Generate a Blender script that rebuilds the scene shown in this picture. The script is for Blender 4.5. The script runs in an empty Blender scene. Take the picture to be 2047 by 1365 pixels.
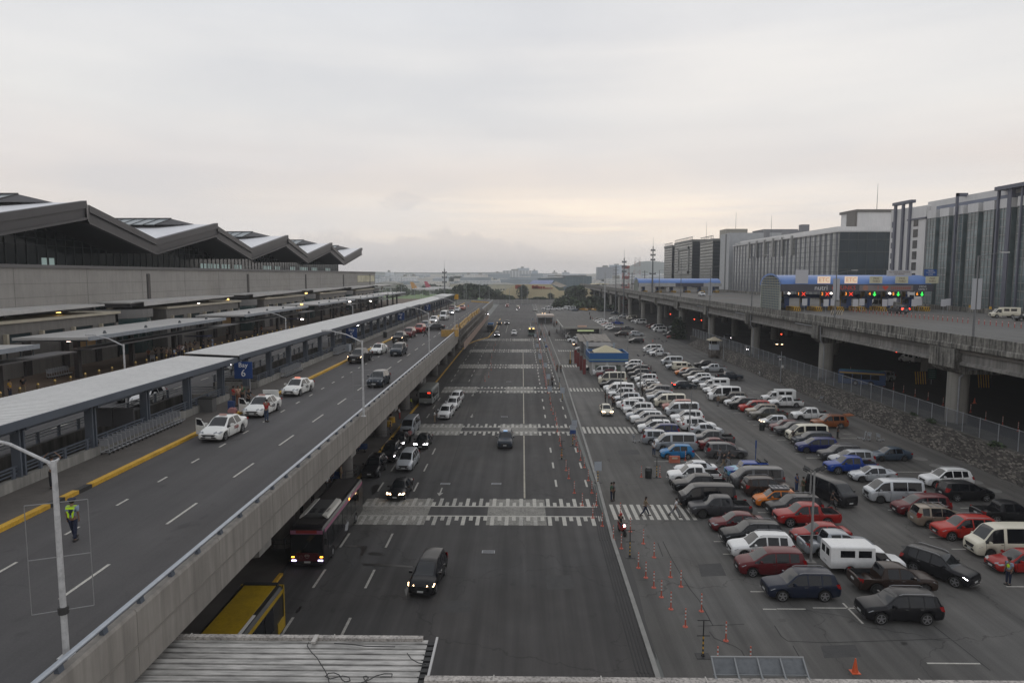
import bpy,bmesh,math,random
from mathutils import Vector,Matrix,Euler
R = math.radians
random.seed(11)
SC = bpy.context.scene
COL = SC.collection

# ------------------------------------------------------------------ camera, sky, sun, exposure
# pixel positions below are read on the 2047 x 1365 photograph
F_,CX,CY,VX,VY,HC = 1365.0,1023.5,682.5,1044.0,550.0,21.0
_n = Vector(((VX-CX)/F_,(CY-VY)/F_,1)).normalized()
YAW = math.asin(_n.x); PITCH = math.atan2(_n.y,_n.z)
RT = Vector((math.cos(YAW),math.sin(YAW),0)); HF = Vector((-math.sin(YAW),math.cos(YAW),0))
FW = HF*math.cos(PITCH)-Vector((0,0,1))*math.sin(PITCH)
UP = HF*math.sin(PITCH)+Vector((0,0,1))*math.cos(PITCH)
camd = bpy.data.cameras.new('camera'); cam = bpy.data.objects.new('camera',camd); COL.objects.link(cam)
camd.sensor_width = 36.0; camd.lens = 36.0*F_/2047.0
camd.clip_start = 0.1; camd.clip_end = 20000
m = Matrix((RT,UP,-FW)).transposed().to_4x4(); m.translation = Vector((0,0,HC)); cam.matrix_world = m
SC.camera = cam

def gp(px,py,Z=0.0):
    """point of the photograph on the level plane z = Z"""
    d = RT*((px-CX)/F_)-UP*((py-CY)/F_)+FW
    t = (Z-HC)/d.z
    return Vector((d.x*t,d.y*t,Z))
def gy(px,py,Y):
    d = RT*((px-CX)/F_)-UP*((py-CY)/F_)+FW
    t = Y/d.y
    return Vector((d.x*t,Y,HC+d.z*t))

SUN_AZ,SUN_EL = R(14),R(16)
W = bpy.data.worlds.new('World'); SC.world = W; W.use_nodes = True
def build_world():
    nt = W.node_tree; nd = nt.nodes; lk = nt.links
    nd.clear()
    out = nd.new('ShaderNodeOutputWorld'); bg = nd.new('ShaderNodeBackground')
    lk.new(bg.outputs[0],out.inputs[0])
    tc = nd.new('ShaderNodeTexCoord'); sep = nd.new('ShaderNodeSeparateXYZ'); lk.new(tc.outputs['Generated'],sep.inputs[0])
    def mth(op,a,b=None,c=None):
        n = nd.new('ShaderNodeMath'); n.operation = op
        for i,v in enumerate((a,b,c)):
            if v is None: continue
            if isinstance(v,(int,float)): n.inputs[i].default_value = v
            else: lk.new(v,n.inputs[i])
        return n.outputs[0]
    def ramp(fac,pts):
        n = nd.new('ShaderNodeValToRGB'); lk.new(fac,n.inputs[0]); e = n.color_ramp.elements
        e[0].position = pts[0][0]; e[0].color = (*pts[0][1],1); e[1].position = pts[-1][0]; e[1].color = (*pts[-1][1],1)
        for p,c in pts[1:-1]:
            q = e.new(p); q.color = (*c,1)
        return n.outputs[0]
    def mix(f,a,b,bt='MIX'):
        n = nd.new('ShaderNodeMix'); n.data_type = 'RGBA'; n.blend_type = bt
        if isinstance(f,(int,float)): n.inputs[0].default_value = f
        else: lk.new(f,n.inputs[0])
        for i,v in ((6,a),(7,b)):
            if isinstance(v,tuple): n.inputs[i].default_value = (*v,1)
            else: lk.new(v,n.inputs[i])
        return n.outputs[2]
    el = mth('ARCSINE',sep.outputs[2]); az = mth('ARCTAN2',sep.outputs[0],sep.outputs[1])
    cmb = nd.new('ShaderNodeCombineXYZ'); lk.new(az,cmb.inputs[0]); lk.new(el,cmb.inputs[1])
    def noise(sx,sy,detail=4,seed=0.0,rough=.5):
        mp = nd.new('ShaderNodeMapping'); mp.inputs['Scale'].default_value = (sx,sy,1); mp.inputs['Location'].default_value = (seed,seed*.7,seed)
        lk.new(cmb.outputs[0],mp.inputs[0]); t = nd.new('ShaderNodeTexNoise'); t.inputs['Scale'].default_value = 1
        t.inputs['Detail'].default_value = detail; t.inputs['Roughness'].default_value = rough
        lk.new(mp.outputs[0],t.inputs[0]); return t.outputs[0]
    soft = noise(1.6,9,5,3.1)
    elw = mth('ADD',el,mth('MULTIPLY',mth('SUBTRACT',soft,.5),.055))
    K = SKY_K
    base = ramp(elw,[(0.0,(.50,.455,.43)),(.035,(.54,.485,.45)),(.062,(.69,.605,.535)),(.095,(.70,.63,.57)),(.14,(.67,.615,.58)),
                      (.22,(.68,.67,.655)),(.34,(.61,.62,.64)),(.52,(.53,.55,.585)),(1.0,(.47,.49,.53))])
    # broad soft clouds over everything
    cl = noise(2.2,6.5,5,8.7)
    base = mix(mth('MULTIPLY',ramp(cl,[(.36,(0,0,0)),(.64,(1,1,1))]),.55),base,(.50,.515,.55))
    base = mix(mth('MULTIPLY',ramp(noise(1.1,15,6,12.4,.55),[(.46,(0,0,0)),(.66,(1,1,1))]),.30),base,(.74,.72,.70))
    # brighter warm streaks low in the sky, right of the middle
    st = noise(2.0,26,5,1.3)
    band = ramp(el,[(.02,(0,0,0)),(.055,(1,1,1)),(.085,(1,1,1)),(.13,(0,0,0))])
    sa = ramp(mth('ABSOLUTE',mth('SUBTRACT',az,.16)),[(.08,(1,1,1)),(.62,(0,0,0))])
    stf = mth('MULTIPLY',mth('MULTIPLY',ramp(st,[(.42,(0,0,0)),(.60,(1,1,1))]),band),sa)
    base = mix(mth('MULTIPLY',stf,.75),base,(.95,.81,.66))
    # hazy heaped clouds standing on the horizon, left of the middle
    n1 = noise(17,0.1,6,5.2,.66); n2 = noise(26,40,5,2.2,.6)
    prof = ramp(az_map(mth,az),[(0.0,(.0,)*3),(.18,(.35,)*3),(.30,(.62,)*3),(.42,(.70,)*3),(.50,(.62,)*3),(.57,(.74,)*3),(.64,(.62,)*3),(.76,(.25,)*3),(.85,(0,)*3)])
    top = mth('MULTIPLY',prof,mth('ADD',.030,mth('MULTIPLY',n1,.105)))
    d = mth('SUBTRACT',mth('ADD',el,mth('MULTIPLY',mth('SUBTRACT',n2,.5),.042)),top)
    cm = ramp(mth('ADD',mth('MULTIPLY',d,90),.5),[(0,(1,1,1)),(.8,(0,0,0))])
    lowfade = ramp(el,[(0.0,(.35,)*3),(.045,(.9,)*3)])
    base = mix(mth('MULTIPLY',mth('MULTIPLY',cm,lowfade),.55),base,(.50,.475,.475))
    # a small ragged grey cloud
    dx = mth('MULTIPLY',mth('SUBTRACT',az,-.170),22); dy = mth('MULTIPLY',mth('SUBTRACT',el,.104),60)
    rr = mth('SQRT',mth('ADD',mth('MULTIPLY',dx,dx),mth('MULTIPLY',dy,dy)))
    wc = ramp(mth('SUBTRACT',mth('ADD',noise(38,70,5,6.1,.65),.32),mth('MULTIPLY',rr,.40)),[(.50,(0,0,0)),(.62,(1,1,1))])
    base = mix(mth('MULTIPLY',wc,.28),base,(.47,.46,.48))
    sky = nd.new('ShaderNodeTexSky'); sky.sky_type = 'NISHITA'; sky.sun_disc = False
    sky.sun_elevation = SUN_EL; sky.sun_rotation = SUN_AZ; sky.dust_density = 3.0
    sk = mix(1.0,sky.outputs[0],(.02,.02,.02),'MULTIPLY')
    base = mix(.05,base,sk)
    lk.new(base,bg.inputs[0]); bg.inputs[1].default_value = K
def az_map(mth,az):      # azimuth -0.62..0.30 -> 0..1
    return mth('DIVIDE',mth('ADD',az,.62),.92)
SKY_K = 1.30
HAZE_D = 0.00022
build_world()
sd = bpy.data.lights.new('sun','SUN'); sd.energy = 0.4; sd.angle = R(70); sd.color = (1.0,.90,.78)
so = bpy.data.objects.new('sun',sd); COL.objects.link(so)
_sv = Vector((math.sin(SUN_AZ)*math.cos(SUN_EL),math.cos(SUN_AZ)*math.cos(SUN_EL),math.sin(SUN_EL)))
so.rotation_euler = (-_sv).to_track_quat('-Z','Y').to_euler()
vs = SC.view_settings; vs.view_transform = 'Standard'; vs.look = 'None'; vs.gamma = 1; vs.exposure = 0.0; vs.use_curve_mapping = False
cy = SC.cycles; cy.use_denoising = True; cy.max_bounces = 5; cy.diffuse_bounces = 3; cy.glossy_bounces = 2; cy.transmission_bounces = 2
cy.volume_bounces = 2; cy.caustics_reflective = False; cy.caustics_refractive = False

# ------------------------------------------------------------------ materials
_M = {}
def MAT(name,col=(.5,.5,.5),rough=.6,metal=0.0,var=.0,scale=.5,coat=0.0,emit=0.0,streak=0.0,bump=0.0,spec=.5,dirt=0.0,rust=0):
    if name in _M: return _M[name]
    mt = bpy.data.materials.new(name); mt.use_nodes = True; nt = mt.node_tree; nd = nt.nodes; lk = nt.links
    b = nd['Principled BSDF']
    b.inputs['Base Color'].default_value = (*col,1); b.inputs['Roughness'].default_value = rough; b.inputs['Metallic'].default_value = metal
    b.inputs['Specular IOR Level'].default_value = spec
    if coat: b.inputs['Coat Weight'].default_value = coat; b.inputs['Coat Roughness'].default_value = .08
    if emit: b.inputs['Emission Color'].default_value = (*col,1); b.inputs['Emission Strength'].default_value = emit
    tc = nd.new('ShaderNodeTexCoord'); geo = nd.new('ShaderNodeNewGeometry')
    def nz(sc,sv=(1,1,1),det=5,world=False):
        mp = nd.new('ShaderNodeMapping'); mp.inputs['Scale'].default_value = sv
        lk.new(geo.outputs['Position'] if world else tc.outputs['Object'],mp.inputs[0])
        t = nd.new('ShaderNodeTexNoise'); t.inputs['Scale'].default_value = sc; t.inputs['Detail'].default_value = det; t.inputs['Roughness'].default_value = .6
        lk.new(mp.outputs[0],t.inputs[0]); return t.outputs[0]
    cur = None
    def mulby(fac_out,lo,hi,cur,p0=.3,p1=.7):
        r = nd.new('ShaderNodeMapRange'); r.inputs[1].default_value = p0; r.inputs[2].default_value = p1; r.inputs[3].default_value = lo; r.inputs[4].default_value = hi
        lk.new(fac_out,r.inputs[0])
        mx = nd.new('ShaderNodeMix'); mx.data_type = 'RGBA'; mx.blend_type = 'MULTIPLY'; mx.inputs[0].default_value = 1
        if cur is None: mx.inputs[6].default_value = (*col,1)
        else: lk.new(cur,mx.inputs[6])
        cc = nd.new('ShaderNodeCombineColor'); [lk.new(r.outputs[0],cc.inputs[i]) for i in range(3)]
        lk.new(cc.outputs[0],mx.inputs[7]); return mx.outputs[2]
    if var: cur = mulby(nz(scale),1-var,1+var,cur)
    if dirt: cur = mulby(nz(scale*7,det=8),1-dirt,1.0,cur,.35,.55)
    if rust: cur = mulby(nz(1.0,(.5,4.5,1),8),1-rust,1.05,cur,.36,.56); cur = mulby(nz(9.0,(.25,3,1),4),1-rust*.5,1.0,cur,.40,.52)
    if streak:
        cur = mulby(nz(1.0,(2.2,2.2,.16),7),1-streak,1+streak*.3,cur,.38,.62)
        cur = mulby(nz(.35,(1,1,.5),4),1-streak*.4,1+streak*.2,cur)
    if cur is not None: lk.new(cur,b.inputs['Base Color'])
    if bump:
        bp = nd.new('ShaderNodeBump'); bp.inputs['Strength'].default_value = bump; bp.inputs['Distance'].default_value = .02
        lk.new(nz(scale*20),bp.inputs['Height']); lk.new(bp.outputs[0],b.inputs['Normal'])
    _M[name] = mt
    return mt

def asphalt(name,col,patch=.16,wear=(1.0,.9,.82),cracks=.35,tint=.0):
    """worn asphalt: large patches, tyre-darkened lanes along Y, fine grain, cracks and oil spots"""
    mt = bpy.data.materials.new(name); mt.use_nodes = True; nt = mt.node_tree; nd = nt.nodes; lk = nt.links
    b = nd['Principled BSDF']; b.inputs['Roughness'].default_value = .82; b.inputs['Specular IOR Level'].default_value = .35
    geo = nd.new('ShaderNodeNewGeometry')
    def mp(sv):
        n = nd.new('ShaderNodeMapping'); n.inputs['Scale'].default_value = sv; lk.new(geo.outputs['Position'],n.inputs[0]); return n.outputs[0]
    def nz(sv,det=5,r=.6):
        t = nd.new('ShaderNodeTexNoise'); t.inputs['Scale'].default_value = 1; t.inputs['Detail'].default_value = det; t.inputs['Roughness'].default_value = r
        lk.new(mp(sv),t.inputs[0]); return t.outputs[0]
    def mr(o,a,c,lo,hi):
        r = nd.new('ShaderNodeMapRange'); r.inputs[1].default_value = a; r.inputs[2].default_value = c; r.inputs[3].default_value = lo; r.inputs[4].default_value = hi
        lk.new(o,r.inputs[0]); return r.outputs[0]
    def mm(a,c):
        n = nd.new('ShaderNodeMath'); n.operation = 'MULTIPLY'; lk.new(a,n.inputs[0]); lk.new(c,n.inputs[1]); return n.outputs[0]
    v = mr(nz((.06,.05,.06),4),.3,.7,1-patch,1+patch)
    v = mm(v,mr(nz((.9,.03,1),4),.35,.65,1-patch*1.1,1+patch*.7))
    v = mm(v,mr(nz((.45,.4,1),8,.7),.3,.7,.92,1.08))
    v = mm(v,mr(nz((14,14,14),3,.8),.3,.7,.86,1.14))
    v = mm(v,mr(nz((.55,.35,1),3),.66,.74,1.0,.74))
    vo = nd.new('ShaderNodeTexVoronoi'); vo.feature = 'DISTANCE_TO_EDGE'; vo.inputs['Scale'].default_value = .10
    wn = nd.new('ShaderNodeTexNoise'); wn.inputs['Scale'].default_value = .35; wn.inputs['Detail'].default_value = 6; lk.new(geo.outputs['Position'],wn.inputs[0])
    ad = nd.new('ShaderNodeVectorMath'); ad.operation = 'MULTIPLY_ADD'; lk.new(wn.outputs[1],ad.inputs[0]); ad.inputs[1].default_value = (5,5,0); lk.new(geo.outputs['Position'],ad.inputs[2])
    lk.new(ad.outputs[0],vo.inputs[0])
    v = mm(v,mr(vo.outputs[0],.0,.006,1-cracks,1.0))
    rp = nd.new('ShaderNodeMix'); rp.data_type = 'RGBA'
    lk.new(mr(nz((.035,.045,1),4),.40,.66,0,1),rp.inputs[0])
    rp.inputs[6].default_value = (*col,1); rp.inputs[7].default_value = (col[0]*wear[0],col[1]*wear[1],col[2]*wear[2],1)
    mx = nd.new('ShaderNodeMix'); mx.data_type = 'RGBA'; mx.blend_type = 'MULTIPLY'; mx.inputs[0].default_value = 1
    lk.new(rp.outputs[2],mx.inputs[6]); cc = nd.new('ShaderNodeCombineColor'); [lk.new(v,cc.inputs[i]) for i in range(3)]; lk.new(cc.outputs[0],mx.inputs[7])
    lk.new(mx.outputs[2],b.inputs['Base Color'])
    bp = nd.new('ShaderNodeBump'); bp.inputs['Strength'].default_value = .25; bp.inputs['Distance'].default_value = .01
    lk.new(nz((30,30,30),3),bp.inputs['Height']); lk.new(bp.outputs[0],b.inputs['Normal'])
    _M[name] = mt
    return mt

def stone_mat(name):
    mt = bpy.data.materials.new(name); mt.use_nodes = True; nt = mt.node_tree; nd = nt.nodes; lk = nt.links
    b = nd['Principled BSDF']; b.inputs['Roughness'].default_value = .9
    tc = nd.new('ShaderNodeTexCoord'); mp = nd.new('ShaderNodeMapping'); mp.inputs['Scale'].default_value = (1,.7,2.0); lk.new(tc.outputs['Object'],mp.inputs[0])
    vo = nd.new('ShaderNodeTexVoronoi'); vo.inputs['Scale'].default_value = 3.3; lk.new(mp.outputs[0],vo.inputs[0])
    ve = nd.new('ShaderNodeTexVoronoi'); ve.feature = 'DISTANCE_TO_EDGE'; ve.inputs['Scale'].default_value = 3.3; lk.new(mp.outputs[0],ve.inputs[0])
    sp = nd.new('ShaderNodeSeparateColor'); lk.new(vo.outputs['Color'],sp.inputs[0])
    r = nd.new('ShaderNodeValToRGB'); lk.new(sp.outputs[0],r.inputs[0]); e = r.color_ramp.elements
    e[0].color = (.045,.04,.035,1); e[1].color = (.25,.225,.195,1); q = e.new(.55); q.color = (.10,.09,.08,1)
    er = nd.new('ShaderNodeMapRange'); lk.new(ve.outputs[0],er.inputs[0]); er.inputs[1].default_value = 0; er.inputs[2].default_value = .07; er.inputs[3].default_value = .35; er.inputs[4].default_value = 1
    n = nd.new('ShaderNodeTexNoise'); n.inputs['Scale'].default_value = .25; n.inputs['Detail'].default_value = 8; lk.new(tc.outputs['Object'],n.inputs[0])
    nr = nd.new('ShaderNodeMapRange'); lk.new(n.outputs[0],nr.inputs[0]); nr.inputs[1].default_value = .35; nr.inputs[2].default_value = .65; nr.inputs[3].default_value = .65; nr.inputs[4].default_value = 1.15
    ml = nd.new('ShaderNodeMath'); ml.operation = 'MULTIPLY'; lk.new(er.outputs[0],ml.inputs[0]); lk.new(nr.outputs[0],ml.inputs[1])
    mx = nd.new('ShaderNodeMix'); mx.data_type = 'RGBA'; mx.blend_type = 'MULTIPLY'; mx.inputs[0].default_value = 1; lk.new(r.outputs[0],mx.inputs[6])
    cc = nd.new('ShaderNodeCombineColor'); [lk.new(ml.outputs[0],cc.inputs[i]) for i in range(3)]; lk.new(cc.outputs[0],mx.inputs[7]); lk.new(mx.outputs[2],b.inputs['Base Color'])
    bp = nd.new('ShaderNodeBump'); bp.inputs['Distance'].default_value = .08; lk.new(er.outputs[0],bp.inputs['Height']); lk.new(bp.outputs[0],b.inputs['Normal'])
    _M[name] = mt; return mt

def grid_mat(name,wall,glass,sx,sz,mortar=.25,grough=.2,bias=0.0,var=.15):
    """facade of a far building: rows of windows set by object coordinates (x or y along, z up)"""
    mt = bpy.data.materials.new(name); mt.use_nodes = True; nt = mt.node_tree; nd = nt.nodes; lk = nt.links
    b = nd['Principled BSDF']; b.inputs['Roughness'].default_value = .6
    tc = nd.new('ShaderNodeTexCoord'); sp = nd.new('ShaderNodeSeparateXYZ'); lk.new(tc.outputs['Object'],sp.inputs[0])
    ad = nd.new('ShaderNodeMath'); lk.new(sp.outputs[0],ad.inputs[0]); lk.new(sp.outputs[1],ad.inputs[1])
    cb = nd.new('ShaderNodeCombineXYZ'); lk.new(ad.outputs[0],cb.inputs[0]); lk.new(sp.outputs[2],cb.inputs[1])
    br = nd.new('ShaderNodeTexBrick'); lk.new(cb.outputs[0],br.inputs[0]); br.offset = 0; br.inputs['Scale'].default_value = 1
    br.inputs['Brick Width'].default_value = sx; br.inputs['Row Height'].default_value = sz; br.inputs['Mortar Size'].default_value = mortar
    br.inputs['Mortar Smooth'].default_value = 0; br.inputs['Bias'].default_value = bias
    br.inputs['Color1'].default_value = (*glass,1); br.inputs['Color2'].default_value = (*[g*(1+var*2) for g in glass],1); br.inputs['Mortar'].default_value = (*wall,1)
    lk.new(br.outputs[0],b.inputs['Base Color'])
    mr = nd.new('ShaderNodeMapRange'); lk.new(br.outputs[1],mr.inputs[0]); mr.inputs[3].default_value = grough; mr.inputs[4].default_value = .7; lk.new(mr.outputs[0],b.inputs['Roughness'])
    _M[name] = mt; return mt

# ------------------------------------------------------------------ mesh helpers
class MB:
    def __init__(s): s.v = []; s.f = []; s.mi = []; s.cur = 0
    def add(s,vs,fs):
        o = len(s.v); s.v += [tuple(v) for v in vs]
        for f in fs: s.f.append([i+o for i in f]); s.mi.append(s.cur)
        return s
    def box(s,x0,x1,y0,y1,z0,z1):
        return s.add([(x0,y0,z0),(x1,y0,z0),(x1,y1,z0),(x0,y1,z0),(x0,y0,z1),(x1,y0,z1),(x1,y1,z1),(x0,y1,z1)],
                     [(0,3,2,1),(4,5,6,7),(0,1,5,4),(1,2,6,5),(2,3,7,6),(3,0,4,7)])
    def obox(s,c,d,M=None):
        hx,hy,hz = d[0]/2,d[1]/2,d[2]/2
        vs = [Vector(p) for p in ((-hx,-hy,-hz),(hx,-hy,-hz),(hx,hy,-hz),(-hx,hy,-hz),(-hx,-hy,hz),(hx,-hy,hz),(hx,hy,hz),(-hx,hy,hz))]
        if M is not None: vs = [M @ v for v in vs]
        return s.add([v+Vector(c) for v in vs],[(0,3,2,1),(4,5,6,7),(0,1,5,4),(1,2,6,5),(2,3,7,6),(3,0,4,7)])
    def bar(s,a,b,w,h=None):
        """square bar from a to b, w wide and h high"""
        a = Vector(a); b = Vector(b); d = b-a; L = d.length
        if L < 1e-6: return s
        h = h or w
        return s.obox((a+b)/2,(L,w,h),d.to_track_quat('X','Z').to_matrix())
    def cyl(s,a,b,r0,r1=None,n=10,cap=True):
        a = Vector(a); b = Vector(b); r1 = r0 if r1 is None else r1
        q = (b-a).to_track_quat('Z','Y').to_matrix()
        vs = [a+q @ Vector((r0*math.cos(2*math.pi*i/n),r0*math.sin(2*math.pi*i/n),0)) for i in range(n)]+ \
             [b+q @ Vector((r1*math.cos(2*math.pi*i/n),r1*math.sin(2*math.pi*i/n),0)) for i in range(n)]
        fs = [(i,(i+1) % n,n+(i+1) % n,n+i) for i in range(n)]
        if cap: fs += [tuple(range(n-1,-1,-1)),tuple(range(n,2*n))]
        return s.add(vs,fs)
    def path(s,pts,r,n=6):
        for a,b in zip(pts[:-1],pts[1:]): s.cyl(a,b,r,r,n)
        return s
    def quad(s,a,b,c,d): return s.add([a,b,c,d],[(0,1,2,3)])
    def prism(s,poly,z0,z1):
        n = len(poly); vs = [(p[0],p[1],z0) for p in poly]+[(p[0],p[1],z1) for p in poly]
        return s.add(vs,[tuple(range(n-1,-1,-1)),tuple(range(n,2*n))]+[(i,(i+1) % n,n+(i+1) % n,n+i) for i in range(n)])
    def ext(s,prof,axis,a,b):
        """profile of (u, v) points extruded along 'x' (u=y, v=z) or 'y' (u=x, v=z)"""
        n = len(prof)
        P = (lambda t,p: (t,p[0],p[1])) if axis == 'x' else (lambda t,p: (p[0],t,p[1]))
        vs = [P(a,p) for p in prof]+[P(b,p) for p in prof]
        return s.add(vs,[tuple(range(n-1,-1,-1)),tuple(range(n,2*n))]+[(i,(i+1) % n,n+(i+1) % n,n+i) for i in range(n)])
    def mesh(s,name,mats,smooth=None,fix=True):
        me = bpy.data.meshes.new(name); me.from_pydata(s.v,[],s.f)
        for m_ in (mats if isinstance(mats,(list,tuple)) else [mats]): me.materials.append(m_)
        if any(s.mi): me.polygons.foreach_set('material_index',s.mi)
        if fix:
            bm = bmesh.new(); bm.from_mesh(me); bmesh.ops.recalc_face_normals(bm,faces=bm.faces); bm.to_mesh(me); bm.free()
        if smooth:
            me.polygons.foreach_set('use_smooth',[True]*len(me.polygons)); me.set_sharp_from_angle(angle=R(smooth))
        me.update(); return me
    def build(s,name,mats,parent=None,loc=None,rz=0,smooth=None,fix=True):
        return link(name,s.mesh(name,mats,smooth,fix),parent,loc,rz)

def link(name,me,parent=None,loc=None,rz=0):
    o = bpy.data.objects.new(name,me); COL.objects.link(o)
    if parent is not None: o.parent = parent
    if loc is not None: o.location = loc
    if rz: o.rotation_euler = (0,0,rz)
    return o
def thing(name,loc,label,cat,group=None,rz=0):
    o = bpy.data.objects.new(name,None); COL.objects.link(o); o.location = loc; o.rotation_euler = (0,0,rz)
    return tag(o,label,cat,group)
def tag(o,label=None,cat=None,group=None,kind=None):
    if label: o['label'] = label
    if cat: o['category'] = cat
    if group: o['group'] = group
    if kind: o['kind'] = kind
    return o
def struct(o): o['kind'] = 'structure'; return o
def clone(src,loc=None,rz=None,label=None,group=None,scale=None):
    c = src.copy(); COL.objects.link(c)
    if loc is not None: c.location = loc
    if rz is not None: c.rotation_euler = (0,0,rz)
    if scale is not None: c.scale = scale if isinstance(scale,(tuple,list)) else (scale,)*3
    if label: c['label'] = label
    if group: c['group'] = group
    for ch in list(src.children):
        k = ch.copy(); COL.objects.link(k); k.parent = c
        for g in list(ch.children):
            q = g.copy(); COL.objects.link(q); q.parent = k
    return c
def text_mesh(txt,size,mat_,depth=.01,align='CENTER',sp=1.0):
    cu = bpy.data.curves.new('lettering','FONT'); cu.body = txt; cu.size = size; cu.extrude = depth; cu.align_x = align; cu.align_y = 'CENTER'; cu.space_line = sp
    cu.resolution_u = 2
    o = bpy.data.objects.new('lettering',cu); COL.objects.link(o)
    dg = bpy.context.evaluated_depsgraph_get(); me = bpy.data.meshes.new_from_object(o.evaluated_get(dg)); me.materials.clear(); me.materials.append(mat_)
    bpy.data.objects.remove(o); bpy.data.curves.remove(cu); return me
def lettering(txt,size,mat_,parent,loc,rot=(R(90),0,0),depth=.01,name='lettering',sx=1.0):
    o = link(name,text_mesh(txt,size,mat_,depth),parent,loc); o.rotation_euler = rot; o.scale = (sx,1,1); return o

CONC = MAT('concrete',(.22,.21,.195),.85,var=.12,scale=.4,streak=.16)
CONCW = MAT('concrete_weathered',(.26,.25,.225),.9,var=.3,scale=.45,streak=.8,dirt=.4)
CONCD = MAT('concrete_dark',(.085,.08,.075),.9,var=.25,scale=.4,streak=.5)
STEEL = MAT('steel_blue_grey',(.085,.10,.125),.5,var=.1)
GREYM = MAT('grey_metal',(.32,.33,.35),.45,metal=.3,var=.12,scale=1.5)
WHITEM = MAT('white_metal',(.50,.50,.49),.5,var=.12,scale=1.2,streak=.15)
GALV = MAT('galvanised',(.36,.39,.43),.45,metal=.5,var=.12,scale=2)
BLACK = MAT('black_plastic',(.018,.018,.02),.5)
GLASSD = MAT('tinted_glass',(.008,.009,.012),.06,spec=.42)
YEL = MAT('yellow_paint',(.62,.36,.035),.6,var=.2,scale=1.5,dirt=.25)
BLKP = MAT('black_paint',(.035,.034,.033),.7,var=.2,scale=1.5)
WLINE = MAT('road_paint',(.50,.48,.43),.75,var=.15,scale=2.5,dirt=.35)
WLINEW = MAT('worn_road_paint',(.40,.385,.35),.8,var=.25,scale=3,dirt=.45)
RED = MAT('orange_red_plastic',(.55,.075,.035),.5,var=.1)
WHITEP = MAT('white_plastic',(.62,.60,.58),.5)
BLUE = MAT('blue_sign',(.018,.055,.19),.4)
RUST = MAT('rusty_white_trim',(.42,.39,.36),.7,var=.3,scale=1.3,dirt=.6)
# ------------------------------------------------------------------ ground, road, car park
ROADM = asphalt('road_asphalt',(.058,.0565,.056),.27,(1.04,.98,.93))
LOTM = asphalt('car_park_asphalt',(.102,.099,.094),.26,(.98,.94,.89),.45)
DECKM = asphalt('deck_asphalt',(.076,.073,.074),.12,(1,.97,.94),.1)
FIELDM = MAT('ground_cover',(.15,.155,.145),.9,var=.25,scale=.01)
def sheet(name,x0,x1,y0,y1,z,mat_,kind='structure'):
    o = MB().quad((x0,y0,z),(x1,y0,z),(x1,y1,z),(x0,y1,z)).build(name,mat_,fix=False); o['kind'] = kind; return o
sheet('ground',-4500,4500,-60,9000,-.02,FIELDM)
sheet('road',-16.8,7.15,5,560,0,ROADM)
sheet('car_park',7.5,50.2,5,330,.004,LOTM)
sheet('plaza',-16.8,230,560,640,0,asphalt('far_asphalt',(.11,.108,.104),.1))
sheet('side_road',50.2,100,206,560,.0,ROADM)
sheet('car_park_end',7.5,50.2,330,560,.0,LOTM)
sheet('terminal_forecourt',-61,-16.8,5,330,-.004,MAT('paving_dark',(.075,.07,.066),.85,var=.2,scale=.3))
# kerb line between the road and the car park
kp = [gp(1325,1385),gp(1312,1345),gp(1225,1080),gp(1196,970),gp(1170,885),gp(1140,790),gp(1126,745),gp(1104,690),gp(1082,635),gp(1066,600)]
mb = MB()
for a,b in zip(kp[:-1],kp[1:]): mb.bar((a.x,a.y,.05),(b.x,b.y,.05),.27,.13)
struct(mb.build('kerb',MAT('kerb_concrete',(.24,.235,.22),.85,var=.15,scale=1)))
mb = MB()
for k in range(4):
    for a,b in zip(kp[:3],kp[1:4]): mb.bar((a.x-.42-.2*k,a.y,.012),(b.x-.36-.2*k,b.y,.012),.07,.02)
struct(mb.build('drain_strip',MAT('drain_dark',(.028,.027,.027),.8)))
# arrivals pavement under the deck
struct(MB().box(-40,-17.05,5,330,-.03,.15).build('pavement',MAT('paving_brown',(.085,.075,.068),.85,var=.2,scale=.4)))
mb = MB(); y = 24; k = 0
M2 = [YEL,BLKP]
for y in range(70,204,2): mb.cur = 0; mb.box(-17.05,-16.8,y,y+2,-.01,.17)
for k,y in enumerate(range(24,70,2)): mb.cur = k % 2; mb.box(-17.05,-16.8,y,y+2,-.01,.17)
struct(mb.build('kerb_painted',M2))
mb = MB()
pts = [(-16.8,204),(-15.2,216),(-11.4,230),(-10.6,262),(-10.6,330)]
for a,b in zip(pts[:-1],pts[1:]): mb.bar((*a,.08),(*b,.08),.3,.17)
struct(mb.build('kerb_painted_far',YEL))

PT = asphalt('patched_asphalt',(.040,.039,.038),.45,(1.9,1.8,1.7),.5)
for a,b in ((98,123),(131,156),(163.6,188.4),(196,221),(229,262)): sheet('road_patch',-14.6,-7.3+(b-110)*.004,a,b,.003,PT)
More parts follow.
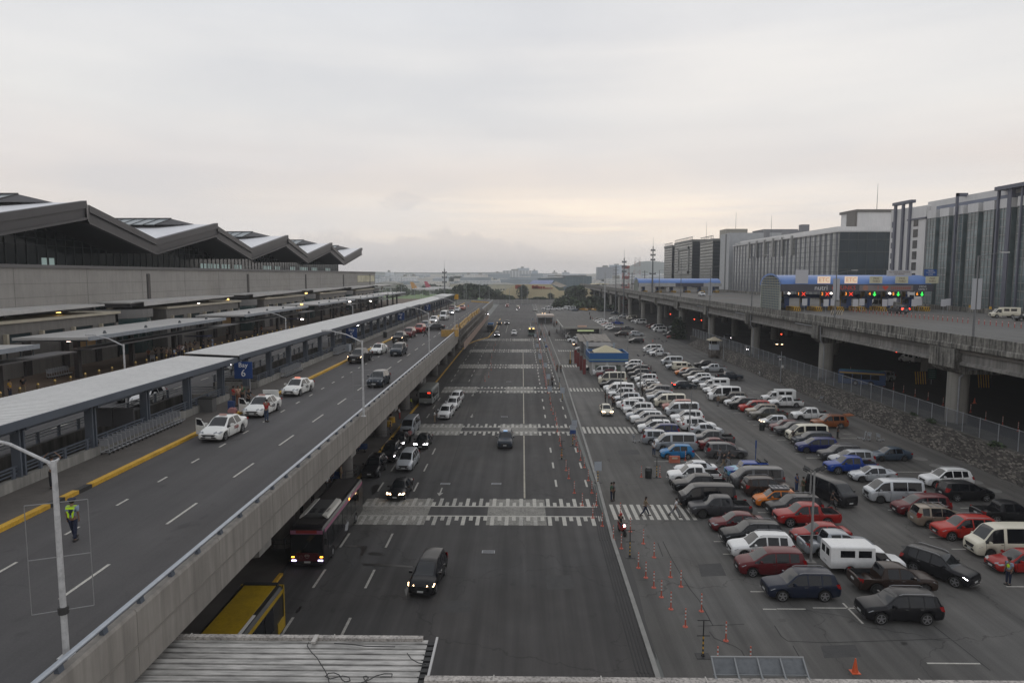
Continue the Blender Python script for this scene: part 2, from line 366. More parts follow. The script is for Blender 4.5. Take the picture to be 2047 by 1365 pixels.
# ------------------------------------------------------------------ painted markings
def marks(name,mat_,rects,z=.006):
    mb = MB()
    for x0,x1,y0,y1 in rects: mb.quad((x0,y0,z),(x1,y0,z),(x1,y1,z),(x0,y1,z))
    return struct(mb.build(name,mat_,fix=False))
D = []
y = 23.4
while y < 250:
    for xx in (-14.1,-10.56):
        if not any(abs(y+1.5-(59.3+32.5*k)) < 5 for k in range(7)): D.append((xx-.085,xx+.085,y,y+2.9))
    y += 6.9
marks('lane_dashes',WLINEW,D)
D = []
y = 66.5
while y < 236:
    for xx in (3.45,6.5):
        if not any(abs(y+1.1-(59.3+32.5*k)) < 4.6 for k in range(7)): D.append((xx-.1,xx+.1,y,y+2.3))
    y += 4.7 if y > 120 else 6.6
D.append((-12.0,-11.8,247,262)); D.append((-.9,-.7,262,268))
marks('lane_dashes_bright',WLINE,D)
marks('centre_line',MAT('cream_line',(.40,.37,.30),.8,var=.2,scale=1,dirt=.3),[(.17,.33,62.9+32.5*k,88.3+32.5*k) for k in range(4)])
marks('far_lane_lines',WLINEW,[(-6.1,-5.95,250,300),(2.6,2.75,258,266),(3.4,3.55,258,300),(-9.5,-9.35,265,285)])
for k in range(6):                       # raised crossings over the road
    yc = 59.3+32.5*k
    W1 = []; W2 = []; G = []
    G.append((-14.6,-8.3,yc-3.4,yc+3.3)); G.append((-3.05,2.1,yc-3.4,yc+3.3))
    marks('crossing_surface',MAT('crossing_tone',(.25,.24,.215),.85,var=.22,scale=.8,dirt=.5),G,.005)
    for s in (-1,1):
        yi = yc+s*1.15
        W1.append((-8.3,6.9,min(yi,yi+s*.22),max(yi,yi+s*.22))); W2.append((-14.6,-8.3,min(yi,yi+s*.22),max(yi,yi+s*.22)))
        x = -14.5; q = 0
        while x < 6.7:
            ln = 2.3 if q % 2 else 1.2
            (W2 if x <-8.6 or -6 > x >-8 or random.random() < .12 else W1).append((x,x+.33,min(yi+s*.22,yi+s*ln),max(yi+s*.22,yi+s*ln)))
            x += .62; q += 1
    marks('crossing_teeth',WLINE,W1,.010); marks('crossing_teeth_worn',WLINEW,W2,.010)
    X0 = [8.0,8.3,8.8,9.2,10.1,10.8][k]; n = [12,12,12,11,10,10][k]
    zc = [59.3,91.6,124.5,157.5,189.5,221.8][k]; hl = [1.95,1.9,1.8,1.8,1.8,1.8][k]
    marks('zebra_crossing',WLINE,[(X0+.62*j*(1.0 if k < 1 else 1.02),X0+.62*j*(1.0 if k < 1 else 1.02)+.33,zc-hl,zc+hl) for j in range(n)],.009)
# bay lines of the car park
B = []
for p,q in (((1525,1217),(1552,1217)),((1553,1216.5),(1610,1216.5)),((1625,1214.5),(1728,1213.5)),((1500,1182),(1534,1182)),((1427,1082),(1447,1082)),((1445,1107),(1463,1107)),
             ((1853,1325),(1957,1324)),((2012,1172),(2047,1172)),((1858,1073),(1884,1073)),((1902,1097),(1955,1096)),((1775,1019),(1800,1019)),((1920,1015),(2004,1014)),
             ((1790,958),(1862,958)),((1790,943),(1862,943)),((1728,902),(1758,901)),((1612,915),(1640,915)),((1590,906),(1610,906)),((1553,879),(1580,879)),((1538,870),(1560,870)),
             ((1505,849),(1520,849)),((1494,842),(1512,842)),((1466,825),(1482,825)),((1455,819),(1470,819)),((1330,921),(1350,921)),((1308,922),(1410,921)),((1390,918),(1415,918)),
             ((1680,876),(1718,876)),((1684,867),(1702,867)),((1570,822),(1606,822)),((1496,797),(1530,797)),((1496,786),(1525,786)),((1496,782),(1512,779)),((1505,783),(1522,783)),
             ((1375,708),(1410,708)),((1378,713),(1412,713)),((1345,700),(1378,700)),((1350,692),(1370,692)),((1298,721),(1330,721)),((1255,694),(1290,694)),((1255,700),(1290,700)),
             ((1440,948),(1455,948)),((1335,955),(1350,955)),((1515,1024),(1536,1024)),((1870,1015),(1900,1015)),((1600,1103),(1612,1103)),((1368,700),(1400,702)),((1700,1083),(1712,1083))):
    a,b = gp(*p),gp(*q); B.append((a.x,b.x,a.y-.06,a.y+.06))
for p,q in (((1683,1205),(1726,1246)),((1388,902),(1412,930)),((1256,672),(1266,680)),((1286,690),(1296,697))):
    a,b = gp(*p),gp(*q); B.append((min(a.x,b.x) ,min(a.x,b.x)+.13,b.y,a.y))
marks('bay_lines',WLINE,B,.010)
mb = MB()          # straight arrows and the worn words on the left lanes
def arrow(x,y,L,mb):
    mb.quad((x-.07,y,.008),(x+.07,y,.008),(x+.07,y+L,.008),(x-.07,y+L,.008)); mb.add([(x-.3,y,.008),(x+.3,y,.008),(x,y-.9,.008)],[(0,1,2)])
for p in ((945,790),(1000,700),(943,832),(880,985)):
    g = gp(*p); arrow(g.x,g.y,1.6,mb)
struct(mb.build('arrow_markings',WLINEW,fix=False))
def stain(name,mat_,polys,z,w=None):
    mb = MB()
    for pl in polys:
        P = [gp(*q) for q in pl]
        if w:
            for a,b in zip(P[:-1],P[1:]):
                d = (b-a).normalized(); n = Vector((-d.y,d.x,0))*w; mb.quad((a.x-n.x,a.y-n.y,z),(b.x-n.x,b.y-n.y,z),(b.x+n.x,b.y+n.y,z),(a.x+n.x,a.y+n.y,z))
        else: mb.add([(q.x,q.y,z) for q in P],[tuple(range(len(P)))])
    struct(mb.build(name,mat_,fix=False))
stain('oil_stains',MAT('oil_dark',(.018,.017,.016),.35),[[(688,1089),(730,1091),(734,1094),(727,1108),(718,1116),(722,1100),(720,1094),(690,1092)],[(724,1126),(760,1126),(825,1131),(826,1134),(760,1131),(750,1134),(745,1130),(728,1131)],[(735,1105),(752,1103),(768,1107),(762,1110),(740,1109)],[(808,1178),(818,1170),(812,1192)],[(590,1222),(600,1211),(604,1213),(596,1225)],[(1555,1237),(1570,1236),(1572,1242),(1560,1243)],[(1800,1283),(1812,1283),(1814,1288),(1804,1289)],[(742,975),(752,968),(760,970),(752,985),(744,988)]],.013)
stain('kerb_edge_dark',MAT('edge_dark',(.035,.034,.033),.7),[[(1228,1075),(1250,1078),(1252,1100),(1262,1135),(1276,1180),(1290,1240),(1306,1290),(1314,1320),(1299,1290),(1262,1185)]],.012)  # darker strip of asphalt along the car park side of the kerb
stain('tar_patches',MAT('tar_patch',(.052,.051,.05),.85,var=.15,scale=2,dirt=.2),[[(1395,1128),(1440,1125),(1452,1150),(1402,1152)],[(1640,1290),(1710,1288),(1722,1312),(1648,1315)],[(1235,900),(1275,899),(1280,908),(1238,909)],[(1800,1090),(1850,1089),(1868,1104),(1812,1105)],[(880,1200),(940,1199),(943,1222),(878,1224)],[(1090,1150),(1140,1149),(1150,1176),(1094,1178)],[(1225,770),(1260,770),(1262,776),(1226,776)],[(930,900),(968,900),(968,912),(928,912)]],.008)
stain('surface_cracks',MAT('crack_dark',(.028,.027,.026),.9),[[(1325,1082),(1340,1112),(1362,1150),(1380,1178),(1398,1200),(1425,1250)],[(1395,1251),(1425,1250),(1488,1247)],[(1418,1262),(1428,1275),(1470,1292),(1482,1300),(1492,1318)],[(1548,1250),(1562,1272),(1575,1281),(1650,1284),(1780,1280),(1900,1276)],[(1866,1250),(1925,1296),(1980,1340)],[(1585,1290),(1605,1325)],[(1315,1085),(1325,1112)],[(720,960),(900,966)],[(893,970),(905,925),(930,850),(945,790)]],.012,.028)
def steel_plate(px,py,w=.9,h=.55):
    g = gp(px,py); o = thing('drain_grate',g,'steel drain grate set in the road at the same spot as a pale patch','drain grate','drain grates in the road')
    MB().box(-w/2,w/2,-h/2,h/2,.004,.02).build('grate_plate',MAT('grate_steel',(.05,.05,.05),.6),o)
    mb = MB(); [mb.box(-w/2-.03+i*(w+.02),-w/2+.03+i*(w+.02),-h/2,h/2,.02,.03) for i in (0,1)]; [mb.box(-w/2+.04,w/2-.04,-h/2+q*h/5,-h/2+q*h/5+.03,.02,.03) for q in range(6)]
    mb.build('grate_bars',GREYM,o); return o
for p,l in zip(((976,1103),(992,967),(1008,833),(1017,763),(890,967)),('drain grate in the road nearest the bridge','drain grate just beyond the nearest crossing','drain grate ahead of the grey people carrier','small far drain grate between the third and fourth crossing','drain cover beside the black lead car')):
    steel_plate(*p)['label'] = l
for i,p in enumerate(((1840,917),(1873,931),(1905,946),(1948,963),(1985,980))):
    g = gp(*p); o = MB().cyl((0,0,.004),(0,0,.02),.75,.72,20).build('manhole_patch',MAT('pale_patch',(.15,.145,.135),.9,var=.1),loc=g)
    tag(o,['farthest','second farthest','middle','second nearest','nearest'][i]+' round pale concrete manhole patch before the stone wall','manhole','manhole patches by the stone wall')

# ------------------------------------------------------------------ departures deck (left)
DZ = 9.5; DX1 = -12.6; DY0,DY1 = 4,330
struct(MB().box(-26.7,DX1-.35,DY0,300,8.9,DZ).build('departures_deck',[DECKM]))
struct(MB().box(-26.85,-23.75,DY0,280,DZ,DZ+.14).build('deck_pavement',MAT('deck_paving',(.098,.088,.079),.85,var=.14,scale=.35,dirt=.15)))
mb = MB(); y = DY0
def deck_kerb_col(y):
    return 1 if 30.6 < y < 35.9 and int((y-4)/1.1) % 2 == 0 else 0
while y < 278:
    mb.cur = deck_kerb_col(y); mb.box(-23.75,-23.4,y,y+1.1,DZ-.01,DZ+.2); y += 1.1
struct(mb.build('deck_kerb',M2))
D = [];
def dash(xc,y0,L,w=.12): D.append((xc-w/2,xc+w/2,y0,y0+L))
y = 8.37
while y < 290: dash(-16.5,y,2.95,.13); y += 7.38
y = 9.63
while y < 290: dash(-20.35,y,1.0,.13); y += 3.9
mb = MB()
for x0,x1,y0,y1 in D: mb.quad((x0,y0,DZ+.005),(x1,y0,DZ+.005),(x1,y1,DZ+.005),(x0,y1,DZ+.005))
struct(mb.build('deck_lane_dashes',WLINE,fix=False))
# parapet with rail: one wall, its precast panels are separated by joints
def parapet(name,y0,y1,label,x=DX1):
    t = thing(name,(x,y0,DZ),label,'parapet')
    L = y1-y0; mb = MB()
    yy = 0.0
    while yy < L-.01:
        e = min(yy+6.1,L)
        mb.ext([(-.36,0),(-.36,.52),(-.30,.62),(-.06,.62),(0,.52),(0,-1.65),(-.36,-1.65)],'y',yy+.012,e-.012)
        yy = e
    mb.box(-.33,-.03,0.01,L-.01,-1.62,.55)
    mb.build('panel_wall',MAT('precast_concrete',(.27,.25,.225),.85,var=.12,scale=.5,streak=.22),t)
    MB().box(.0,.035,0,L,-.62,-.56).build('groove',MAT('groove_line',(.20,.185,.165),.9),t)
    rb = MB(); rb.ext([(-.24,.86),(-.24,.90),(-.20,.94),(-.10,.94),(-.06,.90),(-.06,.86)],'y',0,L)
    rb.build('top_rail',GALV,t)
    yy = .6
    i = 0
    while yy < L:
        if i >= 100: break
        p = MB(); p.ext([(-.07,.60),(-.23,.60),(-.23,.90),(-.14,.90)],'y',-.11,.11); p.build('rail_post',STEEL,t,(0,yy,0)); yy += 2.02 if y0 < 100 else 3; i += 1
    return t
parapet('parapet',9,133,'long pale concrete parapet with steel rail along the departures deck edge')
parapet('parapet',218,294,'far length of parapet with a pale rail beyond the scaffolding')
# deck girder and columns
mb = MB(); mb.box(-14.6,-13.0,5,299,7.9,8.9); mb.box(-26.2,-24.8,5,299,7.9,8.9); mb.box(-20.3,-19.1,5,299,8.0,8.9)
struct(mb.build('deck_girders',CONC))
for i in range(15):
    yy = 33+18*i
    t = thing('deck_column',(-18.4,yy,0),'','column','round columns under the departures deck')
    t['label'] = ('round dark concrete column under the departures deck, %s from the bridge' % ['first','second','third','fourth','fifth','sixth','seventh','eighth','ninth','tenth','eleventh','twelfth','thirteenth','fourteenth','fifteenth','sixteenth','seventeenth'][i])
    MB().cyl((0,0,0),(0,0,6.9),.85,.85,24).build('shaft',MAT('column_concrete',(.17,.16,.15),.8,var=.15,scale=.6),t,smooth=40)
    MB().ext([(-8.2,8.0),(5.5,8.0),(5.5,7.2),(2,6.7),(-2,6.7),(-8.2,7.3)],'y',-.8,.8).build('crosshead',CONC,t)
    if i < 9:
        mb = MB()
        for z in (.35,.75,1.1):
            pts = [(1.35*math.cos(a*math.pi/10),1.35*math.sin(a*math.pi/10),z) for a in range(21)]
            mb.path(pts,.035,5)
        for a in range(0,20,4): mb.cyl((1.35*math.cos(a*math.pi/10),1.35*math.sin(a*math.pi/10),0),(1.35*math.cos(a*math.pi/10),1.35*math.sin(a*math.pi/10),1.1),.03,.03,5)
        mb.build('guard_ring',MAT('dull_steel',(.10,.10,.10),.5,metal=.4),t)
# walls and rooms at the back of the arrivals level
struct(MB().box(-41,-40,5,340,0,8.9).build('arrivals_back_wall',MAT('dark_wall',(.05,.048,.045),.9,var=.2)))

# ------------------------------------------------------------------ island wall, rail and covered walkway
WX = -26.85
def rail_wall(x,y0,y1,side,label,dark=False):
    """low concrete upstand with a two-bar steel rail; side +1 faces the near deck"""
    t = thing('upstand_wall',(x,y0,DZ),label,'barrier wall'); L = y1-y0
    w = MB(); yy = 0
    while yy < L-.01:
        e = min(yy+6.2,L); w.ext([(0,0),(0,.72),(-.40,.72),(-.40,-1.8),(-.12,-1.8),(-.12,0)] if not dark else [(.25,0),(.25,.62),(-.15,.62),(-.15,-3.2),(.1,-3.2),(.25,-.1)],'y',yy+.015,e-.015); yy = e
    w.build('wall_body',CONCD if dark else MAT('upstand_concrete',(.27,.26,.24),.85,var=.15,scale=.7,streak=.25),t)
    r = MB(); [r.box(-.22,-.16,0,L,z,z+.07) for z in (.92,1.12)]; r.box(-.24,-.14,0,L,1.30,1.38)
    r.build('rail',STEEL if not dark else MAT('dull_rail',(.20,.21,.22),.6,var=.1),t)
    yy = .5; i = 0
    while yy < L and i < 95:
        MB().box(-.26,-.12,-.09,.09,.6,1.34).build('rail_post',STEEL,t,(0,yy,0)); yy += 2.05; i += 1
    return t
rail_wall(WX,12,61.5,1,'low pale upstand wall with dark steel rail, nearest length beside the luggage trolleys')
rail_wall(WX,68.5,103,1,'low upstand wall with rail between the two deck crossings')
rail_wall(WX,110,200,1,'low upstand wall with rail beyond the second deck crossing')
rail_wall(WX,206,264,1,'farthest upstand wall with rail beside the queue of vehicles')
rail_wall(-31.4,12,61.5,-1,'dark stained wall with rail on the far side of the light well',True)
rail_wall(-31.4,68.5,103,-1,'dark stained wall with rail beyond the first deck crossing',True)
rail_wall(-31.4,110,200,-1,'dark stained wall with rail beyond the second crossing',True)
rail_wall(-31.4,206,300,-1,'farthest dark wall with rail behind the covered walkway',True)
for i,(a,b) in enumerate(((61.5,68.5),(103,110),(200,206))):
    o = ['nearest','middle','farthest'][i]
    struct(MB().box(-31.4,-26.7,a,b,8.9,DZ+.01).build('deck_crossing',MAT('deck_paving')))
    for y_,s in ((a,'near'),(b,'far')):
        t = thing('crossing_rail',(-31.3,y_,DZ),'%s side rail and wall of the %s footway crossing under the canopy' % (s,o),'railing')
        MB().box(.02,4.4,-.14,.14,0.02,.65).build('wall_body',MAT('upstand_concrete'),t)
        MB().box(.02,4.4,-.04,.04,.85,.91).box(.02,4.4,-.04,.04,1.08,1.14).box(.02,4.4,-.05,.05,1.26,1.34).build('rail',MAT('dull_rail'),t)
# upper road beyond
struct(MB().box(-46.6,-31.5,DY0,345,8.9,DZ).build('terminal_road',DECKM))
struct(MB().box(-61.6,-46.6,DY0,330,8.9,DZ+.14).build('terminal_pavement',MAT('brown_paving',(.10,.068,.045),.8,var=.2,scale=.5)))
D = []; y = 20
mb = MB()
while y < 320:
    for xx in (-35.4,-39.2,-43): mb.quad((xx-.06,y,DZ+.005),(xx+.06,y,DZ+.005),(xx+.06,y+1.8,DZ+.005),(xx-.06,y+1.8,DZ+.005))
    y += 6
struct(mb.build('terminal_road_dashes',WLINE,fix=False))

ROOFW = MAT('pale_roof_sheet',(.62,.615,.60),.55,var=.06,scale=.4,dirt=.10)
def walkway_roof(y0,y1,z,label,x0=-31.6,x1=-26.4):
    t = thing('walkway_canopy',(0,y0,z),label,'canopy','covered walkway roofs along the island'); L = y1-y0
    # corrugated sheet: ribs run across
    mb = MB(); yy = 0; p = .36 if y0 < 160 else .72
    vs = []; fs = []
    n = int(L/p)
    prof = [(0,0),(.70*p,0),(.75*p,-.10),(.93*p,-.10),(.985*p,0)]
    for i in range(n):
        for u,v in prof: vs.append((x0,i*p+u,v)); vs.append((x1+.02,i*p+u,v-.22))
    vs.append((x0,n*p,0)); vs.append((x1,n*p,-.22))
    for i in range(len(vs) // 2-1): fs.append((2*i,2*i+1,2*i+3,2*i+2))
    mb.add(vs,fs); mb.build('roof_sheet',ROOFW,t,fix=False)
    MB().box(x1+.02,x1+.10,0,L,-.62,-.16).build('fascia',STEEL,t)
    MB().box(x1-.85,x1-.6,0,L,-.95,-.35).box(x0+.5,x0+.75,0,L,-.9,-.2).build('eaves_beam',STEEL,t)
    yy = 3.0; i = 0
    while yy < L and i < 80:
        c = MB(); c.box(x1-.95,x1-.45,-.22,-.10,-(z-DZ)+.7,-.5); c.box(x1-.95,x1-.45,.10,.22,-(z-DZ)+.7,-.5); c.box(x1-.78,x1-.62,-.10,.10,-(z-DZ)+.7,-.5)
        c.build('post',STEEL,t,(0,yy,0));
        MB().box(x0+.3,x1-.1,-.1,.1,-.85,-.35).build('cross_beam',STEEL,t,(0,yy,0))
        yy += 6.2; i += 1
    return t
walkway_roof(14,62.3,13.6,'nearest length of pale ribbed roof over the island walkway')
walkway_roof(62.9,176,13.75,'long middle length of pale ribbed roof over the island walkway')
walkway_roof(176.6,239.4,13.6,'pale walkway roof length next to last before the yellow end sign')
walkway_roof(240,269,13.75,'farthest walkway roof length ending at the yellow sign')
t = thing('end_sign',(-25.9,268.5,DZ),'small square yellow sign under the far end of the walkway roof','sign')
MB().box(-.8,.8,-.05,.05,2.0,4.0).build('sign_board',MAT('sign_yellow',(.75,.40,.03),.5),t); MB().cyl((0,.06,0),(0,.06,2.4),.06).build('post',STEEL,t)

# bay number signs
def bay_sign(no,X,Y):
    t = thing('bay_sign',(X,Y,DZ),'blue sign reading Bay %s hanging beside the walkway posts' % no,'sign','bay number signs')
    MB().box(-.85,.85,-.04,.04,1.85,3.45).build('sign_board',BLUE,t); MB().cyl((.55,.08,.1),(.55,.08,1.9),.05).build('post',GREYM,t)
    w = MAT('sign_white',(.8,.8,.8),.5)
    lettering('Bay',.62,w,t,(0,-.05,3.12)); lettering(str(no),.95,w,t,(0,-.05,2.35))
bay_sign(6,-26.1,63.0); bay_sign(5,-26.3,104.5); bay_sign(4,-26.3,147); bay_sign(3,-26.3,189)
t = thing('notice_box',(-27.0,46.5,DZ),'dark double notice board turned away, standing behind the trolley line','notice board')
MB().box(-3.0,-1.55,-.06,.06,1.0,2.3).box(-1.5,-.05,-.06,.06,1.0,2.3).build('board',MAT('board_back',(.06,.06,.065),.7),t)
MB().cyl((-2.9,.1,-.5),(-2.9,.1,1.1),.05).cyl((-.1,.1,-.5),(-.1,.1,1.1),.05).build('post',STEEL,t)

# ------------------------------------------------------------------ deck lamp posts
def lamp_post(loc,h,label,arm=(-2.4,0,.75),group='lamp posts along the departures deck',mat_=None,frame=False):
    mat_ = mat_ or MAT('pole_grey',(.50,.50,.50),.5,var=.15,scale=.8,dirt=.25)
    t = thing('lamp_post',loc,label,'lamp post',group)
    MB().box(-.17,.17,-.17,.17,0,.04).cyl((0,0,0),(0,0,h),.088,.07,10).build('pole',mat_,t,smooth=50)
    a = Vector(arm); MB().cyl((0,0,h-.12),(a.x*.5,a.y*.5,h+a.z*.62),.05,.045,7).cyl((a.x*.5,a.y*.5,h+a.z*.62),(a.x,a.y,h+a.z),.045,.04,7).build('arm',mat_,t,smooth=50)
    b = MB(); b.obox((a.x*1.13,a.y*1.13,h+a.z+.02),(.75,.26,.12) if abs(a.x) > abs(a.y) else (.26,.75,.12)); b.build('lamp_head',mat_,t)
    return t
lamps = [lamp_post(gp(133,1312,10.1),5.75,'nearest pale lamp post on the deck parapet carrying an empty banner frame'),
         lamp_post(gp(727,832,10.1),5.9,'pale lamp post on the parapet beside the dark hatchback'),
         lamp_post(gp(858,710,10.1),5.8,'third lamp post on the deck parapet, by the crossing dark car'),
         lamp_post(gp(909.5,664,10.1),5.8,'lamp post where the parapet meets the yellow barriers')]
def banner_frame(t,z0,z1):
    mb = MB(); w = .75
    for z in (z0,(z0+z1)/2,z1): mb.cyl((-w*.93,-w*.4,z),(w*.93,w*.4,z),.014,.014,5)
    for s in (-1,1): mb.cyl((s*w*.93,s*w*.4,z0),(s*w*.93,s*w*.4,z1),.012,.012,5)
    mb.build('banner_frame',MAT('frame_dull',(.22,.22,.22),.6),t)
banner_frame(lamps[0],1.4,4.55); banner_frame(lamps[1],1.3,3.6)
t = lamps[0]; MB().cyl((0,0,1.3),(0,0,1.5),.14,.14,10).build('clamp',BLKP,t)
for px,py,Zb,h,lab in ((236,775,DZ,5.8,'lamp post on the terminal road left of the crowd'),(568,720,DZ,5.6,'lamp post on the terminal road behind the middle of the walkway roof'),(704,650,DZ,5.6,'third lamp post on the terminal road'),
                           (779,612,DZ,5.4,'farthest lamp post on the terminal road, near the terrace end')):
    X = -33.0; g = gp(px,700,DZ); Y = abs(X)*F_/(VX-px)
    lamp_post((X,Y,DZ),h,lab,group='lamp posts on the terminal road')
# ------------------------------------------------------------------ passenger terminal
FAS = MAT('roof_fascia',(.072,.069,.072),.5,metal=.2,var=.08,scale=.5)
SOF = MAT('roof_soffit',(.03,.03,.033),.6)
TOPW = MAT('roof_white_metal',(.74,.74,.76),.4,metal=0,var=.05,scale=.2)
TGL = MAT('terminal_glass',(.014,.02,.021),.10,spec=.45,var=.3,scale=.15)
MUL = MAT('mullion_grey',(.075,.085,.09),.5)
BCON = MAT('terminal_concrete',(.31,.295,.275),.85,var=.10,scale=.09,streak=.07,dirt=.08)
T = thing('terminal_building',(-62,0,9.6),'large grey concrete airport terminal with a zigzag folded roof','building')
mb = MB(); mb.box(-60,.5,20,286,6.9,12.3)
mb.build('upper_wall',BCON,T)
mb = MB()
for z in (8.6,10.3): mb.box(.5,.512,20,286,z,z+.035)
for y in range(26,286,14): mb.box(.5,.511,y,y+.05,6.9,12.3)
mb.build('wall_joints',MAT('joint_dark',(.13,.125,.115),.9),T)
MB().box(-60,.75,20,286,12.3,12.72).build('coping',MAT('coping_dark',(.12,.115,.115),.6),T)
for i in range(5):
    y = 111.8+41*i
    MB().box(.45,.62,y-.45,y+.45,7.5,11.6).build('wall_slot',MAT('slot_dark',(.055,.052,.05),.8),T)
    MB().box(.62,.66,y-.1,y+.1,7.4,11.7).build('downpipe',MAT('slot_brown',(.12,.10,.09),.7),T)
mb = MB(); mb.box(-60,-5,20,286,-9.6,6.9); mb.build('inner_block',MAT('interior_dark',(.02,.022,.024),.8),T)
# glass band between wall and roof
NV = 5
yv = [115.6+41*(i-2) for i in range(6)]           # valleys 33.6, 74.6, 115.6, 156.6, 197.6, 238.6
zv,zp = 15.0,19.2
def roof_z(y):                                        # underside profile above T origin
    k = (y-yv[0])/41.0; f = k-math.floor(k); return zv+(zp-zv)*(1-abs(2*f-1))
XG = -7.6
g = MB(); y = 30.0
while y < 257:
    e = y+2.05
    g.add([(XG,y,12.7),(XG,e,12.7),(XG,e,roof_z(e)),(XG,y,roof_z(y))],[(0,1,2,3)]); y = e
g.add([(XG,258.9,12.7),(XG-40,258.9,12.7),(XG-40,258.9,19),(XG,258.9,19.4)],[(0,1,2,3)])
g.build('clerestory_glass',TGL,T)
mb = MB(); y = 30.0
while y < 258.9:
    mb.box(XG+.02,XG+.12,y-.035,y+.035,12.7,roof_z(y)); y += 2.05
z = 13.7
while z < 20.5:
    # horizontal bars where the glass is that tall
    a = None; y = 30.0
    while y < 259:
        inside = roof_z(y) > z
        if inside and a is None: a = y
        if (not inside or y > 258) and a is not None: mb.box(XG+.02,XG+.10,a,y,z-.03,z+.03); a = None
        y += 1.0
    z += 1.0
mb.build('glazing_bars',MUL,T)
lw = MAT('lit_room',(.40,.52,.50),.5,emit=.28)
for y,n in ((98.5,2),(147.6,6),(158,3),(165,3),(183.5,4),(192,3),(205,3),(214,5),(226,4),(242,4)):
    mb2 = MB(); [mb2.box(XG+.005,XG+.015,y+j*1.6,y+j*1.6+1.1,12.9,13.9) for j in range(n)]; mb2.build('lit_window',lw,T)
# folded roof: planes between valley and peak lines
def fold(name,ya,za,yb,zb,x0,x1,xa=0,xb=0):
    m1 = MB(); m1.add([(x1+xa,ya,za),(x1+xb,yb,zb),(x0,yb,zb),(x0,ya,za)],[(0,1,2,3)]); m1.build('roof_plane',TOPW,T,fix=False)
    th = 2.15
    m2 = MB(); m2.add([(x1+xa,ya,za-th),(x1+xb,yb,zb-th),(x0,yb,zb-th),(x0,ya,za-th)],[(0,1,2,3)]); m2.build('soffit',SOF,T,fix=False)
    m3 = MB(); q = .28
    a = Vector((x1+xa,ya,za)); b = Vector((x1+xb,yb,zb))
    m3.add([a+Vector((q,0,.25)),b+Vector((q,0,.25)),b+Vector((q,0,-.75)),a+Vector((q,0,-.75)),a+Vector((-.5,0,.25)),b+Vector((-.5,0,.25)),b+Vector((-.3,0,-.55)),a+Vector((-.3,0,-.55))],[(0,1,2,3),(0,4,5,1),(3,2,6,7)])
    m3.add([a+Vector((0,0,-.55)),b+Vector((0,0,-.55)),b+Vector((-.05,0,-th+.1)),a+Vector((-.05,0,-th+.1))],[(0,1,2,3)])
    m3.add([a+Vector((.16,0,-th+.12)),b+Vector((.16,0,-th+.12)),b+Vector((.16,0,-th-.22)),a+Vector((.16,0,-th-.22)),a+Vector((-.6,0,-th-.22)),b+Vector((-.6,0,-th-.22))],[(0,1,2,3),(3,2,5,4)])
    m3.build('fascia',FAS,T)
pk = 21.4; vl = 17.2
for i in range(6):
    v0 = yv[i]; p = v0+20.5; v1 = v0+41
    last = i == 5
    fold('f',v0,vl,p,pk,-60,0,0,1.4)
    if not last: fold('f',p+2.4,pk-.35,v1,vl,-60,0,.2,0); MB().add([(1.4,p,pk),(.2,p+2.4,pk-.35),(-60,p+2.4,pk-.35),(-60,p,pk)],[(0,1,2,3)]).build('ridge_cap',FAS,T,fix=False)
    if not last: MB().add([(1.6,p,pk),(.4,p+2.4,pk-.35),(.4,p+2.4,pk-2.5),(1.6,p,pk-2.2)],[(0,1,2,3)]).build('ridge_face',FAS,T,fix=False)
    # skylight running along the ridge
    s = MB(); x0,x1 = -30,-7
    s.add([(x0,p-5.5,pk-.45),(x1-1,p-5.5,pk-.45),(x1,p-1.2,pk+1.0),(x0,p-1.2,pk+1.0)],[(0,1,2,3)])
    s.build('skylight_glass',MAT('skylight',(.20,.23,.24),.2),T,fix=False)
    s = MB(); [s.bar((x1-1-k*2.3,p-5.5,pk-.42),(x1-k*2.3,p-1.2,pk+1.03),.12) for k in range(10)]
    s.add([(x1-1,p-5.5,pk-.5),(x1+4,p-.5,pk),(x1,p-1.2,pk+1.0)],[(0,1,2)]); s.add([(x0,p-1.2,pk+1.0),(x1,p-1.2,pk+1.0),(x1+4,p,pk),(x0,p+2,pk-.2)],[(0,1,2,3)]); s.bar((x0,p-1.2,pk+1.05),(x1,p-1.2,pk+1.05),.25)
    s.build('skylight_frame',FAS,T,fix=False)
MB().add([(0,yv[0],vl),(-60,yv[0],vl),(-60,-10,20),(0,-10,20)],[(0,1,2,3)]).build('roof_plane',TOPW,T,fix=False)
# end block mural
o = MB().box(.5,.56,255,284,8.8,11.2); o.build('mural_panel',MAT('mural_cream',(.50,.46,.30),.7,var=.35,scale=.4),T)
mb = MB(); random.seed(4)
for j in range(16):
    y = 256+j*1.7; mb.add([(.58,y,9),(.58,y+.5,9),(.58,y+1.0-random.random(),11),(.58,y+.3,11)],[(0,1,2,3)])
mb.build('mural_figures',MAT('mural_pale',(.62,.60,.55),.7),T,fix=False)
random.seed(5)
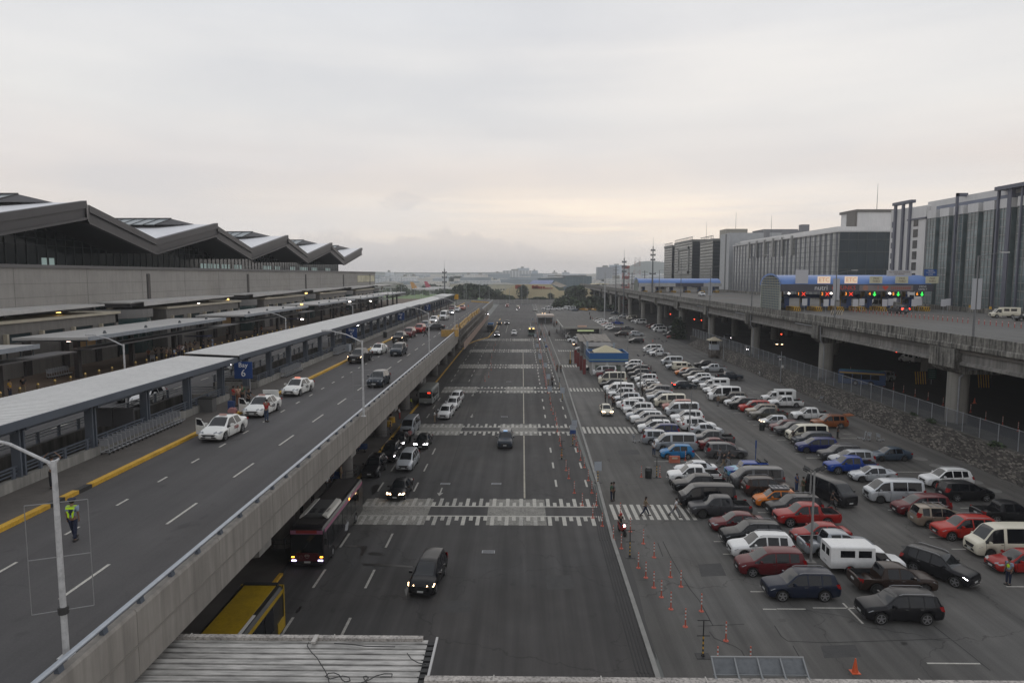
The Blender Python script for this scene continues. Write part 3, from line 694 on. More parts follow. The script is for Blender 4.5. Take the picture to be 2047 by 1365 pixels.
# entrance storey: recessed dark glass, vestibule blocks and drums
ENT = [66+41*i for i in range(-1,6)]
LC = MAT('vestibule_wall',(.17,.16,.148),.8,var=.1,scale=.3,streak=.12)
CREAM = MAT('cream_trim',(.40,.36,.28),.7,var=.1)
TEAL = MAT('teal_glass',(.014,.042,.044),.12,spec=.7,var=.3,scale=.3)
mb = MB(); mb.box(-.2,.0,20,286,0,6.9); mb.build('entrance_glass',TEAL,T)
mb = MB()
for y in range(22,286,3): mb.box(0,.08,y,y+.1,0,6.9)
for z in (2.4,4.4,6.0): mb.box(0,.07,20,286,z,z+.1)
mb.build('entrance_mullions',MUL,T)
for i,y0 in enumerate(ENT):
    if y0 > 262: continue
    y1 = y0+28
    v = MB(); v.box(0.1,5.8,y0,y1,4.9,6.1); v.box(0.1,5.8,y0,y1,0,3.9)
    for k in range(5): v.box(.1,5.8,y0+k*5.6+(0 if k else 0),y0+k*5.6+2.0,3.9,4.9)
    v.box(.1,5.8,y1-.6,y1,0,6.1); v.build('vestibule',LC,T)
    MB().box(.1,6.1,y0-.2,y1+.2,6.1,6.42).build('vestibule_coping',CREAM,T)
    MB().box(.2,5.6,y0+.2,y1-.2,3.9,4.9).build('strip_window',MAT('strip_glass',(.03,.045,.05),.15),T)
    for k in range(5): MB().box(5.8,6.25,y0+k*5.6+1.2,y0+k*5.6+1.5,3.85,5.0).build('fin',CREAM,T)
    for k in range(4): MB().box(5.8,6.1,y0+3+k*6.5,y0+4+k*6.5,0,3.9).build('pier',MAT('pier_dark',(.035,.03,.03),.7),T)
    d = MB(); n = 12
    for k in range(n):
        a0 = -math.pi/2+math.pi*k/n; a1 = -math.pi/2+math.pi*(k+1)/n; cy_ = y1+6.6; r = 5.2
        d.add([(1+r*math.cos(a0),cy_+r*math.sin(a0),0),(1+r*math.cos(a1),cy_+r*math.sin(a1),0),(1+r*math.cos(a1),cy_+r*math.sin(a1),5.2),(1+r*math.cos(a0),cy_+r*math.sin(a0),5.2)],[(0,1,2,3)])
    d.build('glass_drum',TEAL,T,smooth=30)
    MB().cyl((1,y1+6.6,5.2),(1,y1+6.6,6.4),5.4,5.4,28).build('drum_band',MAT('band_grey',(.15,.145,.14),.7,var=.1),T)
    # high canopy over the vestibule
ORD = ['nearest','second','third','fourth','fifth','sixth','seventh','eighth','ninth','tenth']
CANT = MAT('canopy_top',(.48,.47,.455),.5,var=.1,scale=.3,dirt=.1)
for i in range(6):
    y0 = 57+41*i; L = 34.5
    t = thing('high_canopy',(-61.4,y0,17.0),'%s thin high canopy against the terminal wall' % ORD[i],'canopy','high thin canopies on the terminal front')
    MB().box(0,4.8,0,L,-.12,.1).add([(4.8,0,.1),(4.8,L,.1),(5.6,L-1,.1),(5.6,2,.1),(5.6,2,-.55),(5.6,L-1,-.1)],[(0,3,2,1),(3,4,5,2)]).build('roof_slab',CANT,t,fix=False)
    MB().box(.5,4.4,.6,1.0,-.7,-.12).box(.5,4.4,L/2,L/2+.4,-.7,-.12).box(.5,4.4,L-1.5,L-1.1,-.7,-.12).box(3.9,4.2,.6,L-1,-.55,-.12).build('frame',FAS,t)
    [MB().box(.6,1.2,y,y+.6,-1.9,-.7).build('support',CREAM,t) for y in (1,L-2)]
    y0 = 71.4+41*i-41; L = 33.5
    if True:
        t = thing('kerb_canopy',(-54.2,y0,14.35),'%s broad pale canopy over the terminal kerb' % ORD[i],'canopy','broad canopies over the terminal kerb')
        mb = MB(); mb.add([(0,0,0),(8.2,0,.1),(8.2,L,.1),(0,L,0),(0,0,-.28),(8.2,0,-.18),(8.2,L,-.18),(0,L,-.28)],[(0,1,2,3),(4,7,6,5),(0,4,5,1),(3,2,6,7),(0,3,7,4)]); mb.build('roof_slab',CANT,t,fix=False)
        MB().box(8.2,8.36,0,L,-.28,.14).build('gutter',GALV,t)
        mb = MB(); y = .5
        mb.box(7.6,7.7,.4,L-.3,-.95,-.88)
        while y < L: mb.box(7.6,7.7,y,y+.08,-.95,-.2); mb.box(.3,7.7,y,y+.1,-.4,-.25); y += 1.65
        mb.build('truss',MUL,t)
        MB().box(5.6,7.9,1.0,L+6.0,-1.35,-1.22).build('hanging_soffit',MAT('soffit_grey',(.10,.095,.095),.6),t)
        for y in (3,13.5,24,L-1): MB().box(4.7,5.2,y-.25,y+.25,-4.8,-.3).build('support',MAT('pier_dark'),t)
        for y in (5,13.5,22,30): MB().cyl((6.9,y,.1),(6.9,y,.42),.24,.1,6).build('vent_cap',MUL,t)
lampw = MAT('lamp_glow_white',(1.0,.90,.80),.5,emit=9); lampy = MAT('lamp_glow_amber',(1.0,.62,.18),.5,emit=4); lampp = MAT('lamp_glow_pinkish',(1,.78,.68),.5,emit=8)
for i,(px,py,X,mt) in enumerate(((117,624,-57.2,lampy),(138,681,-48,lampp),(397,607,-57,lampw),(455,598,-57,lampy),(536,587,-57,lampw),(612,586,-57,lampy),(642,580,-57,lampw),
                                     (699,603,-46.5,lampw),(603,638-30,-46.4,lampy),(740,602,-46.5,lampw),(604,638,-46,lampw))):
    Y = -X*F_/(VX-px) ; g = gy(px,py,Y)
    t = thing('canopy_lamp',g,'small lit lamp under the terminal canopies, %s from the left of the photo' % (['first','second','third','fourth','fifth','sixth','seventh','eighth','ninth','tenth','eleventh'][i]),'lamp','lit lamps under the terminal canopies')
    r = .12+Y*.0007
    MB().cyl((0,0,-r*.5),(0,0,r*.5),r*1.5,r,10).build('lens',mt,t); MB().cyl((0,0,r*.5),(0,0,r*.8+.1),r,r*.6,8).build('housing',MUL,t)
# hanging signs and yellow panel boards under the kerb canopies
for i,(Y,txt) in enumerate(((58.4,'ONLINE CHECK-IN\nCounters'),(100.5,'ONLINE CHECK-IN\nCounters'),(141,'ONLINE CHECK-IN\nCounters'),(182,'ONLINE CHECK-IN\nCounters'))):
    t = thing('checkin_sign',(-48.2,Y,12.0),'%s dark blue online check-in sign hung below the kerb canopy' % ORD[i],'sign','check-in signs under the canopies')
    MB().box(-1.7,1.7,-.06,.06,-.75,.75).build('sign_board',MAT('sign_navy',(.012,.02,.09),.4),t); link('lettering',text_mesh(txt,.40,MAT('sign_pale',(.75,.62,.52),.5,emit=.15)),t,(0,-.07,0))
    t.children[-1].rotation_euler = (R(90),0,0)
    [MB().cyl((x,0,.75),(x,0,1.5),.03).build('hanger',MUL,t) for x in (-1.5,1.5)]
for i,Y in enumerate((84,125,166,207)):
    t = thing('amber_board',(-54.5,Y,12.6),'%s amber wall board over the terminal entrance' % ORD[i],'board','amber boards over the entrances')
    MB().box(0,.12,-1.9,1.9,-.75,.75).build('board_panel',MAT('amber_board',(.42,.27,.13),.6,emit=.06),t); MB().box(.12,.16,-2,2,-.85,-.75).box(.12,.16,-2,2,.75,.85).build('frame',MUL,t)
# gold bollards at the terminal kerb
bol = thing('gold_bollard',(0,0,0),'gold capped bollard at the terminal kerb','bollard','gold bollards at the terminal kerb')
MB().cyl((0,0,0),(0,0,.8),.11,.11,10).build('shaft',MAT('bollard_bronze',(.16,.11,.05),.5),bol); MB().cyl((0,0,.8),(0,0,.95),.14,.06,10).build('cap',MAT('gold_cap',(.62,.42,.12),.35,metal=.5),bol)
bol.location = (-46.95,60,DZ+.14)
for k in range(1,34): clone(bol,(-46.95,60+k*2.4,DZ+.14))
# ------------------------------------------------------------------ stone retaining wall, fence and the raised road behind
RZ = 2.75
STONE = stone_mat('rubble_stone')
t = thing('stone_wall',(50,0,0),'long rubble stone retaining wall on the far side of the car park','retaining wall')
mb = MB(); y = 40.0; random.seed(3)
vs = []; fs = []
ys = [40+1.5*i for i in range(112)]
for i,y in enumerate(ys):
    zt = RZ+random.uniform(-.12,.18) if y < 196 else RZ*max(.1,(208-y)/12)
    vs += [(-.2+random.uniform(-.05,.05),y,-.05),(.18+random.uniform(-.06,.06),y,zt*.55),(.45,y,zt),(1.0,y,zt+.02)]
for i in range(len(ys)-1):
    for j in range(3): a = 4*i+j; fs.append((a,a+4,a+5,a+1))
mb.add(vs,fs); mb.build('wall_body',STONE,t,smooth=60)
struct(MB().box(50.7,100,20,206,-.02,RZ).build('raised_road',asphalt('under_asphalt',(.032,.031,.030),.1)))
struct(MB().box(50.8,54.5,20,206,RZ-.01,RZ+.12).build('verge',MAT('verge_soil',(.07,.066,.055),.95,var=.35,scale=.5)))
t = thing('mesh_fence',(51.3,0,RZ),'grey chain-link fence with pale posts standing on the stone wall','fence')
mfm = bpy.data.materials.new('fence_mesh'); mfm.use_nodes = True; _b = mfm.node_tree.nodes['Principled BSDF']; _b.inputs['Base Color'].default_value = (.12,.13,.15,1); _b.inputs['Alpha'].default_value = .36; _b.inputs['Roughness'].default_value = .6
MB().add([(.02,58,.1),(.02,206,.1),(.02,206,2.3),(.02,58,2.3)],[(0,1,2,3)]).build('mesh_panel',mfm,t,fix=False)
y = 58; i = 0
while y < 206:
    MB().cyl((0,y,-.1),(0,y,2.4),.05,.05,6).build('fence_post',GREYM,t); y += 3.0
MB().box(-.02,.02,58,206,2.28,2.33).build('top_rail',GREYM,t)

# ------------------------------------------------------------------ elevated toll road on the right
VX0 = 52.0; VT = 12.9
V = thing('elevated_road',(VX0,0,0),'weathered grey concrete elevated toll road on the right','viaduct')
MB().box(.3,47,20,620,11.75,VT).build('road_slab',[asphalt('toll_asphalt',(.13,.128,.122),.12)],V)
mb = MB(); y = 20
while y < 620:
    e = y+9.25; mb.ext([(.0,12.2),(-.12,12.3),(-.12,12.75),(0,12.9),(0,VT+1.05),(.32,VT+1.05),(.45,VT),(.45,12.2)],'y',y+.02,e-.02); y = e
mb.build('parapet',CONCW,V)
MB().box(46,46.5,20,620,VT,VT+1.1).build('far_parapet',CONCW,V)
mb = MB()
mb.ext([(.5,12.2),(.35,12.2),(.35,11.95),(.62,11.75),(.62,10.75),(.35,10.6),(.35,10.3),(1.3,10.3),(1.3,10.6),(1.05,10.75),(1.05,11.75),(1.3,12.2)],'y',20,620)
for k in range(1,9): mb.box(.4+k*5.2,1.1+k*5.2,20,620,10.3,11.8)
mb.build('girder',MAT('girder_concrete',(.23,.22,.205),.8,var=.12,scale=.3,streak=.35),V)
for i in range(11):
    y = 84.5+36.8*i
    z0 = RZ if y < 206 else 0
    s = MB(); s.cyl((2.0,y,z0),(2.0,y,9.2),1.2 if i < 2 else 1.0,1.2 if i < 2 else 1.0,24); s.cyl((20,y,z0),(20,y,9.2),1.1,1.1,18); s.cyl((38,y,z0),(38,y,9.2),1.1,1.1,16)
    c = s.build('pier',MAT('pier_concrete',(.27,.26,.235),.8,var=.1,scale=.3,streak=.18),V,smooth=40)
    k = MB()
    if i in (0,4): w = 2.6
    else: w = 1.25
    xr = 6.4 if i in (0,4) else 2.8
    k.ext([(-.25,12.2),(-.25,9.9),(.8,9.15),(44,9.15),(44,10.3),(xr+1.5,10.3),(xr,12.2)],'y',y-w,y+w); k.build('crosshead',CONCW,V)
    if i < 4:
        p = MB(); xq,yq = .72,y-(w if i else 2.6)-.12
        pts = [(.2,y+1.6+8,11.9),(.2,yq,11.9 if i else 10.1),(.3,yq,9.6),(1.0,y-1.28,8.7),(1.0,y-1.28,z0)] if i else [(7.6,yq+.1,11.4),(7.6,yq,10.0),(1.6,yq,9.8),(1.3,y-1.35,8.6),(1.3,y-1.35,z0)]
        p.path(pts,.10,8); p.build('drain_pipe',GREYM,V,smooth=50)
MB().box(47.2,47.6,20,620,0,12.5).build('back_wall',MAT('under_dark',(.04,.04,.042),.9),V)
# red bollards and yellow discs across the toll deck
for k in range(64):
    y = 74+k*1.25
    X = 78.5+(y-74)*.0-k*.09
    if k == 0:
        b0 = thing('lane_post',(X,y,VT),'thin red flexible post in the line across the toll deck','lane post','red flexible posts on the toll deck')
        MB().cyl((0,0,0),(0,0,.9),.055,.055,6).build('tube',MAT('post_red',(.42,.06,.05),.5),b0); MB().cyl((0,0,.62),(0,0,.78),.06,.06,6).build('band',WHITEP,b0)
    else: clone(b0,(X,y,VT))
for k in range(9):
    if k == 0:
        d0 = thing('wall_reflector',(97.4,150,VT+1.1),'small yellow reflector on the far toll deck wall','reflector','yellow reflectors on the far toll deck wall')
        MB().box(-.08,.02,-.35,.35,-.05,.5).build('plate',YEL,d0)
    else: clone(d0,(97.4,150-k*6.5,VT+1.1))

# ------------------------------------------------------------------ toll plazas
BLUER = MAT('toll_blue_roof',(.10,.20,.47),.45,var=.12,scale=.1)
def toll(Y,X0,X1,depth,ztop,n,near):
    h = ztop-VT
    nm = 'near' if near else 'far'
    t = thing('toll_plaza',(X0,Y,VT),'%s toll plaza with blue curved roof spanning six lanes' % nm if near else 'far toll plaza with a long pale blue roof','toll plaza')
    L = X1-X0; n_ = 10; prof = []
    r = depth/2; zr = h-2.4
    for k in range(n_+1):
        a = math.pi*k/n_; prof.append((r-r*math.cos(a),zr+2.4*math.sin(a)))
    mb = MB()
    vs = [(0,u,v) for u,v in prof]+[(L,u,v) for u,v in prof]
    mb.add(vs,[(i,i+1,n_+2+i,n_+1+i) for i in range(n_)]); mb.build('curved_roof',BLUER,t,smooth=40,fix=False)
    MB().box(-.2,L+.2,-.35,-.05,zr-1.3,zr+.35).build('front_fascia',MAT('fascia_dark',(.07,.07,.09),.5,var=.2,scale=.2),t)
    MB().box(0,L,0,depth,zr-.5,zr-.3).build('ceiling',MAT('toll_ceiling',(.10,.10,.10),.7),t)
    # arched lattice end
    mb = MB(); mb.box(-.25,.1,-.1,.25,0-.9,zr); mb.box(-.25,.1,depth-.25,depth+.1,-.9,zr)
    for k in range(1,12):
        y = depth*k/12; zt = zr+2.4*math.sin(math.acos(max(-1,min(1,1-y/r)))); mb.box(-.15,0,y-.06,y+.06,0,zt-.1)
    z = .5
    while z < h-.3:
        if z < zr: y0,y1 = 0,depth
        else:
            c = math.sqrt(max(0,1-((z-zr)/2.4) ** 2))*r; y0,y1 = r-c,r+c
        mb.box(-.15,.02,y0,y1,z-.09,z+.09); z += .58
    mb.build('end_lattice',MAT('lattice_pale',(.36,.38,.34),.6),t)
    mb = MB(); mb.add([(-.3,u,v) for u,v in prof]+[(-.3,r+(u-r)*1.09,zr+(v-zr)*1.18) for u,v in prof],[(i,i+1,n_+2+i,n_+1+i) for i in range(n_)]); mb.build('end_rim',BLUER,t,fix=False)
    MB().box(.05,.09,0,depth,0,zr).build('end_backing',MAT('lattice_blue',(.06,.12,.17),.4),t)
    for k in range(n):
        x = 3.2+(L-5)*k/(n-1)
        s = MB(); s.box(x-.3,x+.3,3,9,0,.5); s.build('island_kerb',CONC,t)
        MB().box(x-.55,x+.55,4.6,7.4,.5,3.0).build('booth',MAT('booth_blue',(.05,.10,.28),.5),t); MB().box(x-.58,x+.58,4.9,7.1,1.5,2.5).build('booth_window',GLASSD,t)
        MB().box(x-.35,x+.35,7.8,8.5,0,zr-.4).build('support',MAT('column_yellow',(.34,.22,.07),.6),t)
        MB().box(x-.7,x+.7,-1.8,3.2,0,.95).build('crash_block',YEL,t)
        mb = MB(); [mb.add([(x-.71,-1.8+q*.8,.02),(x-.71,-1.4+q*.8,.02),(x-.71,-1.0+q*.8,.9),(x-.71,-1.4+q*.8,.9)],[(0,1,2,3)]) for q in range(5)]
        [mb.add([(x-.65+q*.45,-1.81,.05),(x-.43+q*.45,-1.81,.05),(x-.2+q*.45,-1.81,.9),(x-.42+q*.45,-1.81,.9)],[(0,1,2,3)]) for q in range(3)]
        mb.build('hazard_stripes',BLKP,t,fix=False)
    MB().box(0,L,9.5,9.8,2.6,3.5).build('rear_band',MAT('band_blue',(.03,.07,.22),.5),t)
    return t,L,zr
t,L,zr = toll(157,59.0,93.0,12.5,21.0,7,True)
pf = MAT('panel_pale',(.52,.52,.55),.6); led_r = MAT('led_red',(1,.05,.02),.4,emit=1.6); led_g = MAT('led_green',(.05,1,.12),.4,emit=1.1); led_o = MAT('led_orange',(1,.32,.03),.4,emit=1.5)
def t_text(txt,x,z,size,mt,sx=1.0,y=-.38): lettering(txt,size,mt,t,(x,y,z),sx=sx)
t_text('nutri',9.1-.2,zr-.5,1.55,MAT('banner_white',(.7,.7,.7),.5)); t_text('CHUNKS',14.0,zr-.5,1.35,MAT('banner_red',(.62,.07,.04),.5))
MB().box(17.5,29.6,-.42,-.37,zr-1.15,zr+.1).build('banner',MAT('banner_pinkgrey',(.22,.19,.19),.6,var=.2,scale=.3),t)
MB().cyl((18.9,-.44,zr-.5),(18.9,-.40,zr-.5),.62,.62,14).build('banner_face',MAT('banner_skin',(.38,.20,.15),.6),t)
lettering('I',1.2,MAT('banner_red'),t,(21.7,-.45,zr-.5))
h_ = MB(); h_.add([(22.6,-.45,zr-.25),(23.0,-.45,zr),(23.35,-.45,zr-.2),(23.7,-.45,zr),(24.1,-.45,zr-.25),(23.35,-.45,zr-1.05)],[(0,1,2,3,4,5)]); h_.build('banner_heart',MAT('banner_red'),t,fix=False)
mb = MB(); [mb.box(24.6+q*.46,24.9+q*.46,-.45,-.43,zr-.85,zr-.2) for q in range(10)]; mb.build('banner_letters',MAT('banner_faded',(.34,.12,.10),.6),t)
t_text('DRIVE\nSAFELY',31.8,zr-.5,.62,MAT('banner_white'))
for i,(x,c) in enumerate(((4.9,0),(11.4,0),(17.6,0),(23.4,1),(29.3-.6,1),(32.9,1))):
    x = 4.4+i*5.35
    lettering(str(i+1),.95,led_o,t,(x-.55,-.42,zr-1.85))
    if c: MB().add([(x+.55-.42,-.4,zr-1.9),(x+.97,-.4,zr-1.9),(x+.55,-.4,zr-2.4)],[(0,1,2)]).box(x+.42,x+.68,-.42,-.38,zr-1.95,zr-1.4).build('lane_arrow',led_g,t,fix=False)
    else: MB().bar((x+.2,-.4,zr-2.25),(x+.95,-.4,zr-1.5),.2,.05).bar((x+.2,-.4,zr-1.5),(x+.95,-.4,zr-2.25),.2,.05).build('lane_cross',led_r,t)
    MB().box(x-1,x+1.1,-.36,-.30,zr-2.4,zr-1.32).build('lane_panel',BLACK,t)
glow = MAT('etc_glow',(.9,.68,.50),.5,emit=.4); cream = MAT('pass_cream',(.62,.60,.44),.6)
for i,(x,tx) in enumerate(((9.4,'ETC'),(15.5,'ETC'),(21.1,'PASS\nTHRU'),(26.9,'PASS\nTHRU'),(34.6-.9,'PASS\nTHRU'))):
    MB().box(x-1.4,x+1.4,-.6,-.4,zr+.55,zr+2.1).build('roof_sign',glow if i < 2 else cream,t); lettering(tx,1.3 if i < 2 else .62,MAT('sign_text_brown',(.16,.09,.06),.6) if i > 1 else MAT('etc_text',(.75,.45,.30),.5),t,(x,-.62,zr+1.3),name='sign_lettering')
MB().box(3.0,5.8,-.6,-.4,zr+.5,zr+3.6).build('roof_panel',pf,t)
MB().box(23.6,29.2,-.3,-.15,zr+2.2,zr+3.5).build('warning_board',pf,t); lettering('NO VALID ETC DEVICE\nNO ENTRY',.45,MAT('sign_text_brown'),t,(26.4,-.32,zr+2.85),name='board_lettering')
MB().box(33.0-1,35.8-1,-.3,-.15,zr+2.2,zr+3.7).build('blue_board',MAT('board_blue',(.03,.10,.33),.5),t)
lettering('MIXED\nCASH RFID\nLANE',.42,MAT('banner_white'),t,(33.4,-.32,zr+2.95),name='board_lettering')
for k in range(11):          # white boards standing at the lanes
    x = 61.6+k*3.1; y = 150-(k % 2)*3.5
    q = thing('lane_board',(x,y,VT),'blank white board on a post before the near toll booths, %s from the left' % (ORD+['eleventh'])[k] if k else 'blank white board on a post, leftmost before the near toll booths','sign','white boards before the toll booths')
    MB().box(-.55,.55,-.03,.03,1.5,3.0).build('board',pf,q); MB().cyl((0,.05,0),(0,.05,1.6),.05).build('post',GREYM,q)
for k in range(3):
    q = thing('toll_floodlight',(60.5+k*9.5 if k < 2 else 83.2,156.2,VT+zr-1.7),'white floodlight under the near toll roof, %s from the left' % ORD[k] if k else 'leftmost white floodlight under the near toll roof','floodlight','floodlights under the toll roof')
    MB().cyl((0,0,0),(0,-.15,-.05),.17,.18,10).build('lens',lampw,q); MB().box(-.3,.3,.0,.3,-.2,.35).build('housing',GREYM,q)
t2,L2,zr2 = toll(319,54.0,92.0,12,19.4,6,False)
MB().box(0,17,-.5,-.36,zr2-1.3,zr2+.35).build('long_banner',MAT('banner_grey',(.42,.42,.42),.6,var=.1),t2); MB().box(30,38,-.5,-.36,zr2-1.3,zr2+.35).build('end_banner',MAT('banner_grey'),t2)
t = thing('toll_office',(64,322,VT),'white box office beneath the far toll roof','booth'); MB().box(0,3.5,0,5,0,4.2).build('walls',MAT('white_wall',(.5,.49,.46),.7),t); MB().box(1,2.5,-.05,.05,1.6,2.9).build('window',GLASSD,t)

# ------------------------------------------------------------------ big office blocks on the right
FX = 105.0
GL1 = MAT('curtain_glass',(.15,.19,.195),.12,spec=.8,var=.45,scale=.22)
GL2 = MAT('curtain_glass_pale',(.30,.31,.305),.18,spec=.6,var=.28,scale=.16)
GL3 = MAT('curtain_glass_dark',(.045,.058,.068),.10,spec=.7,var=.3,scale=.12)
PURP = MAT('fin_slate',(.11,.115,.15),.5,var=.1)
WHT = MAT('white_cladding',(.66,.65,.64),.6,var=.07,scale=.1,streak=.06)
PGR = MAT('blue_grey_band',(.19,.21,.27),.6,var=.1,scale=.1)
B = thing('glass_office',(FX,120,0),'nearest glass and white office block with tall slate fins','building')
MB().box(.6,40,0,76,0,35.2).build('core',GL3,B)
mb = MB()
for k in range(11):
    y = 2+k*5.35
    mb.box(-.9,.6,y,y+3.6,12,35.4-.0)
mb.build('bay_glass',GL1,B)
mb = MB()
for k in range(11):
    y = 2+k*5.35
    for j in range(4): mb.box(-.98,-.9,y+j*1.17,y+j*1.17+.1,12,35.4)
    for f in range(14): mb.box(-.97,-.9,y,y+3.6,12.4+f*1.72,12.55+f*1.72)
mb.build('bay_mullions',MAT('mullion_brown',(.22,.22,.21),.6),B)
mb = MB()
for k in range(11):
    y = 2+k*5.35; mb.box(-1.1,.6,y,y+3.6,35.4,37.4)
mb.box(.6,40,-.1,62,35.2,39.9); mb.build('parapet',WHT,B)
MB().box(.45,.6,2,58,36.6,38.4).build('parapet_band',PGR,B)
for k in range(4):
    y = 6.2+k*13.4
    if k == 2: continue
    MB().box(-1.7,-1.2,y,y+.5,12,40.4).box(-1.7,.9,y,y+.5,39.6,40.4).build('fin',PURP,B)
MB().box(-1.4,-.9,32.5,33.0,12,40.2).box(-1.2,-.3,28.8,30.0,12,39.4).box(-1.3,-.8,25.5,25.9,12,39.2).build('fin',PURP,B)
MB().box(-1.8,.6,19,33.4,39.3,40.1).build('roof_brow',PURP,B)
mb = MB()
for k in range(11):
    for f in range(8): mb.box(.3,.62,2+k*5.35+3.9,2+k*5.35+5.0,14.2+f*2.9,15.0+f*2.9)
mb.build('ac_ledge',MAT('ledge_dark',(.03,.03,.03),.7),B)
mb = MB(); mb.box(-.4,.6,60.8,67.5,0,38.8); mb.box(-.3,.6,67.5,78,0,39.2); mb.box(.6,40,62,78,0,39.2); mb.build('white_end',WHT,B)
MB().box(-.75,.2,60.5,69,35.6,36.0).build('cornice',PURP,B)
mb = MB()
for y in (67.5,71.0,74.9): mb.box(-.8,-.3,y,y+.9,12,40.3)
mb.box(-1.0,.4,67.2,76.4,40.3,41.1)
for f in range(8): mb.box(-.5,-.3,75.2,77,14+f*2.9,15.6+f*2.9)
mb.build('end_fins',PURP,B)
for f in range(8): MB().box(-.5,-.38,64.2,66.2,13.6+f*2.9,15.7+f*2.9).build('window',GLASSD,B)
MB().box(6,20,5,14,42.5,43.0).box(12,13,9,10,39.9,42.6).build('roof_canopy',PURP,B)
mb = MB(); [mb.box(-1.4,-.7,y,y+.8,0,12) for y in range(2,76,9)]; mb.build('ground_piers',MAT('pier_concrete'),B)

B2 = thing('striped_office',(FX,230,0),'long pale glass office block with dark vertical stripes and a dark glass end','building')
MB().box(.4,60,0,114,12,35.6).build('core',GL3,B2)
MB().box(0,.4,.2,114,12,35.2).build('facade_glass',GL2,B2)
mb = MB(); mb.box(0,60,-.3,0.0,12,35.2); mb.build('end_glass',MAT('end_glass',(.035,.05,.06),.08,spec=.8,var=.3,scale=.1),B2)
mb = MB()
for k in range(27):
    y = 1+k*4.25; mb.box(-.12,.0,y,y+.34,12,35.4); mb.box(-.12,.0,y+.9,y+1.1,12,35.4)
mb.build('fin',PURP,B2)
mb = MB()
for f in range(13): mb.box(-.07,0,.2,114,13+f*1.8,13.2+f*1.8)
for y in range(1,114,2): mb.box(-.05,0,y,y+.07,12,35.2)
for z in (17,22.8,28.6,32.6): mb.box(0,60,-.42,-.3,z,z+.16)
for x in range(0,60,3): mb.box(x,x+.08,-.36,-.3,12,35.2)
mb.build('mullions',MAT('mullion_mid',(.10,.11,.11),.6),B2)
mb = MB(); mb.box(-.5,60,-.5,114,35.2,35.7); mb.box(-1.0,-.4,52,108,36,36.4); mb.box(2,56,6,110,35.7,37.4)
mb.build('roof_edge',WHT,B2)
mb = MB(); [mb.box(-.9,-.3,y,y+1.2,28.6,36.2) for y in (38,48,58,68,78,88)]; mb.build('upper_frames',MAT('frame_pale',(.30,.30,.29),.6),B2)
mb = MB(); mb.box(14,34,18,30,37.4,43.3); mb.build('penthouse',WHT,B2); MB().box(13.5,34.5,17.5,30.5,43.3,44.2).box(13.2,14,17.6,24,37.4,43.3).build('penthouse_trim',MAT('taupe_trim',(.13,.12,.11),.6),B2)
mb = MB(); mb.box(8,10,4,110,11,12); mb.box(.2,60,0,114,11.3,12.0); mb.build('podium_slab',CONC,B2)
mb = MB(); [mb.cyl((2,y,0),(2,y,11.5),.8) for y in range(3,114,11)]; mb.build('column',MAT('pier_concrete'),B2)
mb = MB(); mb.box(6,9,46,49,37.4,41); mb.box(5,7,84,86,37.4,40.8); mb.box(10,16,70,78,37.4,40.2); mb.build('plant_room',MAT('plant_grey',(.2,.2,.21),.7),B2)
mb = MB(); mb.cyl((24,24,44),(24,24,54),.12,.05,5); mb.cyl((9,88,37),(9,88,48),.12,.05,5); mb.build('antenna',MUL,B2)

B3 = thing('banded_office',(FX,357,0),'tall grey banded office blocks standing in a stepped row behind the far toll plaza','building')
mb = MB(); mb.box(0,60,-6,10,8,42.3); mb.build('white_stair_tower',MAT('stair_white',(.40,.41,.42),.6,var=.08),B3)
MB().box(-.1,.0,-1,1,8,42).build('ladder',MUL,B3)
gm = grid_mat('banded_facade',(.17,.17,.155),(.055,.065,.065),40,1.75,.48,.25)
for (a,b,zt) in ((24,51,40.6),(70,119,42.5),(127,153,41.5)):
    MB().box(0.4,50,a+.4,b,0,zt).build('block',gm,B3)
    MB().box(0,.4,a+.2,b+.2,0,zt-.2).build('banded_front',gm,B3)
    MB().box(.2,50.2,a,a+.4,0,zt-1).build('dark_end',MAT('end_glass_bands',(.02,.025,.032),.15),B3)
    mb = MB(); [mb.box(.2,50,a-.06,a,z,z+.15) for z in range(12,int(zt),2)]; mb.build('end_bands',MUL,B3)
    mb = MB(); mb.box(-.3,50,a-.3,b+.3,zt-1,zt+.4); [mb.box(-.1,.1,y,y+.3,zt+.4,zt+2.0) for y in range(int(a),int(b),3)]; mb.box(-.1,.1,a,b,zt+1.9,zt+2.2); mb.build('roof_screen',MAT('screen_grey',(.15,.15,.145),.6),B3)
MB().box(-.5,-.1,78,80,22,39).box(-.5,-.1,106,108,22,39).box(-.5,-.1,78,108,37.4,39).box(-.5,-.1,78,108,22,23.6).build('facade_frame',MAT('frame_pale'),B3)
MB().box(8,20,28,40,40.6,46.5).box(28,36,26,36,40.6,45).build('plant_room',MAT('plant_cream',(.33,.31,.27),.7),B3); MB().box(22,40,8,26,42.3,45).build('plant_room',MAT('plant_grey'),B3)
mb = MB(); mb.cyl((14,30,44),(14,30,56),.12,.05,5); mb.cyl((10,76,42),(10,76,54),.12,.05,5); mb.build('antenna',MUL,B3)

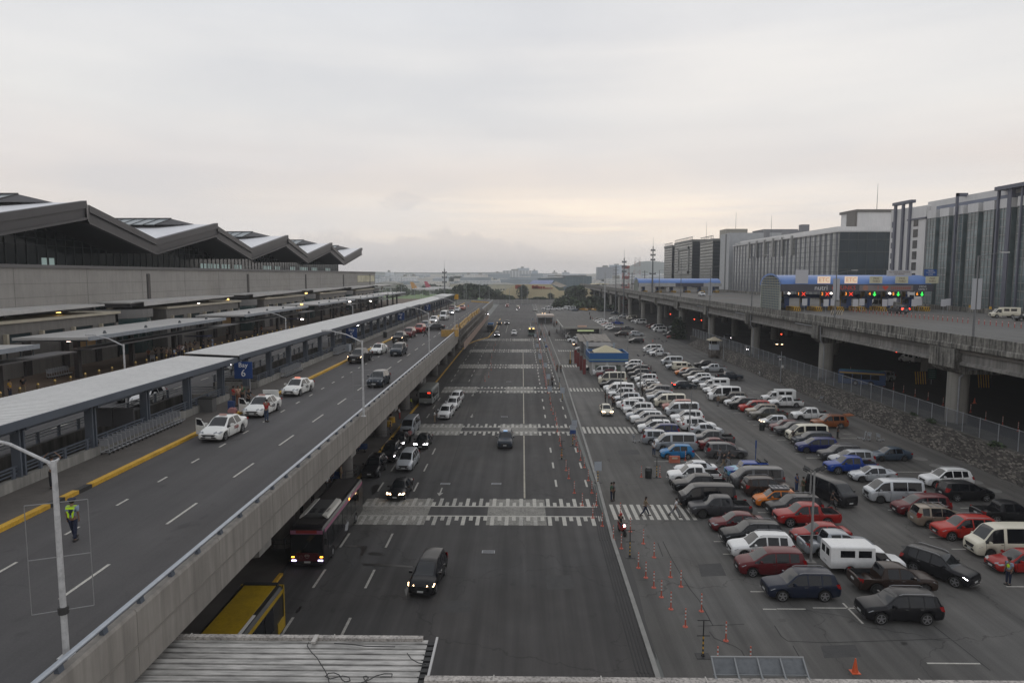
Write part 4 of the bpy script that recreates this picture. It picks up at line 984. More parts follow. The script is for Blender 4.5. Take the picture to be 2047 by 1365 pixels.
# street lamps and boards on the elevated road
def tall_lamp(X,Y,z0,h,label,arm=2.6,two=False,boards=False):
    mt = MAT('pole_dark',(.16,.165,.17),.5,metal=.2)
    t = thing('street_lamp',(X,Y,z0),label,'street lamp','street lamps on the elevated road'); MB().cyl((0,0,0),(0,0,h),.14,.09,8).build('pole',mt,t,smooth=50)
    for s in ((1,-1) if two else (1,)):
        MB().cyl((0,0,h-.1),(s*arm,0,h+.35),.05,.04,6).build('arm',mt,t); MB().obox((s*(arm+.4),0,h+.38),(1.0,.3,.14)).build('lamp_head',WHITEM,t)
    if boards: [MB().box(s*.32-.24,s*.32+.24,-.15,-.08,boards,boards+3.6).build('banner_board',MAT('board_dull',(.38,.39,.41),.6),t) for s in (-1,1)]
    return t
def byx(px,X): return X*F_/(px-VX)
for px,X,pt,lab,kw in ((1940,53.2,512,'tall street lamp with two pale banner boards beside the nearest pier',dict(boards=3.2)),(1665,53.2,545,'tall street lamp with a banner board in front of the near toll plaza',dict(boards=3.0)),
                       (1500,53.4,514,'slim street lamp over the middle of the elevated road',{}),(1417,53.3,535,'street lamp with boards left of the near toll plaza',dict(boards=1.5)),(1359,53.3,517,'slim street lamp over the far toll plaza roof',{}),(1316,53.3,540,'farthest slim street lamp left of the office blocks',{})):
    Y = byx(px,X); top = HC-(pt-VY)*Y/F_
    tall_lamp(X,Y,VT+.9,max(4,top-VT-.9),lab,**kw)
for px,Y,pt,lab in ((2010,150,470,'street lamp with a long arm before the glass office, rightmost'),(1868,175,545,'street lamp with a pale head left of the glass office fins')):
    X = (px-VX)*Y/F_; tall_lamp(X,Y,VT,HC-(pt-VY)*Y/F_-VT,lab)
# floodlight masts
def mast(px,Y,ztop_px,zbase,label):
    X = (px-VX)*Y/F_; top = HC-(ztop_px-VY)*Y/F_; h = top-zbase
    t = thing('light_mast',(X,Y,zbase),label,'light mast','tall light masts')
    mt = MAT('mast_grey',(.13,.135,.14),.5)
    MB().cyl((0,0,0),(0,0,h),.45*Y/320,.22*Y/320,8).build('pole',mt,t)
    k = Y/320
    for z,w in ((h-2.2*k,.8),(h-4.4*k,.9),(h-6.6*k,.8),(h-13*k,1.2)):
        mb = MB(); mb.box(-w*k,w*k,-.3,.3,z,z+.5*k); [mb.box(s*w*k-.25*k,s*w*k+.25*k,-.3*k,.3*k,z-.1,z+.8*k) for s in (-1,0,1)]; mb.build('light_bar',mt,t)
    MB().cyl((0,0,h),(0,0,h+4*k),.06,.04,4).build('spike',mt,t)
mast(1302.5,318,493,VT,'taller floodlight mast beside the far toll plaza'); mast(1246,350,516,0,'second floodlight mast left of the far toll plaza')
mast(889,420,537,0,'cell mast rising behind the far end of the walkway roof')
for px,Y,pt,lab in ((1230,370,531,'plain grey pole left of the floodlight masts'),(1208.5,330,545,'pale pole rising over the yellow taxis'),(1287,380,541,'dark utility pole right of the red and white tower'),(1262,400,545,'dark utility pole left of the far toll roof')):
    X = (px-VX)*Y/F_; t = thing('utility_pole',(X,Y,0),lab,'pole','poles beyond the car park'); h = HC-(pt-VY)*Y/F_
    MB().cyl((0,0,0),(0,0,h),.35,.22,7).build('pole',MAT('mast_grey') if px != 1208.5 else MAT('pole_pale',(.4,.4,.4),.6),t)
    if px != 1208.5: mb = MB(); [mb.box(-1.6,1.6,-.1,.1,h-z,h-z+.2) for z in (1,2.6,4.5)]; mb.build('crossarm',MAT('mast_grey'),t)
# wires between the poles
mb = MB()
for z in (19.5,17.9,16.2):
    a = Vector(((1230-VX)*370/F_,370,z)); b = Vector(((1325-VX)*380/F_,380,z+1)); P = [a.lerp(b,k/8)-Vector((0,0,.7*math.sin(math.pi*k/8))) for k in range(9)]; mb.path(P,.05,4)
tag(mb.build('power_lines',MAT('wire',(.05,.05,.05),.6)),'dark sagging power lines strung between far poles','power lines')
# lattice tower, red and white panels
RW = [MAT('tower_red',(.33,.12,.11),.6),MAT('tower_white',(.45,.43,.42),.6)]
def lattice(px,Y,pt,w0,w1,label,panels=False):
    X = (px-VX)*Y/F_; h = HC-(pt-VY)*Y/F_; t = thing('lattice_tower',(X,Y,0),label,'tower')
    mb = MB(); n = 8
    for k in range(n):
        mb.cur = k % 2; z0,z1 = h*k/n,h*(k+1)/n; a,b = w0+(w1-w0)*k/n,w0+(w1-w0)*(k+1)/n
        for sx,sy in ((-1,-1),(1,-1),(1,1),(-1,1)): mb.cyl((sx*a,sy*a,z0),(sx*b,sy*b,z1),.18,.18,4)
        mb.cyl((-a,-a,z0),(b,-b,z1),.1,.1,4); mb.cyl((a,-a,z0),(-b,-b,z1),.1,.1,4); mb.cyl((-a,-a,z0),(-a,a,z0),.1,.1,4); mb.cyl((-a,-a,z0),(a,-a,z0),.12,.12,4)
    mb.build('lattice_frame',RW,t)
    if panels:
        mb = MB(); [mb.box(-w1*1.1,w1*1.1,-w1,w1,h*z,h*z+1.9) for z in (.97,.72,.47,.23)]; mb.build('red_panel',RW[0],t)
lattice(1249.5,430,535,1.9,1.9,'slim red and white tower with square panels by the masts',True)
lattice(1272,900,515,5,3,'tall tapering red and white lattice tower in front of the hill')

# ------------------------------------------------------------------ kiosks and shelters in the car park
def blue_kiosk():
    a = gp(1178,750); b = gp(1253,750)
    x0,x1,y = 14.1,21.6,142.5
    t = thing('blue_kiosk',(x0,y,0),'blue banded kiosk with a cream pyramid roof among the parked cars','kiosk'); L = 8.2; Dp = 8.0
    MB().box(.5,L-.6,.4,Dp,0,2.9).build('walls',MAT('kiosk_cream',(.42,.41,.39),.7,var=.06),t)
    MB().box(1.3,3.4,.3,.45,.5,2.2).box(4.1,6.6,.3,.45,.5,2.2).build('window',MAT('kiosk_glass',(.10,.12,.10),.2),t)
    MB().box(.6,.85,.25,.4,0,2.9).box(3.55,3.95,.25,.4,0,2.9).build('pilaster',WHITEM,t)
    bb = MAT('kiosk_blue',(.012,.105,.30),.45)
    MB().box(0,L,0,.15,2.9,4.75).box(0,.15,.15,Dp,2.9,4.75).box(L-.15,L,.15,Dp,2.9,4.75).box(.15,L-.15,Dp-.15,Dp,2.9,4.75).build('band',bb,t)
    MB().box(-.02,L+.02,-.02,.0,3.25,3.42).box(-.02,0,0,Dp,3.25,3.42).build('stripe',MAT('kiosk_stripe',(.30,.40,.26),.6),t)
    MB().add([(1.2,2,4.6),(L-1.0,2,4.6),(L-1.0,Dp-1,4.6),(1.2,Dp-1,4.6),(L/2-.2,4.5,6.0)],[(0,1,4),(1,2,4),(2,3,4),(3,0,4)]).build('pyramid_roof',MAT('roof_cream',(.50,.45,.30),.7),t)
    MB().box(.15,L-.15,.15,Dp-.15,4.2,4.3).build('roof_deck',MAT('roof_dark',(.06,.055,.05),.8),t)
    for i in range(4):
        q = thing('red_banner_post',(12.9-i*.15,143+i*6.0,0),'dark red banner post beside the blue kiosk, %s from the front' % ORD[i],'banner post','red banner posts by the kiosk')
        MB().box(-.1,.5,-.05,.05,.2,3.4).build('banner',MAT('banner_maroon',(.16,.03,.028),.7),q); MB().cyl((.5,.1,0),(.5,.1,3.6),.05).build('post',MUL,q)
blue_kiosk()
t = thing('rusty_roof_shed',(15.6,185,0),'low shed with a ragged rusty tin roof behind the blue kiosk','shed')
MB().box(.5,8.2,0,14,0,2.9).build('walls',MAT('shed_wall',(.16,.155,.15),.8,var=.2),t)
mb = MB(); random.seed(9)
for k in range(9): z = 3.0+random.uniform(-.1,.45); mb.add([(0+k*.95,-.6+random.uniform(-.5,.3),z),(k*.95+.98,-.6+random.uniform(-.5,.3),z+.05),(k*.95+.98,14,3.9+random.uniform(-.2,.2)),(k*.95,14,3.9)],[(0,1,2,3)])
mb.build('tin_roof',MAT('tin_taupe',(.24,.215,.185),.8,var=.3,scale=.8,dirt=.4),t,fix=False)
MB().box(2,6.5,-2,-.2,0,2.3).build('lean_to',MAT('shed_brown',(.10,.075,.055),.85,var=.3,scale=1.5),t)
t = thing('white_roof_house',(16.5,172,0),'flat grey roofed hut right behind the blue kiosk','hut')
MB().box(0,6.6,0,10,0,2.9).build('walls',MAT('hut_wall',(.20,.21,.22),.7),t); MB().box(-.3,6.9,-.3,10.3,2.9,3.15).build('roof',MAT('hut_roof',(.17,.165,.16),.8),t); MB().box(6.4,6.9,-.4,-.3,0,4.0).box(-.3,.2,-.4,-.3,0,4.4).build('corner_post',MAT('post_lightblue',(.32,.37,.42),.6),t)
t = thing('waiting_shelter',(13.4,222,0),'long flat grey roofed waiting shelter with pale fascia','shelter')
MB().box(0,13.2,0,39,3.9,4.0).build('roof_deck',MAT('shelter_roof',(.085,.08,.072),.85,var=.1,scale=.2),t)
MB().box(-.3,13.5,-.25,0,3.6,4.25).box(-.3,0,0,39,3.7,4.25).box(13.2,13.5,0,39,3.7,4.25).build('fascia',MAT('shelter_fascia',(.36,.35,.32),.7),t)
MB().box(2.6,12,3,36,0,3.6).build('room',MAT('room_dark',(.10,.10,.098),.7),t)
MB().box(4.8,10.2,2.7,3.0,2.6,3.0).build('lit_sign',MAT('sign_lime',(.62,.72,.40),.5,emit=.5),t); MB().box(4.6,7.6,-.5,-.3,4.2,4.75).build('peach_sign',MAT('sign_peach',(.75,.50,.38),.5),t)
for k in range(8): MB().box(1.0 if k % 2 else 12.3,1.25 if k % 2 else 12.55,1+k*5,1.3+k*5,0,3.8).build('post',GREYM,t)
t = thing('low_shelter',(6.3,293,0),'small shelter with a cream roof edge at the far end of the road','shelter')
MB().box(0,7.4,0,12,3.6,3.9).box(0,7.4,-.1,0,3.2,3.9).build('roof',MAT('shelter_cream',(.50,.42,.36),.7),t); mb = MB(); [mb.box(x,x+.2,y,y+.2,0,3.6) for x in (.3,3.6,6.9) for y in (.3,6,11.5)]; mb.build('post',GREYM,t); MB().box(.4,7,10,11.4,0,2.2).build('back_panel',MAT('panel_grey',(.15,.15,.15),.7),t)
def guard_post(px,py,roofc,label,s=1.0,tower=True):
    g = gp(px,py); t = thing('guard_post',g,label,'guard post')
    if tower:
        mb = MB(); [mb.box(x-.08,x+.08,y-.08,y+.08,0,2.1) for x in (-1,1) for y in (-1,1)]; mb.bar((-1,-1,.2),(1,-1,1.9),.1); mb.bar((1,-1,.2),(-1,-1,1.9),.1); mb.bar((-1,-1,1),(1,-1,1),.1); mb.build('legs_frame',MAT('timber_dark',(.09,.07,.055),.8),t)
        mb = MB(); random.seed(2); [mb.obox((random.uniform(-1.2,1.2),random.uniform(-.8,.8),random.uniform(.15,.8)),(.9,.6,.25),Matrix.Rotation(random.uniform(0,3),3,'Z')) for _ in range(9)]; mb.build('stacked_timber',MAT('timber_dark'),t)
        z = 2.1
    else: z = 0.1
    MB().box(-1.1,1.1,-1.1,1.1,z,z+.12).build('floor_plate',GREYM,t)
    MB().box(-1.0,1.0,-1.05,-.98,z+.1,z+1.4).box(-1.05,-.98,-1,1,z+.1,z+1.4).box(.98,1.05,-1,1,z+.1,z+1.4).build('side_panel',MAT('panel_ice',(.38,.41,.45),.6) if tower else WHITEM,t)
    mb = MB(); [mb.box(x-.06,x+.06,y-.06,y+.06,z,z+2.4) for x in (-1,1) for y in (-1,1)]; mb.build('corner_posts',GREYM,t)
    MB().box(-.95,.95,.9,.95,z+1.4,z+2.3).build('rear_window',GLASSD,t)
    MB().add([(-1.7,-1.7,z+2.4),(1.7,-1.7,z+2.4),(1.7,1.7,z+2.4),(-1.7,1.7,z+2.4),(0,0,z+3.3)],[(0,1,4),(1,2,4),(2,3,4),(3,0,4),(0,3,2,1)]).build('roof',MAT(roofc[0],roofc[1],.8),t)
guard_post(1427,715,('roof_straw',(.42,.37,.27)),'guard tower with a straw coloured roof beside the fenced wall')
guard_post(1346,668,('roof_greygreen',(.16,.18,.18)),'small white guard booth with a dark roof under the elevated road',tower=False)
# ------------------------------------------------------------------ far background
LEAF = MAT('leaf_dark',(.028,.042,.024),.8,var=.35,scale=.15); LEAF2 = MAT('leaf_mid',(.055,.080,.035),.8,var=.35,scale=.2); TRK = MAT('bark',(.09,.07,.055),.9)
def crown(w,d,h,n,seed,mt,lobes=7,s=.5):
    rnd = random.Random(seed); mb = MB(); L = []
    for k in range(lobes):
        a = rnd.uniform(0,6.28); r = rnd.uniform(.15,.62); L.append((w/2*r*math.cos(a),d/2*r*math.sin(a),h*rnd.uniform(.26,.62),rnd.uniform(.34,.50)))
    L.append((0,0,h*.55,.50))
    for k in range(n):
        c = rnd.choice(L); v = Vector((rnd.gauss(0,1),rnd.gauss(0,1),rnd.gauss(0,1))).normalized()*rnd.uniform(.72,1.03)
        p = Vector((c[0]+v.x*w/2*c[3],c[1]+v.y*d/2*c[3],c[2]+v.z*h*c[3]*.85))
        q = Euler((rnd.uniform(-.9,.9),rnd.uniform(-.9,.9),rnd.uniform(0,6))).to_matrix(); e = s*rnd.uniform(.6,1.4)
        mb.cur = 0 if rnd.random() < .6 else 1
        mb.add([p+q @ Vector((-e,-e,0)),p+q @ Vector((e,-e*.6,.2*e)),p+q @ Vector((e*.8,e,0)),p+q @ Vector((-e*.7,e*.9,.25*e))],[(0,1,2,3)])
    return mb.mesh('crown',[mt,LEAF2 if mt is LEAF else LEAF],fix=False)
def tree(px,py,Y,wpx,hpx,label,seed,mt=None,n=1500,X=None):
    """px, py: foot of the trunk in the photo; wpx, hpx: size in photo pixels at depth Y"""
    k = Y/F_; X = (px-VX)*k; z0 = 0; w = wpx*k*1.28; h = hpx*k
    t = thing('tree',(X,Y,z0),label,'tree','broad trees beyond the airport road')
    link('crown',crown(w,w*.8,h,n,seed,mt or LEAF,s=max(.35,w*.03)),t)
    mb = MB(); mb.cyl((0,0,0),(0,0,h*.45),w*.035,w*.022,7)
    for a in range(5): mb.cyl((0,0,h*.28),(w*.28*math.cos(a*1.3),w*.22*math.sin(a*1.3),h*.6),w*.02,w*.008,5)
    mb.build('trunk',TRK,t); return t
tree(936,600,545,62,37,'largest dark domed tree beyond the deck end',1,n=2600); tree(972,600,560,34,34,'rounded tree touching the right side of the largest domed tree',2,n=1500)
tree(1047,596,600,28,30,'lone round tree in front of the cream warehouse wall',3,n=1400); tree(1150,601,520,50,36,'spreading tree right of the warehouse with a feathery top',4,n=1700)
tree(1208,592,560,56,34,'wide dark tree in front of the second cream warehouse',5,n=1700); tree(1128,600,470,40,22,'light green bushy tree left of the spreading tree',6,LEAF2,1200)
tree(1116,603,430,28,16,'low green bush nearest the far shelter',7,LEAF2,900); tree(1170,606,420,60,16,'long low hedge-like tree behind the yellow taxis',8,LEAF2,1400)
tree(1220,605,400,50,14,'low hedge-like tree left of the viaduct columns',9,LEAF,1100); tree(887,600,600,30,22,'small dark tree at the foot of the cell mast',10,n=900)
tree(993,600,560,26,22,'small tree between the domed tree and the warehouse',11,LEAF2,900); tree(1238,590,620,26,26,'thin dark tree behind the masts',12,n=800)
tree(1100,590,590,16,14,'tiny dark tree under the warehouse lettering',13,n=500); tree(800,600,700,30,24,'dark tree behind the terrace end',14,n=800); tree(910,575,1300,40,22,'hazy tree group in front of the far apartments',15,n=900); tree(822,585,1300,30,16,'hazy small tree beside the white sheds',16,n=600)
for i,(px,py,Y,w_,h_,lab) in enumerate(((1010,601,560,40,12,'low bushes left of the lone round tree'),(1078,602,520,46,12,'low bushes right of the lone round tree'),(1140,606,440,60,20,'bushy green tree in front of the spreading tree'),(1190,604,450,56,24,'dark bushy tree between the spreading tree and the wide tree'),(1240,600,480,50,26,'dark tree behind the first viaduct piers'),
    (1260,585,700,40,18,'hazy tree left of the far toll roof'),(860,592,900,50,14,'hazy tree row behind the aircraft'),(985,575,1300,60,14,'hazy tree row above the green shed'),(1215,575,1200,60,16,'hazy tree row before the far office'))): tree(px,py,Y,w_,h_,lab,40+i,LEAF if i % 2 else LEAF2,1000)
# tree growing under the viaduct
t = tree(1337,672,231,34,42,'leafy dark tree growing under the elevated road by the guard booth',21,n=1500); t.location = (51.6,226,0)
sheet('grass_field',-170,-35,430,760,.02,MAT('grass_green',(.11,.18,.055),.9,var=.2,scale=.02),'stuff')['label'] = 'flat green grass field by the runway'
bpy.data.objects['grass_field']['category'] = 'grass'
t = thing('perimeter_wall',(-120,505,0),'long pale perimeter wall across the end of the road','wall'); MB().box(0,330,0,.4,0,3.0).build('wall_body',MAT('perimeter_concrete',(.26,.25,.24),.8,var=.15,scale=.06),t); mb = MB(); [mb.box(x,x+.5,-.2,.0,0,3.2) for x in range(0,330,6)]; mb.build('piers',MAT('perimeter_pier',(.33,.32,.30),.8),t)
t = thing('field_fence',(-175,425,0),'pale fence along the near edge of the green field','fence'); mb = MB(); mb.box(0,120,0,.1,1.8,2.2); [mb.box(x,x+.25,0,.25,0,2.4) for x in range(0,120,3)]; mb.box(0,120,0,.1,.0,.9); mb.build('fence_body',MAT('fence_cream',(.38,.37,.33),.7),t)
# thin far lamp poles
lp = None; i = 0
for px,pt,Y in ((928,560,520),(932,562,525),(959,565,520),(978,573,505),(1055,566,500),(1010,568,560),(1043,570,480),(1100,565,560),(1165,555,520),(1187,560,500),(1198,565,470),(829,570,470),(844,572,480),(866,572,460),(757,553,430),(764,553,430),(772,553,432),(780,551,430),(803,553,440),(840,565,455),(1019,575,470)):
    X = (px-VX)*Y/F_; h = HC-(pt-VY)*Y/F_
    t = thing('far_pole',(X,Y,0),'thin pale lamp pole standing against the far trees and field','pole','thin lamp poles in the distance'); MB().cyl((0,0,0),(0,0,h),.16,.1,5).box(0,2.2,-.1,.1,h-.1,h+.1).build('pole_arm',MAT('pole_pale2',(.33,.34,.35),.6),t)
# warehouses
WY = 610; k = WY/F_
t = thing('cream_warehouse',(0,WY,0),'wide cream warehouse with red lettering and blue roof','warehouse')
X = lambda px: (px-VX)*k
Z = lambda py: HC-(py-VY)*k
CRW = MAT('warehouse_cream',(.60,.51,.32),.7,var=.08,scale=.03)
MB().add([(X(1000),0,Z(596)),(X(1000),0,Z(584)),(X(1034),0,Z(568)),(X(1101),0,Z(568)),(X(1118),0,Z(581)),(X(1128),0,Z(581)),(X(1128),0,Z(596)),
          (X(1000),3,Z(596)),(X(1000),3,Z(584)),(X(1034),3,Z(568)),(X(1101),3,Z(568)),(X(1118),3,Z(581)),(X(1128),3,Z(581)),(X(1128),3,Z(596))],
         [(0,1,2,3,4,5,6),(13,12,11,10,9,8,7),(1,8,9,2),(2,9,10,3),(3,10,11,4),(4,11,12,5)]).build('gable_wall',CRW,t,fix=False)
MB().add([(X(1056),3,Z(568)),(X(1102),3,Z(568)),(X(1113),60,Z(561)),(X(1068),60,Z(561))],[(0,1,2,3)]).box(X(1034),X(1102),3.1,60,0,Z(569)).build('blue_roof',MAT('roof_blue',(.07,.11,.27),.6),t,fix=False)
MB().add([(X(1102),3,Z(567.5)),(X(1114),30,Z(563)),(X(1142),60,Z(573)),(X(1120),6,Z(575))],[(0,1,2,3)]).build('brown_roof',MAT('roof_brown',(.22,.19,.155),.8),t,fix=False)
lr = MAT('letter_red',(.32,.055,.03),.6)
mb = MB(); random.seed(31)
for px,w,h in ((1030,3.2,3.4),(1035,2.6,3.4),(1063,2.5,3.0),(1066,4,2.0),(1070,2.6,3.0),(1075.5,1.8,2.2),(1080,1.8,2.2),(1085,1.8,2.2),(1089,7,.8)): mb.box(X(px),X(px)+w,-.4,-.1,Z(577),Z(577)+h)
mb.build('red_lettering',lr,t)
for nm,x0,x1,y0,y1,Y,col,lab in (('grey_shed',975,1030,569,590,800,(.50,.47,.36),'long pale green shed left of the lettered warehouse'),('blue_glass_hall',1076,1182,552,582,980,(.075,.115,.14),'blue grey glass hall rising behind the cream warehouse'),
                        ('cream_shed',1148,1262,567,592,640,(.58,.50,.32),'second cream warehouse half hidden by the wide tree'),('white_shed',795,822,572,586,900,(.62,.62,.58),'low white building with a row of dark windows beside the field'),
                        ('white_hangar',826,854,570,585,900,(.70,.70,.69),'plain white hangar wall beside the parked aircraft'),('cream_shed',900,950,568,582,950,(.52,.48,.38),'low cream shed behind the largest domed tree'),
                        ('terrace_block',752,795,566,582,800,(.33,.33,.30),'low pale sheds right of the terminal end wall')):
    k2 = Y/F_; xa,xb = (x0-VX)*k2,(x1-VX)*k2; za = HC-(y0-VY)*k2
    t = thing(nm,(xa,Y,0),lab,'building'); w = xb-xa
    if nm == 'cream_shed' and Y == 640:
        MB().ext([(0,0),(0,za*.35),(w*.38,za),(w*.6,za),(w,za*.45),(w,0)],'y',0,40).build('gable_wall',MAT(nm,col,.7),t)
    elif nm == 'blue_glass_hall':
        MB().box(0,w,0,60,0,za-3).box(w*.5,w,-1,60,0,za).build('glass_wall',grid_mat('hall_glass',(.12,.16,.18),col,4,2.4,.25),t); MB().box(w*.2,w*.9,-2,60,za,za+.8).build('roof_line',MAT('roof_line',(.04,.04,.045),.6),t)
    else:
        MB().box(0,w,0,40,0,za).build('walls',MAT(nm+lab[:4],col,.7,var=.06,scale=.05),t); MB().add([(-.5,-.5,za),(w+.5,-.5,za),(w+.5,40,za),(-.5,40,za),(w*.3,20,za+2),(w*.7,20,za+2)],[(0,1,5,4),(1,2,5),(2,3,4,5),(3,0,4)]).build('roof',MAT('roof_grey',(.24,.235,.21),.7),t)
        mb = MB(); [mb.box(2+j*3.2,3.8+j*3.2,-.15,-.05,za*.35,za*.5) for j in range(int((w-3)/3.2))]; mb.build('window_row',GLASSD,t)
# notable city blocks, windows as rows in the facade
random.seed(21)
CITY = [(1005,1062,541,1900,(.42,.43,.43),'broad white hospital-like block with vertical strips in the far city'),(1063,1075,541,1950,(.25,.29,.33),'blue grey wing right of the broad white block'),(1034,1058,536,2100,(.30,.33,.36),'stepped grey tower rising behind the broad white block'),
        (771,783,544,1500,(.40,.42,.44),'pale tower just right of the terminal end'),(800,819,553,1300,(.46,.45,.42),'cream apartment block left of its twin'),(820,833,552,1310,(.44,.43,.41),'cream apartment block right of its twin'),
        (928,948,549,1500,(.42,.41,.39),'white apartment block behind the largest tree'),(949,975,549,1550,(.42,.40,.38),'long apartment block with reddish strips'),(986,1005,546,1700,(.36,.38,.40),'grey block left of the broad white block'),
        (1193,1232,534,1700,(.17,.18,.20),'grey office block left of the masts, its top slanting'),(1218,1250,530,2300,(.20,.24,.29),'hazy blue tower behind the masts'),(1104,1114,544,1700,(.38,.37,.34),'small cream tower behind the glass hall'),
        (1124,1138,544,1800,(.36,.38,.40),'pale grey tower behind the glass hall'),(1212,1260,557,900,(.38,.38,.37),'white industrial block under the masts')]
for j,(x0,x1,yt,Y,col,lab) in enumerate(CITY):
    k2 = Y/F_; xa,xb = (x0-VX)*k2,(x1-VX)*k2; za = HC-(yt-VY)*k2
    t = thing('city_block',(xa,Y,0),lab,'building','blocks of the far city')
    MB().box(0,xb-xa,0,30,-1,za).build('walls',grid_mat('city_facade_%s' % lab.split()[0]+str(int(x0)),tuple(min(.75,c*1.6) for c in col),tuple(c*.85 for c in col),6 if j else 9,3.4 if j else 60,1.2,.3),t)
    MB().box((xb-xa)*.3,(xb-xa)*.55,5,20,za,za+4).build('roof_house',MAT('roof_grey'),t)
mb = MB(); random.seed(8); MS = [grid_mat('city_a',(.60,.61,.62),(.30,.33,.36),5,3.2,1.1,.3),grid_mat('city_b',(.40,.43,.46),(.24,.27,.30),7,3.4,1.3,.3),grid_mat('city_c',(.64,.61,.56),(.34,.33,.31),4,3.2,1.2,.3),MAT('city_d',(.30,.34,.37),.8,var=.2,scale=.02)]
for q in range(620):
    Y = random.choice((1100,1300,1500,1800,2100,2500,2900))+random.uniform(-100,100); px = random.uniform(560,1330); w = random.uniform(12,60); X0 = (px-VX)*Y/F_
    h = random.choice((7,9,12,15,18,21,24))*(.72 if Y < 1500 else 1)+max(0,(Y-1900))*.004
    mb.cur = random.choice((0,0,1,2,3,3)); mb.box(X0,X0+w,Y,Y+25,-1,h)
tag(mb.build('distant_city',MS),'dense mass of small far city buildings fading into haze','city',kind='stuff')
mb = MB(); random.seed(12); pts = []
for q in range(1500):
    Y = random.uniform(700,1500); px = random.uniform(740,1330); X0 = (px-VX)*Y/F_; h = random.uniform(2,5.5); e = random.uniform(2,4)
    mb.cur = random.choice((0,1)); mb.add([(X0-e,Y,0),(X0+e,Y+random.uniform(-2,2),0),(X0+e*.6,Y,h),(X0-e*.4,Y,h*random.uniform(.8,1.2))],[(0,1,2,3)])
tag(mb.build('distant_greenery',[LEAF,LEAF2],fix=False),'scattered low greenery between the far buildings','greenery',kind='stuff')
# hill and ridge
def hill(name,pts,Y,dep,col):
    k2 = Y/F_; n = len(pts); vs = [((px-VX)*k2,Y,HC-(py-VY)*k2) for px,py in pts]+[((px-VX)*k2,Y-dep,-5) for px,py in pts]+[((px-VX)*k2,Y+dep,-5) for px,py in pts]
    return struct(MB().add(vs,[(i,i+1,n+i+1,n+i) for i in range(n-1)]+[(i+1,i,2*n+i,2*n+i+1) for i in range(n-1)]).build(name,MAT('hill_green',col,.9,var=.2,scale=.002),smooth=60,fix=False))
hill('hills',[(560,552),(600,548),(680,545),(740,543),(800,544.5),(900,545),(1000,544),(1100,546.5),(1180,549),(1200,552)],2950,200,(.05,.07,.055))
hill('hills_right',[(1190,552),(1235,541),(1262,530),(1275,524),(1290,522.5),(1310,523),(1340,526),(1400,529),(1500,535)],2950,200,(.06,.08,.07))
# parked aircraft seen by their tails
def plane(px,Y,tail,label,flip=1,s=1.0):
    X = (px-VX)*Y/F_; t = thing('aircraft',(X,Y,1.2),label,'aircraft','parked airliners by the field')
    fm = MAT('fuselage_white',(.55,.53,.52),.4); fc = MAT(*tail)
    prof = [(0,.3),(2,1.2),(6,1.9),(26,2.0),(31,1.3),(35,.4)]; mb = MB()
    for (a,ra),(b,rb) in zip(prof[:-1],prof[1:]): mb.cyl((flip*a,0,3.2),(flip*b,0,3.2+(.8 if b > 26 else 0)),ra,rb,12)
    mb.build('fuselage',fm,t,smooth=50)
    MB().add([(flip*28,-.2,4.5),(flip*35,-.2,4.5),(flip*37,-.1,12),(flip*33.5,-.1,12),(flip*28,.2,4.5),(flip*35,.2,4.5),(flip*37,.1,12),(flip*33.5,.1,12)],[(0,1,2,3),(7,6,5,4),(0,3,7,4),(1,5,6,2),(2,6,7,3)]).build('tail_fin',fc,t)
    MB().add([(flip*13,0,2.2),(flip*19,0,2.2),(flip*25,16,3),(flip*23,16,3)],[(0,1,2,3)]).add([(flip*13,0,2.2),(flip*19,0,2.2),(flip*25,-16,3),(flip*23,-16,3)],[(0,1,2,3)]).build('wings',GREYM,t,fix=False)
    MB().cyl((flip*14,-5,1.2),(flip*17,-5,1.2),.9,.7,10).cyl((flip*14,5,1.2),(flip*17,5,1.2),.9,.7,10).build('engines',fm,t)
plane(884,790,('tail_yellow',(.62,.30,.06),.5),'white airliner with an orange yellow tail beside the green field',-1)
plane(907,860,('tail_red',(.48,.05,.10),.5),'white airliner with a crimson tail beside the green field',-1)

# ------------------------------------------------------------------ deck edge repair: barriers, scaffold, banner
bar0 = None
for k in range(11):
    y = 130+k*8.0; x = -13.6
    if bar0 is None:
        bar0 = thing('water_barrier',(x,y,DZ),'weathered yellow plastic barrier in the row along the repaired deck edge','barrier','yellow barriers along the repaired deck edge')
        MB().ext([(-.35,0),(.35,0),(.3,.3),(.14,.5),(.12,1.1),(-.12,1.1),(-.14,.5),(-.3,.3)],'y',0,7.4).build('barrier_body',MAT('barrier_ochre',(.46,.28,.08),.7,var=.35,scale=.6,dirt=.4),bar0)
        MB().box(-.30,-.12,1.5,2.1,.5,.95).box(-.30,-.12,4.5,5.1,.5,.95).build('stripe_panel',MAT('barrier_pale',(.55,.48,.36),.7),bar0)
    else: clone(bar0,(x+random.uniform(-.25,.25),y,DZ),R(random.uniform(-1.5,1.5)))
t = thing('end_barrier',(-15.2,127.4,DZ),'broad yellow box barrier closing the lane before the scaffold','barrier'); MB().box(0,3.2,0,1.1,0,1.25).build('barrier_body',MAT('barrier_ochre'),t); MB().box(.05,3.15,.1,1.0,1.25,1.3).build('top_panel',MAT('barrier_brown',(.20,.13,.06),.8),t)
t = thing('scaffold',(-12.5,134,0),'tall tube scaffold hung with netting along the damaged deck edge','scaffold')
mb = MB(); random.seed(6)
for j in range(0,84,3):
    for x in (0.2,1.5): mb.cyl((x,j,6.5),(x,j,10.4+random.uniform(-.5,.7)),.05,.05,4)
    mb.cyl((.2,j,7.5),(1.5,j,7.5),.04,.04,4); mb.cyl((.2,j,9.8),(1.5,j,9.8),.04,.04,4)
    if j % 2 == 0: mb.cyl((1.5,j,9.9),(1.5,j+3,7.5),.035,.035,4)
